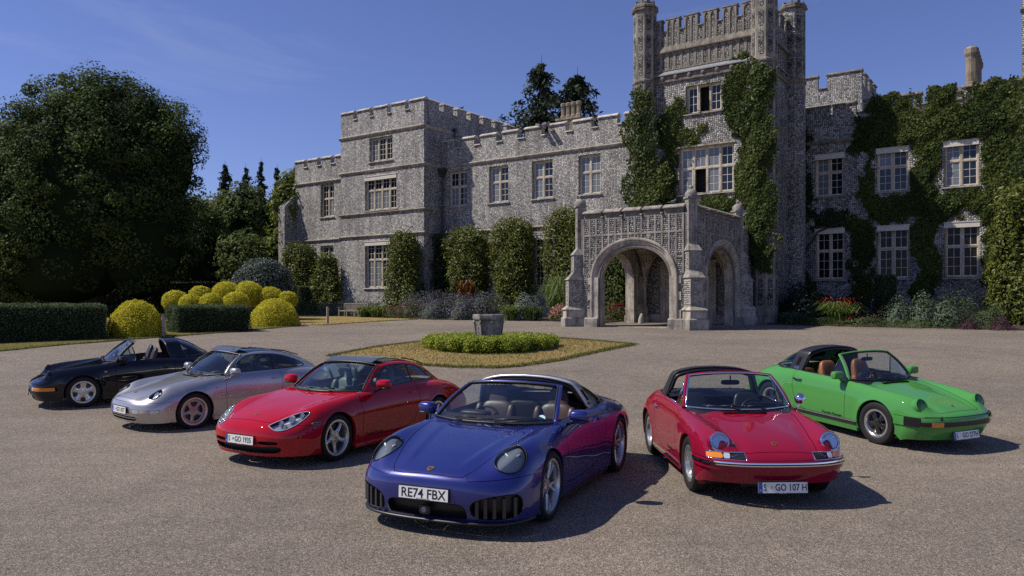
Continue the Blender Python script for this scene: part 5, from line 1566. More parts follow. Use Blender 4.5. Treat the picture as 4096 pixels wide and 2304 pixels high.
for (x, y) in ((-5.35, 6.35), (-.55, 6.35), (-5.35, .55), (-.55, .55)):
    m = MB(); T = Matrix.Translation((x, y, 0))
    m.lathe([(.26, -.1), (.26, .42), (.17, .5), (.17, .95), (.13, 1.0), (.10, 1.06), (.10, 2.2), (.15, 2.26), (.17, 2.36), (.12, 2.42)], 12, T)
    sh = m.build('vault_shaft', M_porch, porch); auto_smooth(sh, 40)
    sx, sy = (1 if x < -3 else -1), (1 if y < 3 else -1)
    cone = MB(); V = []; F = []; na, nr = 9, 9
    for i in range(na):
        a = math.pi / 2 * i / (na - 1)
        for j in range(nr):
            t = j / (nr - 1); r = .10 + 2.15 * (1 - math.cos(t * math.pi / 2)) ; z = 2.4 + 2.22 * math.sin(t * math.pi / 2)
            V.append((x + sx * r * math.cos(a), y + sy * r * math.sin(a), z))
    for i in range(na - 1):
        for j in range(nr - 1): F.append((i * nr + j, i * nr + j + 1, (i + 1) * nr + j + 1, (i + 1) * nr + j))
    cone.add(V, F); auto_smooth(cone.build('fan_vault', M_porch, sh), 60)
    for i in range(7):
        a = math.pi / 2 * i / 6; path = []
        for j in range(10):
            t = j / 9; r = .10 + 2.15 * (1 - math.cos(t * math.pi / 2)); z = 2.36 + 2.22 * math.sin(t * math.pi / 2)
            path.append((x + sx * r * math.cos(a), y + sy * r * math.sin(a), z))
        MB().tube(path, .05, 6).build('vault_rib', M_porch, sh, smooth=True)
# stone guard at the foot of the pier and paved floor
g_ = MB(); g_.lathe([(.17, -.1), (.16, .3), (.10, .55), (.03, .62)], 10, Matrix.Translation((-4.95, 5.0, 0)) @ Matrix.Rotation(R(6), 4, 'Y')); auto_smooth(g_.build('guard_stone', M_porch, porch), 40)
MB().box(-5.2, -.7, .3, 6.8, -.4, .015).build('paving', M_porch, porch)
fl.build(porch)
# ---------------------------------------------------------------- plants
ML_lime = leaf_mat('lime_leaves', (0.03, 0.05, 0.014), (0.11, 0.155, 0.04), 0.62, 0.35, 0.12, (0.22, 0.25, 0.065))
ML_mid = leaf_mat('wood_leaves', (0.06, 0.085, 0.028), (0.18, 0.22, 0.065), 0.65, 0.36, 0.15)
ML_bright = leaf_mat('bright_leaves', (0.085, 0.12, 0.018), (0.24, 0.28, 0.045), 0.5, 0.38, 0.3)
ML_con = leaf_mat('conifer_leaves', (0.022, 0.034, 0.02), (0.065, 0.085, 0.045), 0.65, 0.15, 0.15)
ML_ivy = leaf_mat('ivy_leaves', (0.03, 0.05, 0.013), (0.11, 0.14, 0.03), 0.55, 0.25, 0.13, (0.2, 0.195, 0.05))
ML_mag = leaf_mat('magnolia_leaves', (0.042, 0.064, 0.012), (0.18, 0.195, 0.034), 0.45, 0.25, 0.2, (0.48, 0.36, 0.05))
ML_yew = leaf_mat('yew_needles', (0.045, 0.07, 0.032), (0.13, 0.17, 0.075), 0.6, 0.25, 0.15)
ML_gold = leaf_mat('golden_yew', (0.33, 0.31, 0.02), (0.8, 0.73, 0.075), 0.6, 0.35, 0.12)
ML_box = leaf_mat('box_leaves', (0.15, 0.20, 0.018), (0.44, 0.50, 0.065), 0.55, 0.28, 0.2)
ML_blue = leaf_mat('grey_leaves', (.045, .065, .055), (.17, .20, .17), .6, .15, .3)
ML_laurel = leaf_mat('laurel_leaves', (0.016, 0.028, 0.012), (0.05, 0.072, 0.026), 0.55, 0.12, 0.2)
M_bark = mat('bark', (.06, .048, .038), .95, bump=(9, .8, .04), vary=(4, .4))
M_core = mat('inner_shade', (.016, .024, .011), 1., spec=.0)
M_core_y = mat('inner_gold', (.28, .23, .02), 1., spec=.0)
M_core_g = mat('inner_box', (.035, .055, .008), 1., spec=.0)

def ball_pts(n, g, a=.55):
    d = g.normal(0, 1, (n, 3)); d /= np.linalg.norm(d, axis=1)[:, None]; r = g.uniform(a, 1, (n, 1)) ** .6
    return d * r, d

def crown(shapes, n_clump, n_leaf, size, clump_r, m, parent, seed, flat=.75, name='crown', sunny=.25, inner=.12, aspect=.62):
    """leaf clumps spread over the skin of several ellipsoids; shapes [(cx,cy,cz,rx,ry,rz)]"""
    g = np.random.default_rng(seed); P = []; Nn = []; T = []
    w = np.array([s[3] * s[5] for s in shapes]); w = w / w.sum(); ls = -np.array(LIGHT)
    for s, k in zip(shapes, w):
        c = np.array(s[:3]); r = np.array(s[3:6]); m_ = max(3, int(n_clump * k))
        d = g.normal(0, 1, (m_, 3)); d[:, 2] = np.where(d[:, 2] < -.55, -d[:, 2] * .5, d[:, 2]); d /= np.linalg.norm(d, axis=1)[:, None]
        rad = np.where(g.uniform(0, 1, m_) < inner, g.uniform(.4, .8, m_), g.uniform(.80, 1.06, m_))
        cc = c + d * r * rad[:, None]
        for q, dd in zip(cc, d):
            if q[2] < .25: continue
            b, bn = ball_pts(n_leaf, g); cr = clump_r * g.uniform(.6, 1.4)
            P.append(q + b * cr * np.array((1, 1, flat))); Nn.append(bn * .6 + dd * .7)
            T.append(np.clip(g.uniform(.05, .75) + g.normal(0, .18, n_leaf), 0, 1))
    P = np.concatenate(P); Nn = np.concatenate(Nn); T = np.concatenate(T)
    return leaf_obj(name, P, Nn, size, m, parent, T, spread=.55, up=.25, seed=seed, aspect=aspect)

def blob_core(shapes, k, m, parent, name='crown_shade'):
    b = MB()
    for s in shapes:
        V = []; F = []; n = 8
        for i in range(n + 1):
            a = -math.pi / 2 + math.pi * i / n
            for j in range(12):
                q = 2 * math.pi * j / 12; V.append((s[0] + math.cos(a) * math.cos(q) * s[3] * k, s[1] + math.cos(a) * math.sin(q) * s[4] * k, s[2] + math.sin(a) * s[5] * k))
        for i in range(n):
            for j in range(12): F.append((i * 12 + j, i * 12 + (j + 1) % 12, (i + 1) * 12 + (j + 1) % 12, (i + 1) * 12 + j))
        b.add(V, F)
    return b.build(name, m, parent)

def trunk(parent, h, r, limbs, seed):
    g = random.Random(seed); m = MB()
    m.tube([(0, 0, -.3), (g.uniform(-.1, .1), 0, h * .35), (g.uniform(-.2, .2), g.uniform(-.2, .2), h * .7), (0, 0, h)], [r * 1.25, r, r * .75, r * .3], 10)
    for i in range(limbs):
        a = 6.28 * i / limbs + g.uniform(-.4, .4); z = h * g.uniform(.25, .75); L = h * g.uniform(.28, .5)
        m.tube([(0, 0, z), (math.cos(a) * L * .5, math.sin(a) * L * .5, z + L * .35), (math.cos(a) * L, math.sin(a) * L, z + L * .55)], [r * .45, r * .3, r * .1], 7)
    return m.build('trunk', M_bark, parent, True)

# --- the great tree at the left
t = empty('lime_tree', (-30.6, 56.5, zg(56.5, -30.6))); tag(t, 'huge dark dense broadleaf tree filling the left of the view', 'tree')
trunk(t, 12, .75, 9, 1)
BIGS = 1.31
BIG = [(0, 0, 7.2, 4.9, 4.4, 6.2), (-3.4, -.6, 4.6, 3.4, 3.2, 4.4), (2.6, 0, 4.6, 2.9, 3.0, 4.6), (.6, .3, 9.6, 3.3, 3.2, 3.9), (3.3, .2, 8.6, 2.6, 2.6, 3.4), (-2.6, 0, 8.2, 2.9, 2.8, 3.4), (-5.6, .4, 5.4, 2.8, 2.6, 4.6), (-1.2, -.5, 3.0, 4.2, 3.4, 2.9), (-7.6, 1, 3.6, 2.5, 2.4, 3.4)]
BIG = [tuple(q * BIGS for q in s_) for s_ in BIG]
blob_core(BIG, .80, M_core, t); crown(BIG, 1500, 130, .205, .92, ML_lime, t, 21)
# --- wood behind, single trees
def tree(name, label, loc, shapes, nc, nl, size, cr, m, seed, tr=(5, .25), core=True, group=None, flat=.8):
    o = empty(name, (loc[0], loc[1], zg(min(loc[1], 69), loc[0]))); tag(o, label, 'tree', group)
    trunk(o, tr[0], tr[1], 6, seed)
    if core: blob_core(shapes, .78, M_core, o)
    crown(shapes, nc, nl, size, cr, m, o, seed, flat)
    return o
tree('broadleaf_tree', 'rounded mid green tree beyond the yellow domes', (-26.0, 74), [(0, 0, 6.0, 3.3, 3.2, 5.6), (.6, 0, 9.0, 2.1, 2.2, 3.0), (-1.8, 0, 4.4, 2.0, 2.2, 3.9), (1.8, 0, 5, 1.9, 2, 3.8)], 300, 70, .30, .8, ML_mid, 31)
tree('broadleaf_tree', 'dark tree tucked behind the right edge of the great tree', (-27.8, 68.5), [(0, 0, 4.6, 2.8, 3, 4.9), (1.2, 0, 2.6, 2.0, 2, 2.8)], 200, 60, .30, .8, ML_lime, 32)
tree('broadleaf_tree', 'low grey-green tree in front of the dark wood', (-22.5, 66), [(0, 0, 3.2, 2.3, 2.2, 3.2), (-.8, 0, 4.8, 1.6, 1.6, 1.8)], 170, 60, .26, .6, ML_mid, 33)
tree('broadleaf_tree', 'bright yellow-green tree against the end wall of the house', (-19.0, 66.5), [(0, 0, 7.6, 1.5, 1.6, 4.2), (-.8, 0, 4.6, 1.2, 1.3, 2.6), (.1, 0, 10.2, 1.0, 1.0, 2.0)], 170, 60, .27, .6, ML_bright, 34)
tree('broadleaf_tree', 'dark tree closing the gap low beside the great tree', (-31, 72), [(0, 0, 4.2, 4.0, 3, 4.6), (-3.5, 0, 3.5, 3.0, 3, 3.6)], 200, 60, .32, .9, ML_lime, 36)
tree('broadleaf_tree', 'dark tree at the far left edge beyond the hedge', (-46, 66), [(0, 0, 4, 6, 3, 5), (6, 1, 3.5, 5, 3, 4.5), (12, 2, 3, 5, 3, 4)], 260, 60, .35, 1.0, ML_mid, 37)
tree('broadleaf_tree', 'dark far tree at the extreme left beyond the lawn', (-68, 92), [(0, 0, 3.5, 8, 4, 4.5), (9, 1, 3.5, 7, 4, 4.5), (17, 1, 3, 6, 4, 4)], 220, 50, .5, 1.2, ML_mid, 38)
wood = [(-40, 98, 0, 9.5, 5, 4, 9), (-32, 100, 0, 9, 5, 4, 8.5), (-50, 96, 0, 7, 6, 4, 8), (-26, 102, 0, 8.5, 4.5, 4, 8.5)]
for i, w in enumerate(wood):
    tree('broadleaf_tree', ['leafy tree on the skyline below the leftmost conifer', 'leafy tree on the skyline below the conifer group', 'leafy far tree mostly hidden by the great tree', 'leafy far tree just left of the end wall'][i], (w[0], w[1]), [(0, 0, w[3] * .75, w[4], w[5], w[6] * .8), (1.5, 0, w[3], w[4] * .6, w[5] * .6, w[6] * .55)], 150, 45, .5, 1.2, ML_mid, 50 + i)
def conifer(label, loc, h, r, seed, z0=0., n=26, group=None, size=.42, m=ML_con, pw=.75, dn=1.):
    o = empty('conifer_tree', (loc[0], loc[1], 1.4 + z0)); tag(o, label, 'tree', group)
    g = np.random.default_rng(seed); MB().tube([(0, 0, -1), (.1, 0, h * .5), (0, 0, h)], [r * .12, r * .08, .03], 8).build('trunk', M_bark, o)
    P = []; Nn = []; T = []
    for k in range(n * 8):
        f = g.uniform(0, 1) ** 1.15; z = h * (.12 + .87 * f); LL = (r * (1 - f) ** pw + .18) * g.uniform(.45, 1.15) * (1 + .25 * math.sin(f * 31 + seed)); a = g.uniform(0, 6.28); kk = int((38 * LL / r + 8) * dn)
        t_ = g.uniform(.05, 1, kk); q = np.stack([np.cos(a) * LL * t_, np.sin(a) * LL * t_, z - .34 * LL * t_ ** 1.7 + g.normal(0, .09, kk)], 1) + g.normal(0, .06 * LL + .05, (kk, 3)) * np.array((1, 1, .6))
        P.append(q); Nn.append(np.tile((np.cos(a) * .4, np.sin(a) * .4, .6), (kk, 1)) + g.normal(0, .3, (kk, 3))); T.append(np.full(kk, g.uniform(0, .9)))
    MB().tube([(0, 0, h * .9), (0, 0, h * 1.03)], [.07, .015], 5).build('leader', M_bark, o)
    leaf_obj('crown', np.concatenate(P), np.concatenate(Nn), size, m, o, np.concatenate(T), spread=.5, seed=seed, aspect=.35, droop=.8)
    return o
conifer('leftmost dark conifer on the skyline behind the wood', (-35.6, 96), 17.9, 3.2, 61, size=.5, dn=1.3)
for i, (x, h) in enumerate(((-34.4, 19.4), (-32.7, 20.3), (-30.9, 19.6), (-28.9, 19.8))):
    conifer(['slender conifer, left of the three on the skyline', 'tallest of the three conifers on the skyline', 'conifer at the right of the three on the skyline', 'conifer top rising just beside the end wall'][i], (x * 1.06, 106 + i), h, 2.5, 62 + i, size=.5, dn=1.3)
conifer('left of the two tall conifers rising behind the roof', (2.9, 76), 24.4, 9.5, 71, n=54, size=.6, pw=.62, dn=1.5)
conifer('right of the two tall conifers rising behind the roof', (6.6, 78), 23.9, 9.0, 72, n=54, size=.6, pw=.62, dn=1.5)

# --- clipped hedges and domes
def surf_pts(fn, n, seed):
    g = np.random.default_rng(seed); return fn(g, n)
def hedge_box(label, cx, cy, L, W, H, rot, m, core, seed, name='box_hedge', leaf=.055, n=9000, rnd=.12):
    o = empty(name, (cx, cy, zg(cy, cx)), rot); tag(o, label, 'hedge')
    g = np.random.default_rng(seed)
    A = [(L * W), L * H, L * H, W * H, W * H]; A = np.array(A) / sum(A); f = g.choice(5, n, p=A); u = g.uniform(-.5, .5, n); v = g.uniform(-.5, .5, n)
    P = np.zeros((n, 3)); Nn = np.zeros((n, 3))
    for k in range(5):
        q = f == k
        if k == 0: P[q] = np.stack([u[q] * L, v[q] * W, np.full(q.sum(), H)], 1); Nn[q] = (0, 0, 1)
        elif k in (1, 2): s = -1 if k == 1 else 1; P[q] = np.stack([u[q] * L, np.full(q.sum(), s * W / 2), (v[q] + .5) * H], 1); Nn[q] = (0, s, 0)
        else: s = -1 if k == 3 else 1; P[q] = np.stack([np.full(q.sum(), s * L / 2), u[q] * W, (v[q] + .5) * H], 1); Nn[q] = (s, 0, 0)
    # soften the arrises and let the clipped face wander
    e = np.stack([np.abs(P[:, 0]) / (L / 2), np.abs(P[:, 1]) / (W / 2), P[:, 2] / H], 1); near = np.sort(e, 1)[:, 1]
    wv = .05 * np.sin(P[:, 0] * 3.1 + seed) * np.cos(P[:, 1] * 2.7 + P[:, 2] * 4)
    P += Nn * (wv - rnd * np.clip((near - .86) / .14, 0, 1) ** 2)[:, None] + g.normal(0, .025, (n, 3))
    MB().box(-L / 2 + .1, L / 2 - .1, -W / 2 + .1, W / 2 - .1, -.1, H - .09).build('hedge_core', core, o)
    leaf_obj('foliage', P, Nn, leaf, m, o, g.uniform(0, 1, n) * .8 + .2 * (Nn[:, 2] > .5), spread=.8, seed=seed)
    return o
hedge_box('long dark clipped hedge block at the far left beside the drive', -17.35, 28.3, 4.3, 2.0, 1.28, R(33), ML_yew, M_core, 81, n=20000)
hedge_box('dark clipped hedge block between the two golden domes', -13.5, 34.4, 3.1, 2.4, 1.12, R(35), ML_yew, M_core, 82, n=16000)
def dome(label, cx, cy, r, h, m, core, seed, name='golden_dome', n=9000, leaf=.06, zb=0., cat='shrub', e=1.0, group=None, low=-.12):
    o = empty(name, (cx, cy, zg(cy, cx) + zb)); tag(o, label, cat, group); g = np.random.default_rng(seed)
    t_ = np.arccos(g.uniform(low, 1, n)); a = g.uniform(0, 6.28, n); d = np.stack([np.sin(t_) * np.cos(a), np.sin(t_) * np.sin(a), np.cos(t_)], 1)
    wv = 1 + .025 * np.sin(5 * a + seed) + .02 * np.sin(9 * t_ + 3 * a); P = d * np.array((r, r, h)) * wv[:, None] * e + g.normal(0, .025, (n, 3))
    blob_core([(0, 0, 0, r, r, h)], .93, core, o, 'dome_core'); leaf_obj('foliage', P, d / np.array((r, r, h)) * r, leaf, m, o, g.uniform(0, 1, n), spread=.7, seed=seed)
    return o
dome('large golden clipped dome between the two dark hedges', -14.75, 30.4, 1.02, 1.38, ML_gold, M_core_y, 91, n=12000)
dome('large golden clipped dome right of the dark hedge', -12.15, 39.7, 1.22, 1.36, ML_gold, M_core_y, 92, n=12000)
for i, (px, d_, r, h, lb) in enumerate([(-17.4, 43.2, .55, 2.05, 'golden dome at the back left of the cluster'), (-16.1, 43.6, .72, 2.3, 'tall golden dome at the back, second from the left'), (-17.1, 41.2, .52, 1.6, 'small golden dome at the front left of the cluster'), (-16.0, 41.2, .56, 1.65, 'small golden dome in the middle of the cluster front'), (-14.75, 41.4, .62, 1.72, 'small golden dome at the front right of the cluster'), (-14.85, 43.6, .75, 2.32, 'tallest golden dome at the back of the cluster'), (-13.7, 43.8, .66, 2.0, 'golden dome at the back right of the cluster'), (-12.65, 43.6, .48, 1.75, 'low golden dome next to the blue-grey mound'), (-18.7, 43.0, .62, 1.8, 'golden dome half in the shade of the great tree')]):
    dome(lb, px, d_, r * 1.08, r * .95, ML_gold, M_core_y, 100 + i, n=5000, leaf=.07, zb=h - r * .95, low=-.95)
dome('big rounded blue-grey shrub behind the golden domes', -15.6, 48.5, 1.95, 2.2, ML_blue, M_core, 121, 'rounded_shrub', 11000, .11, zb=1.6, low=-.7)
hedge_box('long clipped dark hedge across the back of the lawn', -36, 63, 34, 1.6, 2.5, R(-4), ML_yew, M_core, 83, n=16000, leaf=.12)
# ring of box round the stone well head
o = empty('box_ring_hedge', (-.70, 25.6, zg(25.6, -.70))); tag(o, 'low bright green circular box hedge round the stone well head', 'hedge'); g = np.random.default_rng(7)
n = 26000; a = g.uniform(0, 6.28, n); th = g.uniform(-.5, math.pi + .5, n); ro, ri, H = 2.16, .92, .38
mid, hw = (ro + ri) / 2, (ro - ri) / 2
xr = mid + hw * np.sign(np.cos(th)) * np.abs(np.cos(th)) ** .35; zz = H * np.clip(np.sin(th), -.6, 1); zz = np.where(zz > 0, H * np.abs(np.sin(th)) ** .5, g.uniform(0, H * .8, n))
lump = 1 + .03 * np.sin(a * 23) + .03 * np.sin(a * 11 + 2); P = np.stack([xr * np.cos(a) * lump, xr * np.sin(a) * lump, zz * (1 + .05 * np.sin(a * 17))], 1) + g.normal(0, .03, (n, 3))
Nn = np.stack([np.cos(a) * np.cos(th), np.sin(a) * np.cos(th), np.sin(th)], 1)
V = []; F = []
for i in range(40):
    q = 2 * math.pi * i / 40
    for r_, z_ in ((ri + .1, -.1), (ri + .1, H - .08), (ro - .1, H - .08), (ro - .1, -.1)): V.append((r_ * math.cos(q), r_ * math.sin(q), z_))
for i in range(40):
    for j in range(4): F.append((i * 4 + j, i * 4 + (j + 1) % 4, ((i + 1) % 40) * 4 + (j + 1) % 4, ((i + 1) % 40) * 4 + j))
MB().add(V, F).build('hedge_core', M_core_g, o); leaf_obj('foliage', P, Nn, .055, ML_box, o, g.uniform(0, 1, n), spread=.7, seed=9)

# --- wall shrubs in the house frame
def wall_shrub(label, u0, u1, z0, z1, v, th, m, seed, name='magnolia_shrub', leaf=.18, n=7600, taper=.14, hang=0.):
    o = empty(name, W2((u0 + u1) / 2, v, 0), HROT); tag(o, label, 'shrub'); g = np.random.default_rng(seed); w = (u1 - u0) / 2; h = z1 - z0
    f = g.uniform(0, 1, n) ** .95; q = g.uniform(0, 1, n) * (2 * w + 2 * th); lump = np.sin(q * 2.6 + f * 7 + seed) * np.sin(f * 13 + seed * 2) + .6 * np.sin(q * 6 + seed) * np.sin(f * 29)
    k = np.where(f > 1 - taper, np.sqrt(np.clip(1 - ((f - 1 + taper) / taper) ** 2, .04, 1)), 1.) * (.97 + .09 * np.sin(f * 6 + seed))
    L_, R_ = q < th, q > th + 2 * w
    x = np.where(L_, -w, np.where(R_, w, q - th - w)); y = np.where(L_, -q, np.where(R_, -(2 * w + 2 * th - q), -th))
    e_ = np.clip(np.abs(x) / w, 0, 1) ** 6; y = y * (1 - .3 * e_); nx = np.where(L_, -1., np.where(R_, 1., .35 * x / w)); ny = np.where(L_ | R_, -.25, -1.)
    x = x * k; y = y * (.75 + .25 * k)
    P = np.stack([x + nx * lump * .22, y + ny * lump * .26, z0 + f * h], 1) + g.normal(0, .11, (n, 3)) * g.choice((1., 1., 2.2), (n, 1)); Nn = np.stack([nx, ny, np.full(n, .3)], 1)
    c = MB(); c.lathe([(.82, max(z0 - .4, -1)), (.84, z1 - h * max(taper, .12)), (.5, z1 - h * .06)], 14, Matrix.Diagonal((w, th * .9, 1, 1))); c.build('shrub_core', M_core, o)
    leaf_obj('foliage', P, Nn, leaf, m, o, np.clip(g.beta(1.6, 2.2, n), 0, 1), spread=.6, up=.2, seed=seed, aspect=.42); return o
wall_shrub('glossy wall shrub on the end range, left of the low windows', -38.4, -35.5, .3, 6.0, 8.3, 1.3, ML_mag, 131)
wall_shrub('thin glossy wall shrub left of the wing ground-floor window', -34.6, -31.9, .3, 5.0, 7.7, .8, ML_mag, 132, n=3600, taper=.6)
wall_shrub('glossy wall shrub at the corner of the three-storey wing', -26.2, -23.6, .4, 6.3, 7.6, .9, ML_mag, 133, taper=.3)
wall_shrub('narrow shaded wall shrub in the corner beside the downpipe', -24.1, -22.4, .4, 6.2, 9.5, .7, ML_laurel, 134, n=3000, taper=.3)
wall_shrub('clipped magnolia column, leftmost of three on the middle range', -22.0, -19.0, 1.0, 6.5, 9.6, 1.1, ML_mag, 135)
wall_shrub('clipped magnolia column, middle one of three on the middle range', -17.9, -15.2, .8, 6.9, 9.6, 1.1, ML_mag, 136)
wall_shrub('brightest clipped magnolia column, next to the porch', -13.6, -10.6, 1.0, 7.3, 9.6, 1.1, ML_mag, 137)
wall_shrub('tall glossy magnolia at the right edge before the ivy wall', 11.35, 14.2, .0, 7.2, 13.5, 1.4, ML_mag, 138, n=8000, leaf=.2)
wall_shrub('wild green shrub seen through the porch arch', -9.6, -6.7, -.1, 4.4, 8.5, 1.6, ML_mid, 139, n=4200, leaf=.16)
def column(label, u, v, w, z1, seed, z0=0.):
    o = empty('yew_column', W2(u, v, z0), HROT); tag(o, label, 'shrub'); g = np.random.default_rng(seed); n = 4200
    f = g.uniform(0, 1, n); a = g.uniform(0, 6.28, n); r = np.where(f > .9, np.sqrt(g.uniform(0, 1, n)), 1.) * w
    P = np.stack([np.cos(a) * r * (1 + .05 * np.sin(7 * f)), np.sin(a) * r, np.where(f > .9, z1, f / .9 * z1)], 1) + g.normal(0, .025, (n, 3)); Nn = np.stack([np.cos(a), np.sin(a), np.where(f > .9, 2., .1)], 1)
    MB().lathe([(w * .9, -.2), (w * .9, z1 - .08), (0, z1 - .06)], 12).build('column_core', M_core, o); leaf_obj('foliage', P, Nn, .07, ML_yew, o, g.uniform(0, 1, n), spread=.8, seed=seed)
column('clipped dark yew column by the far-left ground-floor window', -35.0, 6.6, .5, 2.5, 141)
column('short clipped yew column at the foot of the corner shrub', -23.6, 7.3, .48, 2.6, 142)
column('clipped dark yew block under the ivy-covered windows', 6.1, 13.2, .6, 2.75, 143)
column('clipped dark yew beside the left pier of the porch', -8.3, 3.2, .5, 2.6, 144)

# --- ivy on the tower and the right-hand range (each a growth with stems and leaves)
def ivy(label, v, regions, holes, n, seed, m=ML_ivy, leaf=.16, depth=.22, stems=(), edge=.45):
    """regions: polygons (u,z); leaves hug the wall at y=v and hang off it unevenly"""
    o = empty('ivy', W2(0, 0, 0), HROT); tag(o, label, 'ivy'); g = np.random.default_rng(seed)
    fs = [sdf_poly(r) for r in regions]; A = np.concatenate([np.array(r) for r in regions]); lo, hi = A.min(0) - .5, A.max(0) + .5
    out = []; k = 0
    while k < n:
        q = g.uniform(lo, hi, (n * 2, 2)); d = np.min([f(q) for f in fs], axis=0)
        d = d + .38 * np.sin(q[:, 0] * 2.3 + seed) * np.cos(q[:, 1] * 1.9) + .22 * np.sin(q[:, 0] * 6.1) * np.sin(q[:, 1] * 5.3 + seed) 
        ok = d < np.where(g.uniform(0, 1, len(q)) < .08, g.uniform(0, .22, len(q)), g.uniform(-.3, .1, len(q)))
        for h in holes: ok &= ~((q[:, 0] > h[0]) & (q[:, 0] < h[1]) & (q[:, 1] > h[2]) & (q[:, 1] < h[3]))
        q = q[ok]; d = d[ok]; out.append(np.column_stack([q, d])); k += len(q)
    Q = np.concatenate(out)[:n]
    th = depth * np.clip(-Q[:, 2] / .8, .15, 1) * (.7 + .3 * np.sin(Q[:, 0] * 1.7) * np.sin(Q[:, 1] * 1.3 + seed))
    y = v - .03 - g.uniform(.35, 1., n) * th
    P = np.stack([Q[:, 0], y, Q[:, 1]], 1); Nn = np.tile((0, -1., .25), (n, 1))
    T = np.clip(.35 + .25 * np.sin(Q[:, 0] * .9 + seed) * np.cos(Q[:, 1] * .8) + g.normal(0, .22, n), 0, 1)
    leaf_obj('foliage', P, Nn, leaf, m, o, T, spread=.5, seed=seed, aspect=.8, droop=1.2)
    for s in stems: MB().tube([(a, v - .06, b) for a, b in s], [.09 - .05 * i / len(s) for i in range(len(s))], 6).build('stem', M_bark, o)
    return o
ivy('ivy climbing the left turret of the entrance tower', 8.2, [[(-7.5, 4.6), (-7.45, 13.4), (-6.6, 14.3), (-5.7, 13.6), (-5.3, 9.5), (-4.7, 9.5), (-4.6, 6.2), (-5.2, 4.8)]], [], 5200, 151, depth=.35)
ivy('ivy beside the left side of the tower windows', TV, [[(-5.6, 5.4), (-5.6, 12.9), (-4.6, 13.3), (-4.0, 12.4), (-3.9, 11.7), (-3.0, 11.4), (-3.2, 10.4), (-4.4, 10.6), (-4.5, 5.6)]], [(-4.4, -1.0, 7.5, 10.35)], 4200, 152)
ivy('thick ivy sheathing the right turret of the entrance tower', 8.1, [[(-.1, 3.4), (-.35, 9), (-.2, 14.2), (.7, 14.5), (1.45, 13.8), (1.5, 8), (1.6, 4.6), (.9, 3.0)]], [], 7500, 153, depth=.35)
ivy('ivy between the tower windows and the right turret', TV, [[(-1.55, 14.4), (-.4, 15.1), (0.0, 14.5), (-.1, 6.1), (-1.0, 6.2), (-.95, 10.4), (-1.5, 11.4), (-1.7, 12.2)], [(-3.6, 6.2), (-.3, 6.3), (-.3, 7.2), (-2.0, 7.35), (-3.6, 7.1)]], [(-4.4, -1.0, 7.5, 10.35), (-3.95, -1.74, 12.2, 13.95)], 6000, 154)
RH = [(a - .12, b + .12, 7.8, 10.62) for a, b in RU] + [(a - .06, b + .12, 2.55, 5.92) for a, b in RU]
ivy('dark ivy blanket over the battlements and windows of the right-hand range', 17.0, [
    [(3.5, 10.6), (4.0, 12.75), (13.3, 12.95), (13.3, 10.3), (3.6, 10.4)], [(4.25, 11), (4.9, 11), (4.85, 6), (4.3, 6)], [(6.85, 11), (8.45, 11), (8.45, 6), (6.85, 6)], [(10.45, 11), (13.3, 11), (13.3, 6), (10.45, 6)], [(4.2, 7.65), (13.2, 7.65), (13.2, 6.15), (4.2, 6.15)],
    [(3.5, 6.6), (4.9, 6.6), (4.85, 1.9), (4.2, .8), (3.7, 1.4)], [(6.95, 6.4), (8.4, 6.4), (8.3, 1.6), (7.5, .6), (7.05, 1.8)], [(10.45, 6.4), (13, 6.4), (13, .6), (10.7, .9)]] + [[(a - .08, 12.6), (a - .08, 13.72), (b + .08, 13.72), (b + .08, 12.6)] for a, b in mu[3:8]], RH, 46000, 155, depth=.30)
ivy('sparse ivy with bare stems on the shaded wall beside the tower', 17.0, [[(-.4, 13.4), (.6, 13.2), (.9, 11.0), (1.2, 9.5), (1.3, 7.2), (2.4, 6.8), (3.6, 6.9), (3.7, 5.9), (1.7, 5.6), (.6, 6.4), (-.4, 7.4)], [(.2, 3.4), (1.3, 3.4), (1.3, 1.4), (3.4, 1.6), (3.4, 1.0), (.6, .8)]], RH, 5200, 156, m=ML_laurel, stems=[[(.2, -.5), (.35, 3), (.1, 5.5), (-.3, 7.6)], [(.35, 3), (.9, 4.6), (1.6, 5.7), (3.2, 6.3)], [(4.2, -.4), (4.3, 2), (4.2, 4.5), (4.6, 6.4)]])
ivy('ivy strip on the projecting block at the right edge', 14.0, [[(12.1, 12.8), (12.1, 4), (14, 4), (14, 12.8)]], [], 3500, 157)
# ---------------------------------------------------------------- flower borders and things on the forecourt
def bed(name, pts):
    P = [W2(u, v)[:2] for u, v in pts]
    return patch(name, P, .06, M_soil, 'structure', .06)
bed('flower_bed_left', [(-36, 4.6), (-30, 4.4), (-26.2, 4.6), (-23.9, 3.3), (-17.8, 2.7), (-13.6, 4.1), (-10, 4.9), (-7.2, 3.6), (-6.6, 9.7), (-23.4, 9.7), (-23.6, 7.8), (-36, 8.2)])
bed('flower_bed_right', [(1.2, 7.4), (7.3, 7.6), (11.5, 7.8), (18, 7.4), (18, 16.8), (.9, 16.8)])
FL = {}
def fm(name, dark, light, **k): return leaf_mat(name, dark, light, .6, .25, .25, **k)
L_sage = fm('sage_leaves', (.05, .065, .05), (.15, .17, .14)); L_green = fm('herb_leaves', (.03, .055, .015), (.10, .14, .035)); L_purple = fm('purple_flowers', (.09, .07, .12), (.20, .165, .25))
L_pink = fm('pink_flowers', (.28, .10, .10), (.50, .27, .22)); L_red = fm('crimson_flowers', (.20, .012, .05), (.38, .03, .09)); L_orange = fm('bronze_leaves', (.10, .03, .012), (.24, .10, .025))
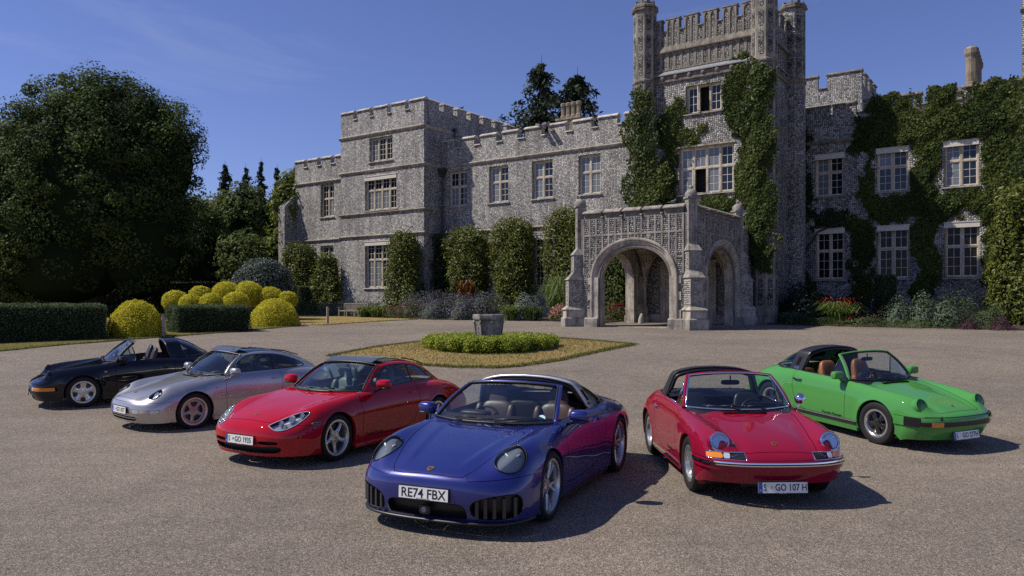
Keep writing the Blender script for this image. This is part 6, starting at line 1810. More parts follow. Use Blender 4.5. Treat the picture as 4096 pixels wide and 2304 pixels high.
L_yel = fm('yellow_flowers', (.40, .30, .02), (.62, .48, .05)); L_lime = fm('lime_blades', (.06, .10, .015), (.17, .22, .05)); L_silver = fm('silver_leaves', (.12, .145, .13), (.26, .29, .26)); L_scar = fm('scarlet_flowers', (.40, .03, .01), (.55, .07, .02))
L_dark = fm('dark_leaves', (.012, .022, .012), (.04, .06, .03)); L_plum = fm('plum_leaves', (.035, .012, .025), (.10, .03, .06)); L_spurge = fm('spurge_leaves', (.045, .075, .045), (.13, .18, .11))

def mound(label, u, v, r, h, m, seed, n=900, leaf=.09, flower=None, fn=300, ry=None, name='border_plant', fsize=.07):
    o = empty(name, W2(u, v, 0), HROT); tag(o, label, 'plant'); g = np.random.default_rng(seed); ry = ry or r
    o.location.z = zg(o.location.y, o.location.x) + .03
    d = g.normal(0, 1, (n, 3)); d[:, 2] = np.abs(d[:, 2]); d /= np.linalg.norm(d, axis=1)[:, None]; rad = g.uniform(.45, 1.08, (n, 1)) ** .5
    wob = 1 + .16 * np.sin(d[:, :1] * 5 + seed) + .14 * np.sin(d[:, 1:2] * 6 + seed * 2)
    leaf_obj('foliage', d * np.array((r, ry, h)) * rad * wob, d, leaf, m, o, g.uniform(0, 1, n), spread=.7, up=.3, seed=seed, aspect=.5)
    if flower is not None:
        d = g.normal(0, 1, (fn, 3)); d[:, 2] = np.abs(d[:, 2]) + .35; d /= np.linalg.norm(d, axis=1)[:, None]
        leaf_obj('flowers', d * np.array((r, ry, h)) * g.uniform(.92, 1.18, (fn, 1)), d, fsize, flower, o, g.uniform(0, 1, fn), spread=.6, seed=seed + 1, aspect=.8)['kind'] = 'stuff'
    return o
def blades(label, u, v, r, h, m, seed, n=220, w=.035, arch=.6, flower=None, name='border_grass'):
    o = empty(name, W2(u, v, 0), HROT); tag(o, label, 'plant'); g = np.random.default_rng(seed); V = []; T = []
    o.location.z = zg(o.location.y, o.location.x) + .03
    for k in range(n):
        a = g.uniform(0, 6.28); b = np.array((g.normal(0, r * .25), g.normal(0, r * .25), 0)); L = h * g.uniform(.6, 1.15); out = r * g.uniform(.2, 1.1); d = np.array((math.cos(a), math.sin(a), 0)); s = np.array((-d[1], d[0], 0)) * w
        p = [b, b + d * out * .35 + np.array((0, 0, L * .6)), b + d * out * .8 + np.array((0, 0, L * (1 - .08 * arch))), b + d * out * (1 + .5 * arch) + np.array((0, 0, L * (1 - .5 * arch)))]
        for i in range(3):
            k0, k1 = (1, .85, .55)[i], (.85, .55, .05)[i]; V += [p[i] - s * k0, p[i] + s * k0, p[i + 1] + s * k1, p[i + 1] - s * k1]; T.append(g.uniform(0, 1))
    V = np.array(V); obj('foliage', mesh_np('foliage', V, np.arange(len(V)).reshape(-1, 4), tint=T), m, o)
    if flower is not None:
        q = np.stack([g.normal(0, r * .6, 160), g.normal(0, r * .6, 160), h * g.uniform(.85, 1.25, 160)], 1); leaf_obj('flowers', q, np.tile((0, -.3, .6), (160, 1)), .075, flower, o, None, spread=.8, seed=seed)['kind'] = 'stuff'
    return o
# left border, front row from the bench to the porch
mound('rounded dark green box ball right of the bench', -24.2, 4.0, .75, 1.05, ML_yew, 201, 2600, .06)
blades('lime green strappy leaves beside the bench', -24.6, 3.1, .7, .7, L_lime, 202)
blades('lime green strappy clump under the round box ball', -23.2, 3.1, .75, .75, L_lime, 203)
mound('small mound with crimson flowers near the bench', -21.8, 3.2, .8, .75, L_green, 204, 900, .08, L_red, 200)
mound('pink and russet flowered plant left of the purple drift', -20.6, 3.3, .9, 1.05, L_green, 205, 1100, .08, L_pink, 160)
for i, (u, v, r, h) in enumerate([(-21.6, 5.4, 1.5, 1.5), (-19.4, 5.0, 1.6, 1.65), (-17.4, 4.6, 1.6, 1.5), (-15.7, 4.9, 1.5, 1.6), (-18.6, 3.7, 1.2, 1.1), (-16.4, 3.7, 1.1, 1.0)]):
    mound(['tall purple-flowered mass at the left end of the drift', 'tall purple-flowered mass, second from the left', 'tall purple-flowered mass below the middle magnolia', 'purple-flowered mass next to the small box ball', 'lower grey-green mound at the drift front left', 'lower grey-green mound at the drift front right'][i], u, v, r, h, L_sage, 210 + i, 2300, .11, L_purple, 420, fsize=.08)
blades('bronze-orange broad leaves rising behind the purple drift', -19.0, 7.2, .8, 2.3, L_orange, 220, 60, .10, .3)
mound('small yellow-green box ball right of the purple drift', -14.0, 4.9, .62, .98, ML_yew, 221, 2200, .06)
mound('feathery silver shrub between box ball and tall grass', -12.6, 5.2, 1.1, 1.45, L_silver, 222, 2200, .10)
blades('green iris leaves in front of the silver shrub', -13.2, 4.3, .8, .85, L_lime, 223, 200, .04, .3)
blades('green iris leaves right of the first iris clump', -12.0, 4.7, .8, .85, L_green, 224, 200, .04, .3)
blades('tall arching ornamental grass left of the porch', -10.9, 6.6, 1.3, 2.6, L_lime, 225, 520, .028, .9)
mound('dusty pink sedum mound at the foot of the porch', -9.9, 5.2, 1.0, .95, L_green, 226, 900, .08, L_pink, 1100, fsize=.09)
mound('yellow-flowered plant against the left porch pier', -8.5, 5.0, .7, 1.5, L_green, 227, 900, .09, L_yel, 140)
mound('crimson-flowered plants seen through the porch arch', -7.0, 6.0, .9, 1.0, L_green, 228, 900, .08, L_red, 260)
# in front of the wing
for i, (u, v, r, h) in enumerate([(-34.6, 5.4, 1.3, .95), (-32.8, 5.6, 1.2, 1.1), (-30.8, 5.6, 1.3, .95), (-29.0, 5.8, 1.2, 1.15), (-27.2, 5.6, 1.2, 1.0)]):
    mound(['grey-green herb mound at the far left of the wing border', 'green leafy mound left of the thin wall shrub', 'grey herb mound below the wing window', 'leafy mound behind the left end of the bench', 'leafy mound behind the right end of the bench'][i], u, v, r, h, (L_spurge, L_green, L_sage, L_spurge, L_sage)[i], 230 + i, 1300, .10, L_purple if i in (3, 4) else None, 200)
blades('broad upright green leaves by the far-left yew column', -36.5, 6.2, .9, 1.6, L_green, 236, 90, .09, .2)
mound('small russet plant beside the bench back', -26.2, 5.4, .5, 1.25, L_orange, 237, 160, .12)
# right border
mound('dark glossy shrub at the right foot of the porch', 2.6, 10.2, 1.9, 1.9, L_dark, 240, 2600, .16)
mound('dark glossy shrub behind the first one by the tower', 1.6, 12.4, 1.5, 2.0, L_dark, 241, 1800, .16)
blades('grey-green blades at the corner of the right border', 2.3, 8.3, .9, .6, L_spurge, 242, 200, .03, .5)
blades('crocosmia with orange-red flowers in the right border', 4.5, 9.0, 1.0, 1.15, L_lime, 243, 300, .03, .7, L_scar)
mound('low cream-green cover along the right border edge', 3.8, 7.9, 1.3, .42, L_green, 244, 1100, .08)
mound('low green cover below the yew block', 6.0, 7.9, 1.5, .5, L_green, 245, 1200, .08, L_red, 60)
for i, (u, v, r, h) in enumerate([(7.4, 9.2, 1.0, 1.35), (8.6, 9.0, 1.0, 1.5), (9.7, 8.8, .9, 1.3)]):
    mound(['blue-green spurge clump, left of three', 'blue-green spurge clump, middle of three', 'blue-green spurge clump, right of three'][i], u, v, r, h, L_spurge, 246 + i, 1300, .13)
mound('low herb cover at the right end of the border', 8.6, 7.9, 1.8, .42, L_green, 250, 1400, .08)
mound('rounded clipped shrub at the right edge of the view', 11.4, 8.0, .85, 1.1, ML_yew, 251, 2600, .06)
mound('plum-leaved plant at the lower right border corner', 10.6, 7.2, .55, .5, L_plum, 252, 500, .08); mound('plum-leaved plant at the far right border edge', 11.9, 7.0, .6, .55, L_plum, 253, 500, .08)
mound('purple thistle-like flowers before the right magnolia', 10.0, 10.4, .8, 1.7, L_green, 254, 500, .1, L_purple, 80)
for i, (u, v) in enumerate([(5.2, 12.5), (8.8, 12.6), (3.6, 13.5), (10.4, 12)]):
    mound(['leafy shrub below the middle ivy window', 'leafy shrub below the right ivy window', 'leafy shrub below the left ivy window', 'leafy shrub behind the spurge'][i], u, v, 1.3, 1.5, L_dark, 256 + i, 1200, .14)
# far ground cover under the great tree
mound('pale shrubby cover under the left of the great tree', -46, -3, 2.2, 1.0, L_dark, 262, 900, .16); mound('dark shrub at the back between great tree and domes', -41.5, 2.0, 2.4, 1.6, L_dark, 263, 1600, .16)
mound('dark shrub at the foot of the great tree', -42.0, -4.5, 2.4, 1.5, L_dark, 264, 1600, .16)

# ---- stone well head
M_well = stone_mat('well_head_stone', (.30, .285, .26), (.11, .10, .09), 3.)
wx, wy = -.77, 25.6; wo_ = empty('stone_well_head', (wx, wy, zg(wy, wx))); tag(wo_, 'carved grey stone well head standing inside the ring hedge', 'well head')
T8 = Matrix.Rotation(R(14), 4, 'Z'); m = MB()
m.lathe([(.37, -.1), (.37, .10), (.385, .12), (.44, .55), (.475, .82), (.475, .88)], 8, T8); m.build('basin', M_well, wo_)
m = MB(); m.lathe([(.47, .88), (.525, .91), (.54, .95), (.54, 1.05), (.52, 1.08), (.44, 1.08), (.42, .7)], 8, T8, cap=False); m.build('rim', M_well, wo_)
MB().lathe([(.43, .72), (0, .72)], 8, T8).build('inside', M_core, wo_)
for k in range(8):
    a = R(14) + R(45) * (k + .5); ap = .43 * math.cos(R(22.5))
    q = MB(); q.lathe([(.07, 0), (.065, .02), (.03, .03), (.02, .045), (0, .045)], 8); 
    q.build('rosette', M_well, wo_, loc=(math.cos(a) * ap, math.sin(a) * ap, .66), rot=(0, R(84), a))
    e = R(14) + R(45) * k; s = MB(); pth = []
    for j in range(7):
        z = .12 + j * .13; rr = .385 + (.475 - .385) * (z - .12) / .7 + .012; pth.append((math.cos(e) * rr, math.sin(e) * rr, z))
    s.tube(pth, .028, 6); s.lathe([(.05, 0), (.06, .03), (.03, .07)], 7, Matrix.Translation((math.cos(e) * .48, math.sin(e) * .48, .80))); s.build('corner_leaf', M_well, wo_, True)
# ---- slatted teak bench
M_teak = mat('weathered_teak', (.23, .20, .17), .85, vary=(6, .3), bump=(40, .3, .004))
bo = empty('garden_bench', W2(-25.9, 3.3, 0), HROT); bo.location.z = zg(bo.location.y, bo.location.x) + .03; tag(bo, 'long weathered slatted wooden bench before the three-storey wing', 'bench')
L = 2.3
for i in range(5): MB().box(-L / 2, L / 2, -.28 + i * .105, -.20 + i * .105, .42, .445).build('seat_slat', M_teak, bo)
for i in range(26):
    x = -L / 2 + .10 + i * (L - .2) / 25; MB().box(x - .022, x + .022, .24, .26, .46, .86).build('back_slat', M_teak, bo)
MB().box(-L / 2, L / 2, .225, .275, .86, .94).build('top_rail', M_teak, bo); MB().box(-L / 2, L / 2, .225, .275, .44, .49).build('back_rail', M_teak, bo); MB().box(-L / 2, L / 2, -.29, -.25, .36, .42).build('seat_rail', M_teak, bo)
for x in (-L / 2, -L / 6, L / 6, L / 2 ):
    MB().box(x - .035, x + .035, -.30, -.23, -.06, .42 if abs(x) < 1 else .62).build('leg', M_teak, bo); MB().box(x - .035, x + .035, .22, .28, -.06, .92 if abs(x) > 1 else .42).build('leg', M_teak, bo)
for x in (-L / 2, L / 2): MB().box(x - .04, x + .04, -.34, .26, .62, .665).build('armrest', M_teak, bo)
# ---- marker posts
M_post = mat('oak_post', (.30, .265, .22), .85, vary=(8, .3))
for i, (x, y, h, lb) in enumerate(((-13.65, 30.3, .86, 'square wooden post beside the large golden dome'), (-10.05, 42.2, .95, 'square wooden post on the dry lawn left of the bench'))):
    p = MB(); p.box(-.055, .055, -.055, .055, -.2, h - .06); p.frustum((-.055, .055, -.055, .055), (-.035, .035, -.035, .035), h - .06, h); o = p.build('marker_post', M_post, None, loc=(x, y, zg(y, x)), rot=(0, 0, .5)); tag(o, lb, 'post', 'wooden marker posts along the lawn')
# ---- pigeons
M_feather = mat('feathers', (.10, .105, .125), .7, vary=(12, .4))
def pigeon(label, loc, rz, spread=False):
    o = empty('pigeon', loc, rz); tag(o, label, 'bird'); b = MB(); rbox(b, (0, 0, .11), (.13, .065, .07), 2.2, 10, Matrix.Rotation(R(-12), 4, 'Y')); rbox(b, (.115, 0, .20), (.045, .035, .042), 2, 8); rbox(b, (.09, 0, .155), (.045, .04, .06), 2, 8)
    b.tube([(.15, 0, .20), (.185, 0, .19)], [.012, .003], 6); b.prism([(-.10, .09), (-.27, .07), (-.27, .085), (-.10, .13)], -.03, .03, 'y')
    for s in (-1, 1): b.tube([(0, s * .025, .06), (0, s * .025, 0)], .007, 5)
    b.build('body', M_feather, o, True)
    for s in (-1, 1):
        w = MB(); w.prism([(.07, .15), (-.20, .10), (-.18, .08), (.05, .07)], s * .064, s * .074, 'y'); w.build('wing', M_feather, o)
pigeon('pigeon perched on the parapet of the three-storey wing', W2(wr_ - .2, 12.55, 16.19), HROT + 1.2); pigeon('pigeon perched on the battlements of the porch', W2(-.9, 0.02, 5.87), HROT + .3)
# ---------------------------------------------------------------- the six cars
def classic_rows(nose, dw=0., rear=0.):
    T = [row(.15, .765, .49, .744, .635, .815, .75, .758, .80 + dw, .61, .80 + dw, .42, .785 + dw, .19),
         row(-.15, .815, .53, .793, .655, .838, .755, .772, .80 + dw, .62, .80 + dw, .42, .78 + dw, .19),
         row(-.42, .855, .57, .845, .675, .855, .755, .79, .795 + dw * .5, .62, .79 + dw * .5, .41, .775 + dw * .5, .18),
         row(-.75, .875, .60, .872, .685, .873, .755, .80, .785, .62, .785, .40, .765, .18),
         row(-1.2, .885, .60, .885, .69, .885, .757, .80, .785, .62, .785, .40, .765, .18),
         row(-1.65, .895, .60, .895, .695, .893, .762, .81, .79, .63, .788, .40, .768, .18),
         row(-2.0, .91, .60, .905, .695, .895, .78 + rear * .7, .80, .808 + rear, .62, .80 + rear, .42, .78 + rear, .19),
         row(-2.35, .93, .56, .915, .67, .87, .77 + rear * .8, .77, .81 + rear, .60, .80 + rear, .42, .78 + rear, .20),
         row(-2.65, .86, .50, .845, .61, .80, .72 + rear * .8, .71, .77 + rear, .56, .765 + rear, .42, .75 + rear, .24),
         row(-2.90, .75, .46, .735, .56, .70, .65, .62, .70, .52, .70, .42, .68, .28),
         row(-3.05, .60, .42, .59, .52, .56, .60, .52, .63, .47, .63, .40, .62, .30),
         row(-3.09, .45, .42, .45, .52, .44, .59, .43, .62, .42, .62, .37, .61, .30),
         row(-3.05, .28, .42, .28, .5, .28, .57, .28, .6, .28, .6, .28, .6, .28)]
    return nose + T

NOSE_67 = [
    [(.78, 0, .25), (.77, .22, .25), (.73, .42, .25), (.67, .57, .25), (.59, .67, .245), (.52, .725, .24), (.46, .75, .23), (.41, .765, .21)],
    [(.84, 0, .38), (.83, .24, .38), (.79, .45, .38), (.72, .61, .38), (.63, .71, .38), (.54, .765, .36), (.45, .78, .31), (.37, .775, .21)],
    [(.85, 0, .49), (.84, .25, .49), (.80, .46, .49), (.73, .62, .49), (.63, .73, .49), (.49, .785, .46), (.40, .79, .35), (.32, .78, .21)],
    [(.79, 0, .565), (.78, .25, .565), (.745, .45, .56), (.675, .60, .590), (.60, .735, .56), (.42, .79, .53), (.34, .797, .39), (.26, .785, .20)],
    [(.63, 0, .645), (.62, .25, .645), (.60, .43, .635), (.595, .60, .745), (.50, .745, .665), (.31, .80, .57), (.27, .80, .41), (.19, .785, .19)],
    [(.42, 0, .705), (.42, .25, .705), (.42, .45, .688), (.44, .61, .785), (.35, .745, .725), (.2, .80, .60), (.18, .80, .42), (.12, .785, .19)]]
def shift_nose(N_, dx, dz):
    o = []
    for i, r in enumerate(N_):
        o.append([(x + (dx[i] if j < 5 else dx[i] * .4), y, z + dz[i]) for j, (x, y, z) in enumerate(r)])
    return o
NOSE_G = shift_nose(NOSE_67, [.04, .06, .06, .03, 0, 0], [-.06, -.03, .02, .005, 0, 0])
NOSE_964 = shift_nose(NOSE_67, [.09, .10, .08, .035, 0, 0], [-.08, -.06, .0, .0, 0, 0])

CLASSIC_SCREEN = dict(bc=(-.40, 0, .856), bk=(-.63, .668, .872), hc=(-.92, 0, 1.28), hk=(-.97, .535, 1.238), mirror=True, r=.022)
CLASSIC_CABIN = dict(poly=[(-.44, -1), (-.44, 0), (-.47, .25), (-.54, .48), (-.66, .655), (-1.2, .66), (-1.85, .66), (-2.05, .60), (-2.3, .48), (-2.45, .30), (-2.5, 0), (-2.5, -1)],
                     x=(-.46, -2.05), y=.66, zb=.885, seat_x=-1.28, drive=1)
CLASSIC_DOOR = chaikin([(-.605, 1.1), (-.605, .29), (-.64, .262), (-1.42, .262), (-1.63, .34), (-1.74, .56), (-1.755, .75), (-1.735, 1.1)], 2)
CLASSIC_HOOD = [(.755, -.6), (.755, .30), (.735, .395), (.70, .43), (.45, .452), (.1, .515), (-.2, .565), (-.36, .58), (-.40, .50), (-.405, -.6)]
CLASSIC_HOOP = dict(glass_m=M_glass_r, sec=(.668, .875, .545, 1.215, 1.305), xf=(-1.69, -1.58), xr=(-2.0, -1.85), deck=((-2.5, 0, .935), (-2.02, .66, .90)))

def door_hood(c, door, hood, hood_z=.5):
    f = sdf_poly(door); d = c.cut(lambda V: np.where(V[:, 1] > .5, f(V[:, [0, 2]]), 1.))
    d.build('door', c.P, c.o); 
    c.doors = [o for o in c.o.children if o.name.startswith('door') and 'card' not in o.name]
    d.mirror().build('door', c.P, c.o)
    g = sdf_poly(hood); h = c.cut(lambda V: np.where(V[:, 2] > hood_z, g(V[:, :2]), 1.))
    h.both().build('bonnet', c.P, c.o)

def handle(c, x, z, kind, m):
    for sg in (1, -1):
        p, n = c.side(x, z); b = MB()
        if kind == 'bar':
            b.tube([(x + .085, sg * (p.y + .005), z), (x + .07, sg * (p.y + .03), z), (x - .07, sg * (p.y + .03), z), (x - .085, sg * (p.y + .005), z)], [.010, .012, .012, .010], 8)
            b.lathe([(.022, 0), (.02, .008), (0, .01)], 14, Matrix.Translation((x - .09, sg * p.y, z)) @ Matrix.Rotation(R(-90 * sg), 4, 'X'))
        else:
            rbox(b, (x, sg * (p.y + .004), z), (.075, .012, .017), 3)
        o = b.build('door_handle', m, c.o, True)

def mirror(c, kind, m, sides=(1, -1), pos=None):
    for sg in sides:
        x, y, z = pos; b = MB()
        if kind == 'round':
            T = Matrix.Translation((x, sg * y, z)) @ Matrix.Rotation(R(-90), 4, 'Y') @ Matrix.Rotation(R(0), 4, 'X')
            b.lathe([(.0, -.075), (.03, -.07), (.055, -.045), (.068, -.01), (.07, .0), (.064, .004)], 24, T)
            b.tube([(x + .005, sg * (y - .06), z - .15), (x + .012, sg * (y - .03), z - .09), (x + .01, sg * y, z - .05)], [.017, .011, .014], 8)
        elif kind == 'flag':
            rbox(b, (x, sg * y, z), (.055, .095, .062), 5, 12); b.tube([(x, sg * (y - .14), z - .10), (x, sg * (y - .08), z - .075), (x, sg * (y - .06), z - .03)], [.035, .03, .028], 10)
        elif kind == 'tear':
            rbox(b, (x, sg * y, z), (.075, .11, .062), 2.5, 14, Matrix.Rotation(R(8 * sg), 4, 'Z')); b.tube([(x - .01, sg * (y - .16), z - .13), (x - .005, sg * (y - .10), z - .09), (x, sg * (y - .05), z - .03)], [.032, .03, .035], 10)
        else:
            rbox(b, (x, sg * y, z), (.085, .112, .066), 2.8, 14, Matrix.Rotation(R(10 * sg), 4, 'Z'))
        o = b.build('door_mirror', m, c.o, True)
        if kind == 'wing':
            q = MB(); q.tube([(x - .03, sg * (y - .19), z - .12), (x - .02, sg * (y - .10), z - .085), (x - .01, sg * (y - .03), z - .05)], [.02, .022, .04], 8, flat=.8); rbox(q, (x, sg * y, z - .058), (.075, .11, .02), 3); q.build('mirror_base', M_black, o, True)
        g = MB()
        if kind == 'round': g.lathe([(.062, 0), (.03, .004), (0, .005)], 20, Matrix.Translation((x - .004, sg * y, z)) @ Matrix.Rotation(R(-90), 4, 'Y'))
        else: rbox(g, (x - .052 if kind != 'wing' else x - .07, sg * y, z), (.01, .085, .048), 4, 8)
        g.build('mirror_glass', M_mirror, o, True)

def quarter_light(c, m_frame, x0=-.68, x1=-1.02, zb=.885, y=.66):
    """small fixed front side window with its upright post"""
    G = c.WS; n = len(G)
    for sg in (1, -1):
        top = G[int(n * .86), -1]; mid = G[n // 2, -1]
        P = [(x0, y, zb), tuple(mid), tuple(top), (top[0] - .03, top[1] + .01, top[2] - .03), (x1, y, zb)]
        P = [(p[0], sg * p[1], p[2]) for p in P]
        g = MB(); g.add(P, [(0, 1, 2, 3, 4)]); o = g.build('quarter_light', M_glass, c.o)
        MB().tube([P[3], P[4]], .011, 6).build('quarter_post', m_frame, o, True)
        MB().tube([(x1, sg * (y + .003), zb + .005), (-1.6, sg * (y + .005), zb + .012)], .012, 6).build('belt_trim', m_frame, o, True)

def air_slot(c, poly, m, depth=.05, name='air_intake', xmin=.4, gap=.003, zrange=None):
    """opening cut through the nose skin (front view y,z) with a recessed black back"""
    f = sdf_poly(poly); i = c.cut(lambda V: np.where(V[:, 0] > xmin, f(V[:, [1, 2]]), 1.), gap)
    if not i.F: return None
    two = i.V[:, 1].min() > .02
    dp = Srf(i.V - np.array((depth, 0, 0)), i.N, i.F)
    for q in ((dp, dp.mirror()) if two else (dp.both(),)): o = q.build(name, m, c.o)
    # side walls of the opening
    from collections import Counter
    cn = Counter(); W = MB()
    for f_ in i.F:
        for k in range(len(f_)): cn[frozenset((f_[k], f_[(k + 1) % len(f_)]))] += 1
    V = []; F = []
    for f_ in i.F:
        for k in range(len(f_)):
            a, b = f_[k], f_[(k + 1) % len(f_)]
            if cn[frozenset((a, b))] == 1 and not (abs(i.V[a][1]) < 1e-6 and abs(i.V[b][1]) < 1e-6):
                for sg in (1, -1):
                    q = len(V); A, B = i.V[a] * (1, sg, 1), i.V[b] * (1, sg, 1)
                    V += [tuple(A), tuple(B), tuple(B - np.array((depth, 0, 0))), tuple(A - np.array((depth, 0, 0)))]; F.append((q, q + 1, q + 2, q + 3) if sg < 0 else (q + 3, q + 2, q + 1, q))
    if F:
        for sg in ((1, -1) if two else (0,)):
            W = MB(); W.add(V, [f for f in F if not sg or V[f[0]][1] * sg > 0]); o_ = W.build('intake_frame', M_black, c.o)
            b_ = bmesh.new(); b_.from_mesh(o_.data); bmesh.ops.remove_doubles(b_, verts=b_.verts, dist=1e-5); bmesh.ops.delete(b_, geom=[v_ for v_ in b_.verts if not v_.link_faces], context='VERTS'); b_.to_mesh(o_.data); b_.free()
    return o

def flush_lamp(c, fn, m_in, depth=.05, bulge=.008, name='headlight', lens=None, gap=.003, rim=None):
    i = c.cut(fn, gap)
    objs = []
    for sg in (0, 1):
        q = i if not sg else i.mirror()
        o = q.offset(bulge).build(name, lens or M_lens, c.o); q.offset(-depth).build('reflector', m_in, o); objs.append(o)
        for lp in q.offset(.002).loops(): MB().tube([tuple(v) for v in lp[::2]], .006, 6, True).build('headlight_rim', rim or M_black, o, True)
    return objs

# ----- 1. red 1960s car with chrome trim
def car_67():
    P = paint('crimson_paint', (.235, .006, .027), 0., .45)
    leather = mat('black_leather', (.014, .014, .016), .38, bump=(14, .25, .01))
    sp = dict(name='red_classic_targa', label='dark red classic open sports car with chrome headlight rings and plate S GO 107H', pose=(2.82, 9.0, -88.2), wb=2.211,
              ctrl=classic_rows(NOSE_67), paint=P, hub=(.315, .315), arch=(.345, .345), flare=(.006, .010), steer=0.,
              wheel=dict(style='fuchs', r=(.318, .318), rim=(.198, .198), w=(.172, .172), y=(.695, .69), rim_m=M_alloy, spoke_m=M_alloy, bolt_m=M_alloy_d),
              cabin=dict(CLASSIC_CABIN, trim=leather, seat_m=leather, seat='classic', seat_h=.98), screen=dict(CLASSIC_SCREEN, seal_m=M_chrome, seal_r=.012, wipers=((.30, .34, -1), (-.02, .36, -1)), frame_m=P),
              hoop=dict(CLASSIC_HOOP, m=mat('black_vinyl', (.018, .018, .02), .5, bump=(90, .3, .003)), script='targa', script_m=M_chrome, no_glass=True, xr=(-1.95, -1.74)))
    c = Car(sp); c.arches(); c.cabin(); door_hood(c, CLASSIC_DOOR, CLASSIC_HOOD)
    # bumper bar with bright strip
    b = c.cut(lambda V: np.maximum(abs(V[:, 2] - .455) - .052, .36 - V[:, 0]), .003); bo = b.offset(.020).both().build('bumper', P, c.o, thick=.04)
    st = b.clip(abs(b.V[:, 2] - .468) - .016, -1); st.offset(.032).both().build('bumper_strip', M_chrome, bo, thick=.02)
    st = b.clip(abs(b.V[:, 2] - .466) - .007, -1); st.offset(.036).both().build('bumper_rubber', M_black, bo, thick=.01)
    # horn grilles and indicators
    for y0, y1, m, nm in ((.37, .515, M_black, 'horn_grille'), (.52, .585, M_clear, 'side_light'), (.588, .735, M_amber, 'indicator')):
        f = sdf_poly([(y0, .516), (y1, .516), (y1, .572), (y0, .572)])
        i = c.cut(lambda V: np.where((V[:, 0] > .45) & (V[:, 2] > .5), f(V[:, [1, 2]]), 1.), .002)
        for sg in (0, 1):
            q = i if not sg else i.mirror(); o = q.offset(.012 if m is not M_black else .0).build(nm, m, c.o)
            if nm == 'horn_grille' and o:
                for z in (.527, .538, .549, .560):
                    s_ = q.clip(abs(q.V[:, 2] - z) - .003, -1); s_.offset(.008).build('grille_bar', M_chrome, o)
    pts = []
    for y in np.linspace(.365, .74, 14): pts.append(np.array(c.front(y, .578)[0]) + np.array((.008, 0, .002)))
    pt2 = []
    for y in np.linspace(.365, .74, 14): pt2.append(np.array(c.front(y, .512)[0]) + np.array((.012, 0, -.001)))
    for sg in (1, -1):
        lp = [(p[0], sg * p[1], p[2]) for p in pts] + [(p[0], sg * p[1], p[2]) for p in pt2][::-1]
        MB().tube(lp, .006, 6, True).build('lamp_bezel', M_chrome, c.o, True)
    for sg in (1, -1): disc_lamp(c, (.632, sg * .603, .674), (.93, sg * .05, .32), .088, M_chrome, .02, P, sg=sg)
    c.windscreen(); c.hoop(); quarter_light(c, M_chrome); c.wheels()
    handle(c, -1.66, .765, 'bar', M_chrome); mirror(c, 'round', M_chrome, (1,), (-.66, .80, .975))
    c.plate('S|GO 107 H', .868, .235, -6); c.crest(.62, 1.1); c.lettering(-.66, .335, M_ink, .05)
    v = MB(); v.box(-.375, -.30, -.22, .22, .842, .848); 
    n_ = c.top(-.33, 0)[0].z; MB().box(-.36, -.315, -.26, .26, n_ - .004, n_ + .010).build('air_inlet', M_gap, c.o)
    for sg in (1, -1):
        t = MB(); t.box(-1.86, -.36, sg * .775 - .012, sg * .775 + .012, .195, .235); t.build('sill_trim', M_chrome, c.o)
        MB().box(-1.86, -.36, sg * .765 - .01, sg * .765 + .012, .16, .194).build('sill', P, c.o)
    # folded cover behind the seats
    g = np.random.default_rng(4); nx, ny = 14, 30; V = []
    for i in range(nx):
        for j in range(ny):
            y = -.62 + 1.24 * j / (ny - 1); x = -1.55 - .75 * i / (nx - 1)
            V.append((x, y, .90 + .07 * math.sin(math.pi * min(1, i / 9)) * math.cos(y * 1.6) + .022 * math.sin(9 * y + i * .8) * (i > 1) + g.normal(0, .004)))
    F = [(i * ny + j, i * ny + j + 1, (i + 1) * ny + j + 1, (i + 1) * ny + j) for i in range(nx - 1) for j in range(ny - 1)]
    MB().add(V, F).build('folded_cover', leather, c.o, True)
    c.finish(sp); return c

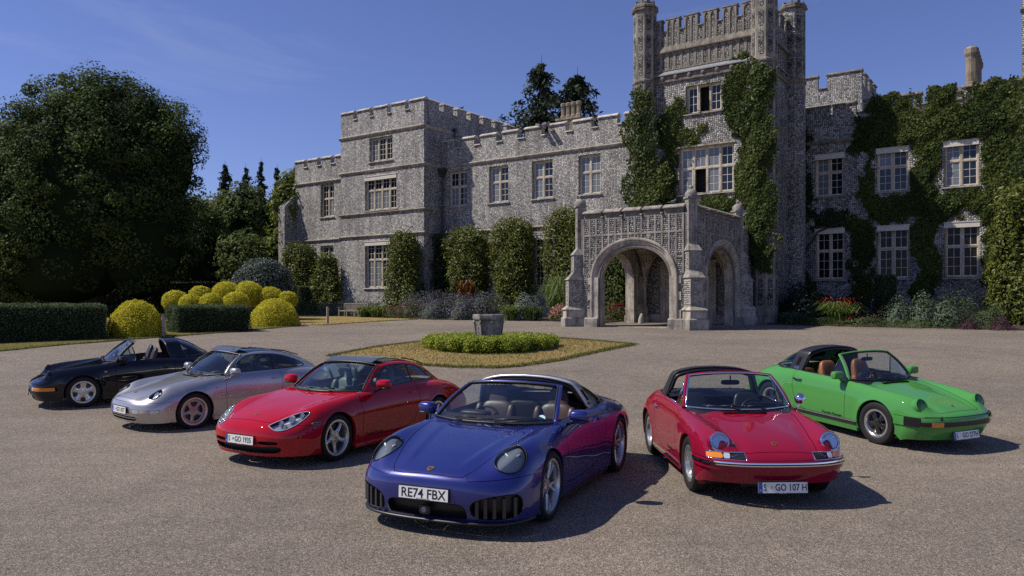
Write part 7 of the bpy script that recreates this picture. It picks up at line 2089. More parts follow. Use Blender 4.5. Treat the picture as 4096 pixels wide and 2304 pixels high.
# ----- 2. green 1970s car
def car_green():
    P = paint('green_paint', (.070, .265, .060), 0., .4)
    tan = mat('tan_leather', (.27, .105, .035), .45, bump=(12, .25, .01))
    chk = mat('checked_cloth', (.20, .21, .24), .9)
    nt = chk.node_tree; tc = N(nt, 'ShaderNodeTexCoord'); w1 = N(nt, 'ShaderNodeTexChecker', Scale=34., Color1=(.33, .34, .36, 1), Color2=(.035, .045, .075, 1)); nt.links.new(tc.outputs['Object'], w1.inputs['Vector']); nt.links.new(w1.outputs['Color'], nt.nodes['Principled BSDF'].inputs['Base Color'])
    hoopm = mat('satin_black', (.016, .016, .018), .38)
    sp = dict(name='green_classic_targa', label='bright green open sports car with black hoop, tan seats and plate S GO 277H', pose=(6.22, 12.02, -67.1), wb=2.271,
              ctrl=classic_rows(NOSE_G, 0., .015), paint=P, hub=(.318, .318), arch=(.352, .355), flare=(.012, .016),
              wheel=dict(style='fuchs', r=(.318, .318), rim=(.202, .202), w=(.195, .205), y=(.70, .70), rim_m=M_alloy, spoke_m=mat('black_enamel', (.012, .012, .013), .25, coat=.6), bolt_m=M_black),
              cabin=dict(CLASSIC_CABIN, trim=mat('black_leather', (.014, .014, .016), .38), seat_m=tan, seat='classic', seat_h=1.10, check=chk, dash_m=mat('black_leather')),
              screen=dict(CLASSIC_SCREEN, wipers=((.32, .34, -1), (.0, .36, -1)), frame_m=P), hoop=dict(CLASSIC_HOOP, m=hoopm, script='targa', slots=True))
    c = Car(sp); c.arches(); c.cabin(); door_hood(c, CLASSIC_DOOR, [(x + (.03 if x > .6 else 0), y) for x, y in CLASSIC_HOOD])
    b = c.cut(lambda V: np.maximum(abs(V[:, 2] - .45) - .065, .34 - V[:, 0]), .003)
    bf = b.clip(b.V[:, 1] - .705, -1); bl = b.clip(b.V[:, 1] - .705, 1)
    bo = bf.offset(.03).both().build('bumper', P, c.o, thick=.05)
    st = bf.clip(abs(bf.V[:, 2] - .435) - .027, -1)
    ind = st.clip(abs(st.V[:, 1] - .535) - .075, -1); st = st.clip(abs(st.V[:, 1] - .535) - .075, 1)
    st.offset(.040).both().build('bumper_strip', M_black, bo, thick=.02)
    for sg in (0, 1): (ind if not sg else ind.mirror()).offset(.042).build('indicator', M_amber, bo, thick=.02)
    be = bl.clip(bl.V[:, 0] - .50, 1); bl.clip(bl.V[:, 0] - .50, -1).offset(.016).both().build('bumper_side', P, bo, thick=.03)
    for sg in (0, 1):
        q = be if not sg else be.mirror(); o = q.offset(.018).build('bellows', M_black, bo, thick=.03)
        for k in range(6):
            x0 = be.V[:, 0].min() + (be.V[:, 0].max() - be.V[:, 0].min()) * (k + .5) / 6
            s_ = q.clip(abs(q.V[:, 0] - x0) - .006, -1); s_.offset(.030).build('bellows_fold', M_black, bo)
    pl = [np.array(c.front(y, .518)[0]) + np.array((.012, 0, .004)) for y in np.linspace(0, .70, 20)]
    pth = [(p[0], -p[1], p[2]) for p in pl][::-1] + [tuple(p) for p in pl[1:]]; MB().tube(pth, .016, 8).build('bumper_seal', M_black, c.o, True)
    for sg in (1, -1):
        p = c.front(.50, .47)[0]; m = MB(); rbox(m, (p.x + .035, sg * .50, .525), (.016, .014, .035), 2.6); m.build('overrider', M_black, c.o, True)
        disc_lamp(c, (.628, sg * .603, .672), (.90, sg * .05, .40), .093, P, .014, P)
    c.windscreen(); c.hoop(); quarter_light(c, M_black); c.wheels()
    handle(c, -1.64, .77, 'bar', M_black); mirror(c, 'flag', P, (1, -1), (-.72, .83, .955))
    c.plate('S|GO 277H', .895, .255, -14); c.crest(.66, .95); c.lettering(-.66, .315, M_ink, .06)
    for y, sg in ((.46, 1), (.46, -1)):
        p = c.top(-.30, y)[0]
    n_ = c.top(-.33, 0)[0].z; MB().box(-.37, -.31, -.27, .27, n_ - .004, n_ + .010).build('air_inlet', M_gap, c.o)
    for sg in (1, -1):
        MB().box(-1.93, -.36, sg * .79 - .014, sg * .79 + .014, .225, .285).build('sill_trim', M_black, c.o)
        MB().box(-1.93, -.36, sg * .79 + sg * .0145 - .002, sg * .79 + sg * .0145 + .002, .27, .283).build('sill_bright', M_chrome, c.o)
        MB().frustum((-1.93, -.36, sg * .74 - .03, sg * .74 + .03), (-1.93, -.36, sg * .765 - .03, sg * .765 + .03), .13, .224).build('sill', P, c.o)
    p = c.top(-.18, .60)[0]; MB().lathe([(.014, 0), (.014, .01), (.008, .02), (.008, .03), (0, .032)], 10, Matrix.Translation((-.18, -.60, p.z))).build('washer_jet', M_chrome, c.o)
    c.finish(sp); return c

# ----- 3. black late-1980s car
def car_black():
    P = paint('black_paint', (.0055, .006, .010), 0., .3)
    lea = mat('aubergine_leather', (.035, .027, .034), .42, bump=(12, .25, .01))
    sp = dict(name='black_targa', label='black open sports car with black hoop and five-hole silver wheels, farthest left of the row', pose=(-9.15, 16.45, 212.), wb=2.272,
              ctrl=classic_rows(NOSE_964, .012, .02), paint=P, hub=(.316, .316), arch=(.348, .352), flare=(.014, .018),
              wheel=dict(style='cup', r=(.316, .316), rim=(.214, .214), w=(.205, .225), y=(.705, .70), rim_m=M_alloy, spoke_m=M_alloy, bolt_m=M_black),
              cabin=dict(CLASSIC_CABIN, trim=lea, seat_m=lea, seat='classic', seat_h=1.12), screen=dict(CLASSIC_SCREEN, wipers=((.30, .34, -1), (-.02, .36, -1)), frame_m=P),
              hoop=dict(CLASSIC_HOOP, m=P))
    c = Car(sp); c.arches(); c.cabin(); door_hood(c, CLASSIC_DOOR, CLASSIC_HOOD)
    for y0, y1, m, nm in ((.47, .565, M_clear, 'fog_light'), (.568, .79, M_amber, 'indicator')):
        f = sdf_poly([(y0, .375), (y1, .375), (y1, .45), (y0, .45)])
        i = c.cut(lambda V: np.where((V[:, 0] > .42), f(V[:, [1, 2]]), 1.), .002)
        for sg in (0, 1): (i if not sg else i.mirror()).offset(.006).build(nm, m, c.o)
    c.seam(lambda V: np.where(V[:, 0] > .30, V[:, 2] - .508, 1.))
    air_slot(c, [(-.5, .20), (.42, .20), (.45, .235), (.42, .27), (-.5, .27)], M_black, .05)
    for sg in (1, -1): disc_lamp(c, (.622, sg * .603, .672), (.88, sg * .05, .44), .093, P, .012, P)
    c.windscreen(); c.hoop(); quarter_light(c, M_black); c.wheels()
    handle(c, -1.64, .775, 'pad', P); mirror(c, 'tear', P, (1, -1), (-.74, .84, .955))
    c.plate(None, .955, .33, -4); c.crest(.66, .95); c.lettering(-.66, .30, M_plate, .06)
    for sg in (1, -1):
        q, n = c.side(-.42, .70); m = MB(); rbox(m, (-.42, sg * (q.y + .002), .70), (.025, .008, .014), 4); m.build('side_repeater', M_amber, c.o, True)
        MB().box(-1.9, -.36, sg * .775 - .02, sg * .775 + .02, .14, .20).build('sill', P, c.o)
        m = MB(); pp = np.array(c.WS[-1, 0]); 
    v = MB()   # raised wind deflector on the header
    pth = [tuple(p + np.array((-.03, 0, .035))) for p in c.WS[-1]]; pth = [(p[0], -p[1], p[2]) for p in pth][::-1] + pth[1:]
    v.tube(pth, .02, 6, flat=.35); v.build('wind_deflector', M_black, c.o, True)
    c.finish(sp); return c

# ----- 4. silver 1990s car with sliding glass roof
def car_silver():
    P = paint('silver_paint', (.47, .455, .44), .75, .33)
    lea = mat('grey_leather', (.10, .125, .14), .42, bump=(12, .25, .01))
    nose = [[(.86, 0, .18), (.85, .25, .18), (.81, .46, .18), (.74, .62, .18), (.65, .72, .18), (.56, .785, .18), (.47, .81, .18), (.40, .82, .18)],
            [(.90, 0, .32), (.89, .26, .32), (.85, .48, .32), (.78, .64, .32), (.68, .745, .32), (.55, .81, .31), (.46, .825, .26), (.38, .825, .18)],
            [(.905, 0, .46), (.895, .26, .46), (.85, .48, .46), (.77, .65, .46), (.66, .755, .46), (.50, .825, .44), (.42, .835, .32), (.33, .83, .18)],
            [(.85, 0, .55), (.84, .26, .545), (.79, .47, .54), (.71, .64, .545), (.58, .76, .55), (.40, .835, .52), (.34, .84, .37), (.26, .83, .18)],
            [(.68, 0, .63), (.67, .25, .625), (.64, .43, .605), (.57, .62, .67), (.46, .765, .64), (.28, .84, .57), (.26, .845, .40), (.19, .83, .18)],
            [(.46, 0, .69), (.455, .25, .685), (.45, .44, .675), (.40, .625, .765), (.30, .77, .70), (.18, .845, .59), (.17, .845, .42), (.11, .83, .18)]]
    ctrl = nose + [row(.15, .755, .49, .745, .645, .805, .775, .745, .845, .61, .845, .42, .83, .18), row(-.15, .81, .53, .80, .665, .828, .77, .765, .835, .62, .835, .42, .82, .18),
                   row(-.42, .855, .58, .85, .685, .855, .765, .785, .815, .62, .815, .41, .80, .17), row(-.75, .872, .62, .87, .70, .87, .765, .80, .80, .62, .80, .40, .78, .17),
                   row(-1.2, .88, .62, .88, .70, .88, .767, .80, .80, .62, .80, .40, .78, .17), row(-1.65, .885, .62, .885, .705, .885, .775, .81, .81, .63, .808, .40, .785, .17),
                   row(-2.0, .895, .62, .895, .715, .885, .80, .80, .845, .63, .835, .42, .81, .18), row(-2.35, .90, .58, .89, .70, .865, .80, .775, .865, .61, .85, .42, .82, .20),
                   row(-2.65, .86, .52, .85, .65, .80, .76, .72, .82, .57, .81, .42, .79, .22), row(-2.95, .77, .48, .76, .60, .72, .69, .65, .75, .53, .74, .42, .72, .26),
                   row(-3.2, .66, .44, .65, .54, .62, .63, .57, .67, .49, .67, .40, .65, .28), row(-3.30, .48, .42, .48, .52, .47, .6, .46, .63, .44, .63, .38, .62, .30), row(-3.26, .28, .42, .28, .5, .28, .57, .28, .6, .28, .6, .28, .6, .28)]
    sp = dict(name='silver_targa', label='silver sports car with dark glass sliding roof and plate S GO 1077', pose=(-6.1, 13.9, 229.5), wb=2.272, ctrl=ctrl, paint=P,
              hub=(.318, .318), arch=(.352, .356), flare=(.006, .01),
              wheel=dict(style='split', r=(.318, .318), rim=(.228, .228), w=(.205, .255), y=(.722, .715), rim_m=M_alloy, spoke_m=M_alloy_d, bolt_m=M_black),
              cabin=dict(CLASSIC_CABIN, trim=lea, seat_m=lea, seat='modern', seat_h=1.12), screen=dict(CLASSIC_SCREEN, hc=(-.95, 0, 1.255), hk=(-1.03, .53, 1.213), bk=(-.645, .672, .885), r=.017, wipers=((.30, .38, -1), (-.03, .36, -1)), frame_m=P),
              canopy=dict(rows=[(-.95, -1.03, -.64, .675, .86, .53, 1.205, 1.258), (-1.25, -1.3, -1.0, .69, .868, .54, 1.225, 1.285), (-1.6, -1.62, -1.45, .695, .875, .53, 1.215, 1.29), (-1.95, -1.95, -1.9, .69, .88, .50, 1.17, 1.25), (-2.3, -2.28, -2.22, .655, .88, .44, 1.08, 1.155), (-2.6, -2.55, -2.48, .58, .87, .36, .985, 1.035), (-2.88, -2.82, -2.74, .48, .83, .28, .87, .895)],
                          side=chaikin([(-.70, .905), (-1.08, 1.185), (-1.3, 1.205), (-1.6, 1.20), (-1.95, 1.14), (-2.30, 1.02), (-2.44, .935), (-2.2, .918), (-1.4, .912)], 1), post=-1.60,
                          top=[(-1.0, -.46), (-1.0, .46), (-1.75, .46), (-1.75, -.46)], back=[(-1.78, -.45), (-1.78, .45), (-2.3, .36), (-2.66, .26), (-2.66, -.26), (-2.3, -.36)]))
    c = Car(sp); c.arches(); c.cabin()
    door_hood(c, [(x, z - .01) for x, z in CLASSIC_DOOR], [(.80, -.6), (.80, .25), (.77, .36), (.70, .405), (.45, .445), (.1, .51), (-.2, .565), (-.36, .58), (-.40, .50), (-.405, -.6)])
    for sg_ in (1,):
        ax = np.array((.80, .10, .59)); ax = ax / np.linalg.norm(ax); cc = np.array((.60, .615, .668))
        def fn(V):
            d = V - cc; a = d @ ax; p = d - a[:, None] * ax; v = np.array((0, 1, 0.)); v = v - ax * (v @ ax); v /= np.linalg.norm(v); w = np.cross(ax, v)
            e = np.sqrt((p @ v / .092) ** 2 + (p @ w / .118) ** 2); return np.where((V[:, 1] > .2) & (V[:, 0] > .2), (e - 1) * .1, 1.)
        L = flush_lamp(c, fn, M_refl, .05, .012)
    for o, sg in zip(L, (1, -1)):
        disc_like = MB(); 
        T = Matrix.Translation((.565, sg * .613, .64)) @ Vector((.8, sg * .1, .59)).to_track_quat('Z', 'Y').to_matrix().to_4x4()
        disc_like.lathe([(.055, .0), (.05, -.02), (.03, -.035), (0, -.04)], 20, T, cap=False); disc_like.build('projector', M_refl, o, True)
    for y0, y1, m, nm in ((.39, .54, M_clear, 'fog_light'), (.543, .70, mat('peach_lens', (.62, .47, .38), .15, coat=1.), 'indicator'), (.703, .79, M_clear, 'side_light')):
        f = sdf_poly(chaikin([(y0, .345), (y1, .345), (y1, .41), (y0, .41)], 0)); i = c.cut(lambda V: np.where((V[:, 0] > .42), f(V[:, [1, 2]]), 1.), .001)
        for sg in (0, 1): (i if not sg else i.mirror()).offset(.004).build(nm, m, c.o)
    c.seam(lambda V: np.where(V[:, 0] > .30, V[:, 2] - .522, 1.))
    air_slot(c, [(-.5, .215), (.40, .215), (.46, .25), (.44, .285), (-.5, .285)], M_black, .05)
    bar = c.full.clip(np.maximum(np.maximum(abs(c.full.V[:, 2] - .252) - .007, c.full.V[:, 1] - .44), .5 - c.full.V[:, 0]), -1); bar.offset(-.006).both().build('intake_bar', P, c.o, thick=.02)
    c.windscreen(); c.canopy(); c.wheels()
    handle(c, -1.62, .765, 'bar', P); mirror(c, 'tear', P, (1, -1), (-.74, .86, .955))
    c.plate('S|GO 1077', .925, .385, -2); c.crest(.64, .95); c.lettering(-.66, .275, M_ink, .06)
    q, n = c.side(-.42, .685)
    for sg in (1, -1):
        m = MB(); rbox(m, (-.42, sg * (q.y + .002), .685), (.025, .008, .014), 4); m.build('side_repeater', M_amber, c.o, True)
        MB().box(-1.9, -.36, sg * .785 - .02, sg * .785 + .02, .13, .19).build('sill', P, c.o)
    n_ = c.top(-.33, 0)[0].z; MB().box(-.37, -.32, -.24, .24, n_ - .004, n_ + .010).build('air_inlet', M_gap, c.o)
    d = MB(); P_ = [(-.99, 1.275), (-1.12, 1.335), (-1.30, 1.325), (-1.29, 1.318), (-1.12, 1.322), (-.99, 1.262)]
    d.prism(P_, -.44, .44, 'y').build('wind_deflector', M_lampdark, c.o)
    MB().tube([(-1.02, 0.3, 1.26), (-1.04, .3, 1.36)], .004, 5).build('aerial', M_black, c.o)
    for sg in (1, -1): MB().tube([(-1.75, sg * .40, 1.265), (-2.05, sg * .38, 1.225), (-2.4, sg * .33, 1.12)], .010, 6).build('roof_rail', M_black, c.o)
    c.finish(sp); return c

# ----- 5. red 2000s car with glass roof
def car_red():
    P = paint('guards_red_paint', (.40, .005, .014), 0., .45)
    lea = mat('pale_grey_leather', (.20, .225, .235), .42, bump=(12, .25, .01))
    nose = [[(.93, 0, .165), (.92, .26, .165), (.87, .48, .165), (.79, .64, .165), (.68, .76, .165), (.57, .82, .165), (.47, .845, .165), (.40, .85, .165)],
            [(.975, 0, .33), (.965, .27, .33), (.915, .50, .33), (.83, .67, .33), (.70, .79, .33), (.55, .85, .32), (.46, .865, .265), (.38, .855, .165)],
            [(.975, 0, .47), (.965, .27, .47), (.91, .50, .47), (.82, .67, .47), (.68, .80, .47), (.50, .865, .44), (.42, .872, .32), (.33, .86, .165)],
            [(.915, 0, .575), (.905, .27, .57), (.85, .50, .56), (.74, .67, .56), (.58, .80, .57), (.40, .87, .52), (.34, .875, .37), (.26, .86, .165)],
            [(.74, 0, .65), (.73, .27, .645), (.69, .49, .64), (.58, .67, .665), (.44, .80, .645), (.28, .875, .56), (.26, .88, .40), (.19, .86, .165)],
            [(.50, 0, .715), (.495, .27, .71), (.48, .50, .71), (.40, .68, .745), (.30, .80, .70), (.18, .88, .585), (.17, .88, .42), (.11, .86, .165)]]
    nose = [[(x - .045 * min(1, max(0, (x - .3) / .4)), y, z) for x, y, z in r] for r in nose]
    ctrl = nose + [row(.18, .775, .54, .775, .70, .80, .805, .74, .88, .60, .88, .42, .86, .165), row(-.15, .83, .58, .828, .715, .828, .805, .765, .875, .61, .872, .42, .85, .16),
                   row(-.5, .875, .63, .868, .735, .855, .805, .78, .865, .62, .86, .41, .84, .16), row(-.9, .885, .65, .88, .745, .87, .805, .79, .855, .62, .85, .40, .83, .16),
                   row(-1.4, .89, .65, .89, .75, .88, .808, .80, .855, .63, .85, .40, .83, .16), row(-1.75, .895, .65, .895, .755, .885, .82, .80, .868, .63, .86, .41, .835, .165),
                   row(-2.1, .90, .65, .90, .76, .885, .84, .80, .885, .625, .875, .42, .845, .18), row(-2.45, .91, .60, .905, .745, .875, .84, .785, .885, .605, .87, .42, .84, .2),
                   row(-2.8, .88, .56, .87, .71, .83, .81, .74, .86, .57, .85, .42, .82, .22), row(-3.1, .82, .52, .81, .66, .77, .76, .69, .80, .54, .79, .42, .77, .24),
                   row(-3.35, .71, .48, .70, .60, .67, .69, .61, .73, .51, .72, .41, .70, .26), row(-3.46, .52, .46, .52, .56, .51, .64, .49, .68, .46, .68, .39, .66, .28), row(-3.42, .28, .45, .28, .55, .28, .62, .28, .65, .28, .65, .28, .65, .28)]
    sp = dict(name='red_targa', label='bright red sports car with glass roof, clear teardrop headlights and plate S GO 1935', pose=(-3.13, 11.05, 240.), wb=2.35, ctrl=ctrl, paint=P,
              hub=(.322, .322), arch=(.355, .358), flare=(.006, .01), steer=.05,
              wheel=dict(style='star', r=(.322, .322), rim=(.236, .236), w=(.225, .27), y=(.745, .735), rim_m=M_alloy, spoke_m=M_alloy, bolt_m=M_alloy_d, cap_m=M_gold),
              cabin=dict(poly=[(-.46, -1), (-.46, 0), (-.49, .3), (-.57, .52), (-.73, .70), (-1.4, .71), (-2.1, .71), (-2.5, .62), (-2.75, .4), (-2.8, 0), (-2.8, -1)], x=(-.58, -2.35), y=.70, zb=.89, seat_x=-1.48, seat_y=.38, drive=1, trim=lea, seat_m=lea, seat='modern', seat_h=1.13),
              screen=dict(bc=(-.42, 0, .862), bk=(-.70, .705, .868), hc=(-1.15, 0, 1.262), hk=(-1.22, .55, 1.215), mirror=True, r=.016, seal_r=.016, wipers=((.36, .42, -1), (-.04, .40, -1)), frame_m=P),
              canopy=dict(rows=[(-1.15, -1.22, -.70, .71, .85, .55, 1.208, 1.262), (-1.45, -1.5, -1.15, .73, .875, .56, 1.23, 1.288), (-1.8, -1.82, -1.6, .735, .88, .555, 1.222, 1.293), (-2.15, -2.15, -2.05, .725, .885, .525, 1.178, 1.255), (-2.5, -2.48, -2.4, .69, .89, .465, 1.092, 1.165), (-2.8, -2.75, -2.65, .61, .88, .385, 1.0, 1.045), (-3.08, -3.02, -2.92, .51, .84, .30, .885, .91)],
                          side=chaikin([(-.78, .905), (-1.25, 1.19), (-1.5, 1.212), (-1.8, 1.207), (-2.15, 1.145), (-2.52, 1.02), (-2.66, .945), (-2.4, .93), (-1.6, .922)], 1), post=-1.82,
                          top=[(-1.20, -.50), (-1.20, .50), (-1.95, .48), (-1.95, -.48)], back=[(-1.98, -.46), (-1.98, .46), (-2.5, .38), (-2.86, .28), (-2.86, -.28), (-2.5, -.38)]))
    c = Car(sp); c.arches(); c.cabin()
    door_hood(c, chaikin([(-.52, 1.1), (-.52, .29), (-.56, .255), (-1.5, .255), (-1.72, .34), (-1.85, .56), (-1.87, .75), (-1.85, 1.1)], 2), [(.80, -.6), (.80, .30), (.775, .395), (.66, .455), (.45, .50), (.1, .57), (-.2, .63), (-.40, .65), (-.47, .58), (-.50, .3), (-.505, -.6)])
    # teardrop lamp with a lower outer lobe
    hp = chaikin([(.40, .555), (.45, .548), (.49, .52), (.55, .50), (.625, .505), (.695, .54), (.742, .60), (.756, .66), (.745, .71), (.70, .725), (.60, .695), (.50, .63)], 2); f = sdf_poly(hp)
    L = flush_lamp(c, lambda V: np.where((V[:, 0] > .3), f(V[:, [1, 2]]), 1.), M_refl, .045, .004, rim=M_clear)
    for o, sg in zip(L, (1, -1)):
        for (y, z, r) in ((.695, .665, .036), (.625, .625, .05), (.545, .58, .036), (.61, .545, .03)):
            x = c.front(y, z)[0].x - .03; T = Matrix.Translation((x, sg * y, z)) @ Vector((.9, sg * .1, .42)).to_track_quat('Z', 'Y').to_matrix().to_4x4()
            m = MB(); m.lathe([(r, .015), (r * .96, .02), (r * .8, -.01), (r * .4, -.03), (0, -.034)], 20, T, cap=False); m.build('lamp_bowl', M_refl, o, True)
            m = MB(); m.lathe([(r * 1.06, .012), (r * 1.06, .02), (r * .98, .02)], 20, T, cap=False); m.build('lamp_ring', M_lampdark, o, True)
    c.seam(lambda V: np.where(V[:, 0] > .30, V[:, 2] - (.56 + np.clip((.5 - V[:, 1]) * 2, 0, .11)), 1.))
    air_slot(c, chaikin([(-.9, .205), (.50, .205), (.60, .235), (.62, .275), (.55, .30), (.36, .285), (-.9, .285)], 1), M_black, .07)
    air_slot(c, chaikin([(.30, .325), (.56, .325), (.60, .345), (.56, .365), (.30, .365)], 1), M_black, .06)
    for sg in (1, -1):
        q, n = c.side(.37, .575); m = MB(); rbox(m, (.40, sg * (q.y - .005), .57), (.075, .012, .018), 4, M=Matrix.Rotation(R(-sg * 14), 4, 'Z')); m.build('side_repeater', M_lampdark, c.o, True)
        MB().box(-1.95, -.37, sg * .83 - .02, sg * .83 + .02, .12, .175).build('sill', P, c.o)
    c.windscreen(); c.canopy(); c.wheels()
    handle(c, -1.72, .775, 'pad', P); mirror(c, 'wing', P, (1, -1), (-.88, .94, .985))
    c.plate('S|GO 1935', .95, .37, -2); c.crest(.66, 1.); c.lettering(-.6, .285, M_ink, .055)
    MB().prism([(-1.17, 1.268), (-1.30, 1.315), (-1.52, 1.325), (-1.52, 1.312), (-1.30, 1.300), (-1.17, 1.26)], -.47, .47, 'y').build('wind_deflector', M_lampdark, c.o)
    MB().box(-1.53, -1.515, -.47, .47, 1.310, 1.327).build('deflector_edge', M_clear, c.o)
    for sg in (1, -1): MB().tube([(-1.95, sg * .42, 1.285), (-2.25, sg * .40, 1.235), (-2.6, sg * .34, 1.155)], .010, 6).build('roof_rail', M_black, c.o)
    c.finish(sp); return c

# ----- 6. dark blue modern car in front
def car_blue():
    P = paint('gentian_blue_paint', (.013, .020, .165), .3, .33)
    lea = mat('brown_leather', (.060, .036, .034), .42, bump=(12, .25, .01))
    nose = [[(.93, 0, .155), (.92, .28, .155), (.88, .52, .155), (.81, .69, .155), (.70, .80, .155), (.58, .86, .155), (.48, .885, .155), (.41, .89, .155)],
            [(.985, 0, .29), (.975, .29, .29), (.93, .53, .29), (.85, .71, .29), (.72, .83, .29), (.57, .885, .28), (.47, .90, .23), (.39, .895, .155)],
            [(.99, 0, .46), (.98, .29, .46), (.93, .54, .46), (.84, .72, .46), (.70, .84, .46), (.52, .90, .43), (.43, .91, .31), (.34, .90, .15)],
            [(.955, 0, .565), (.945, .29, .56), (.88, .54, .56), (.76, .72, .57), (.60, .84, .58), (.42, .905, .53), (.35, .915, .37), (.27, .90, .13)],
            [(.80, 0, .635), (.79, .28, .632), (.735, .51, .635), (.62, .70, .70), (.50, .84, .67), (.30, .91, .58), (.27, .92, .40), (.2, .90, .13)],
            [(.52, 0, .72), (.515, .28, .717), (.49, .53, .72), (.42, .71, .79), (.34, .84, .735), (.2, .915, .61), (.18, .92, .42), (.12, .90, .13)]]
    ctrl = nose + [row(.18, .785, .57, .785, .725, .832, .845, .765, .915, .62, .915, .42, .90, .13), row(-.15, .835, .61, .832, .74, .850, .84, .78, .905, .63, .90, .42, .88, .13),
                   row(-.5, .865, .66, .865, .755, .866, .83, .79, .885, .63, .88, .41, .86, .13), row(-.9, .905, .68, .90, .77, .885, .83, .80, .87, .63, .87, .40, .85, .13),
                   row(-1.4, .905, .68, .90, .775, .893, .835, .81, .87, .64, .868, .40, .85, .13), row(-1.8, .91, .68, .905, .79, .90, .865, .815, .905, .65, .895, .42, .87, .14),
                   row(-2.15, .93, .68, .92, .80, .905, .89, .81, .93, .64, .92, .42, .89, .15), row(-2.5, .97, .62, .95, .78, .885, .885, .79, .93, .62, .92, .42, .89, .17),
                   row(-2.9, .92, .58, .90, .72, .85, .84, .75, .89, .58, .885, .42, .86, .20), row(-3.25, .84, .55, .82, .68, .79, .78, .70, .83, .54, .82, .42, .80, .24),
                   row(-3.45, .72, .52, .71, .62, .68, .72, .61, .76, .50, .75, .41, .74, .26), row(-3.53, .52, .5, .52, .6, .51, .68, .49, .71, .46, .71, .39, .69, .28), row(-3.48, .26, .48, .26, .58, .26, .64, .26, .67, .26, .67, .26, .67, .26)]
    M_flap = mat('flap_plastic', (.03, .03, .033), .35)
    silver = mat('satin_silver', (.60, .605, .62), .25, .9)
    sp = dict(name='blue_targa', label='dark blue modern open sports car with silver hoop, parked nearest the viewer, plate RE74 FBX', pose=(-.425, 8.09, 246.6), wb=2.45, ctrl=ctrl, paint=P,
              hub=(.342, .358), arch=(.372, .385), flare=(.004, .006), steer=0., crease=(.012, .26, .47),
              wheel=dict(style='vspoke', r=(.342, .358), rim=(.262, .274), w=(.245, .305), y=(.785, .775), rim_m=M_alloy, spoke_m=M_alloy, bolt_m=M_alloy_d, cap_m=M_gold),
              cabin=dict(poly=[(-.40, -1), (-.40, 0), (-.42, .3), (-.48, .55), (-.60, .73), (-1.4, .735), (-1.9, .735), (-2.2, .68), (-2.45, .50), (-2.6, .3), (-2.65, 0), (-2.65, -1)], x=(-.55, -2.25), y=.73, zb=.90, seat_x=-1.42, seat_y=.39, drive=-1, trim=lea, seat_m=lea, seat='modern', seat_h=1.16),
              screen=dict(bc=(-.36, 0, .848), bk=(-.55, .735, .866), hc=(-1.09, 0, 1.243), hk=(-1.155, .575, 1.204), r=.024, seal_r=.012, wipers=((-.42, .42, 1), (.10, .42, 1)), frame_m=P),
              hoop=dict(sec=(.745, .89, .60, 1.205, 1.297), xf=(-1.72, -1.46), xr=(-1.98, -1.64), deck=((-2.62, 0, .985), (-2.05, .735, .92)), m=silver, script='Targa', script_m=M_ink, script_size=.05, slots=True, thick=.07, edge=mat('glint_silver', (.66, .665, .68), .35, .5)))
    c = Car(sp); c.arches(); c.cabin()
    door_hood(c, chaikin([(-.55, 1.1), (-.55, .29), (-.60, .24), (-1.55, .24), (-1.74, .33), (-1.86, .56), (-1.88, .75), (-1.86, 1.1)], 2), [(.935, -.6), (.935, .26), (.915, .37), (.82, .425), (.45, .53), (.1, .60), (-.2, .645), (-.33, .66), (-.37, .60), (-.385, .3), (-.39, -.6)])
    ax = np.array((.80, .12, .58)); ax /= np.linalg.norm(ax); cc = np.array((.56, .69, .70))
    def fn(V):
        d = V - cc; a = d @ ax; p = d - a[:, None] * ax; v = np.array((0, 1, 0.)); v = v - ax * (v @ ax); v /= np.linalg.norm(v); w = np.cross(ax, v)
        e = np.sqrt((p @ v / .146) ** 2 + (p @ w / .186) ** 2); return np.where((V[:, 1] > .2) & (V[:, 0] > .2), (e - 1) * .13, 1.)
    L = flush_lamp(c, fn, M_lampblue, .03, .008, rim=M_black)
    for o, sg in zip(L, (1, -1)):
        T = Matrix.Translation((.545, sg * .69, .685)) @ Vector((.8, sg * .12, .58)).to_track_quat('Z', 'Y').to_matrix().to_4x4()
        b = MB(); b.lathe([(.042, .0), (.04, -.02), (.02, -.035), (0, -.038)], 18, T @ Matrix.Translation((0, .0, -.01)), cap=False); b.build('projector', M_lampdark, o, True)
        for a in (45, 135, 225, 315):
            q = T @ Matrix.Rotation(R(a), 4, 'Z'); d = MB(); d.box(.058, .10, -.007, .007, -.025, -.012, q); d.build('running_light', M_plate, o)
    c.seam(lambda V: np.where(V[:, 0] > .31, V[:, 2] - np.where(V[:, 1] > .42, .535 + .05 * (V[:, 1] - .4), .535 + np.clip((.42 - V[:, 1]) * 3, 0, .12)), 1.))
    # wide lower intakes with upright flaps, central duct
    air_slot(c, chaikin([(.47, .20), (.70, .19), (.84, .205), (.865, .36), (.82, .43), (.60, .40), (.45, .345)], 1), M_black, .09, xmin=.4)
    air_slot(c, chaikin([(-.5, .18), (.38, .185), (.42, .20), (.41, .30), (.34, .335), (-.5, .335)], 1), M_black, .07)
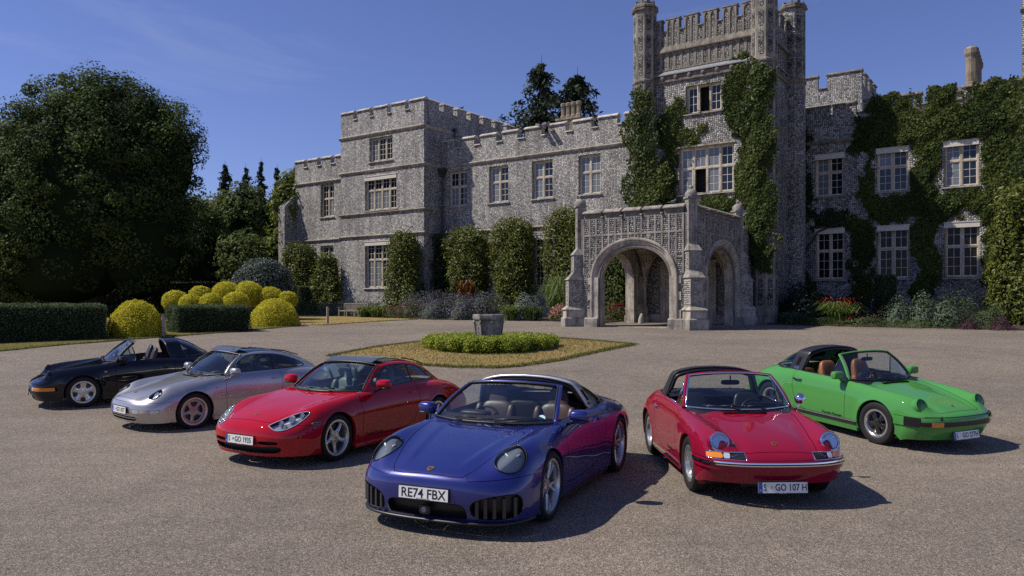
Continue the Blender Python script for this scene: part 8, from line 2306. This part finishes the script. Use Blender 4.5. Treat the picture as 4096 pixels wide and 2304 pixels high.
    for sg in (1, -1):
        for k in range(5):
            y = .515 + k * .075; x = c.front(y, .27)[0].x; m = MB(); m.box(x - .085, x - .012, -.007, .007, .20, .355); T = Matrix.Translation((0, sg * y, 0)) @ Matrix.Translation((x, 0, 0)) @ Matrix.Rotation(R(sg * 28), 4, 'Z') @ Matrix.Translation((-x, 0, 0))
            MB().box(x - .075, x - .004, -.016, .016, .205, .385, T).build('intake_flap', M_flap, c.o)
        m = MB(); q, n = c.side(.36, .56); rbox(m, (.40, sg * (q.y - .012), .565), (.07, .012, .018), 4, M=Matrix.Rotation(R(-sg * 20), 4, 'Z')); m.build('side_repeater', M_lampdark, c.o, True)
        MB().box(-2.05, -.40, sg * .84 - .03, sg * .84 + .03, .10, .15).build('sill', M_black, c.o)
    lip = [np.array(c.full.V[j]) for j in range(c.G.shape[1]) if c.full.V[j][0] > .45]; lp = [tuple(p + np.array((.012, 0, -.004))) for p in lip]
    lp = [(p[0], -p[1], p[2]) for p in lp][::-1] + lp[1:]; MB().tube(lp, .028, 8, flat=.6).build('front_lip', M_black, c.o, True)
    rbm = MB(); rbox(rbm, (.965, 0, .25), (.02, .06, .045), 4); rbm.build('sensor_cover', M_black, c.o, True); MB().lathe([(.028, 0), (.026, .006), (.014, .008), (0, .006)], 16, Matrix.Translation((.985, -.0, .25)) @ Matrix.Rotation(R(90), 4, 'Y')).build('camera_lens', M_lampdark, c.o)
    c.windscreen(); c.hoop(); c.wheels()
    handle(c, -1.72, .785, 'pad', P); mirror(c, 'wing', P, (1, -1), (-.74, .94, .945))
    c.plate('RE74 FBX', 1.005, .405, -3, uk=True, y=0.); c.crest(.87, 1.2)
    st = MB(); T = Matrix.Translation(Vector(c.WS[2, 19]) + Vector((-.008, 0, 0))); st.lathe([(.042, 0), (.042, .001)], 20, T @ Vector((.75, .1, .62)).to_track_quat('Z', 'Y').to_matrix().to_4x4()); st.build('tax_disc', mat('pale_green_paper', (.45, .68, .64), .6), c.o)
    c.finish(sp); return c

CARS = [f() for f in (car_67, car_green, car_black, car_silver, car_red, car_blue)]
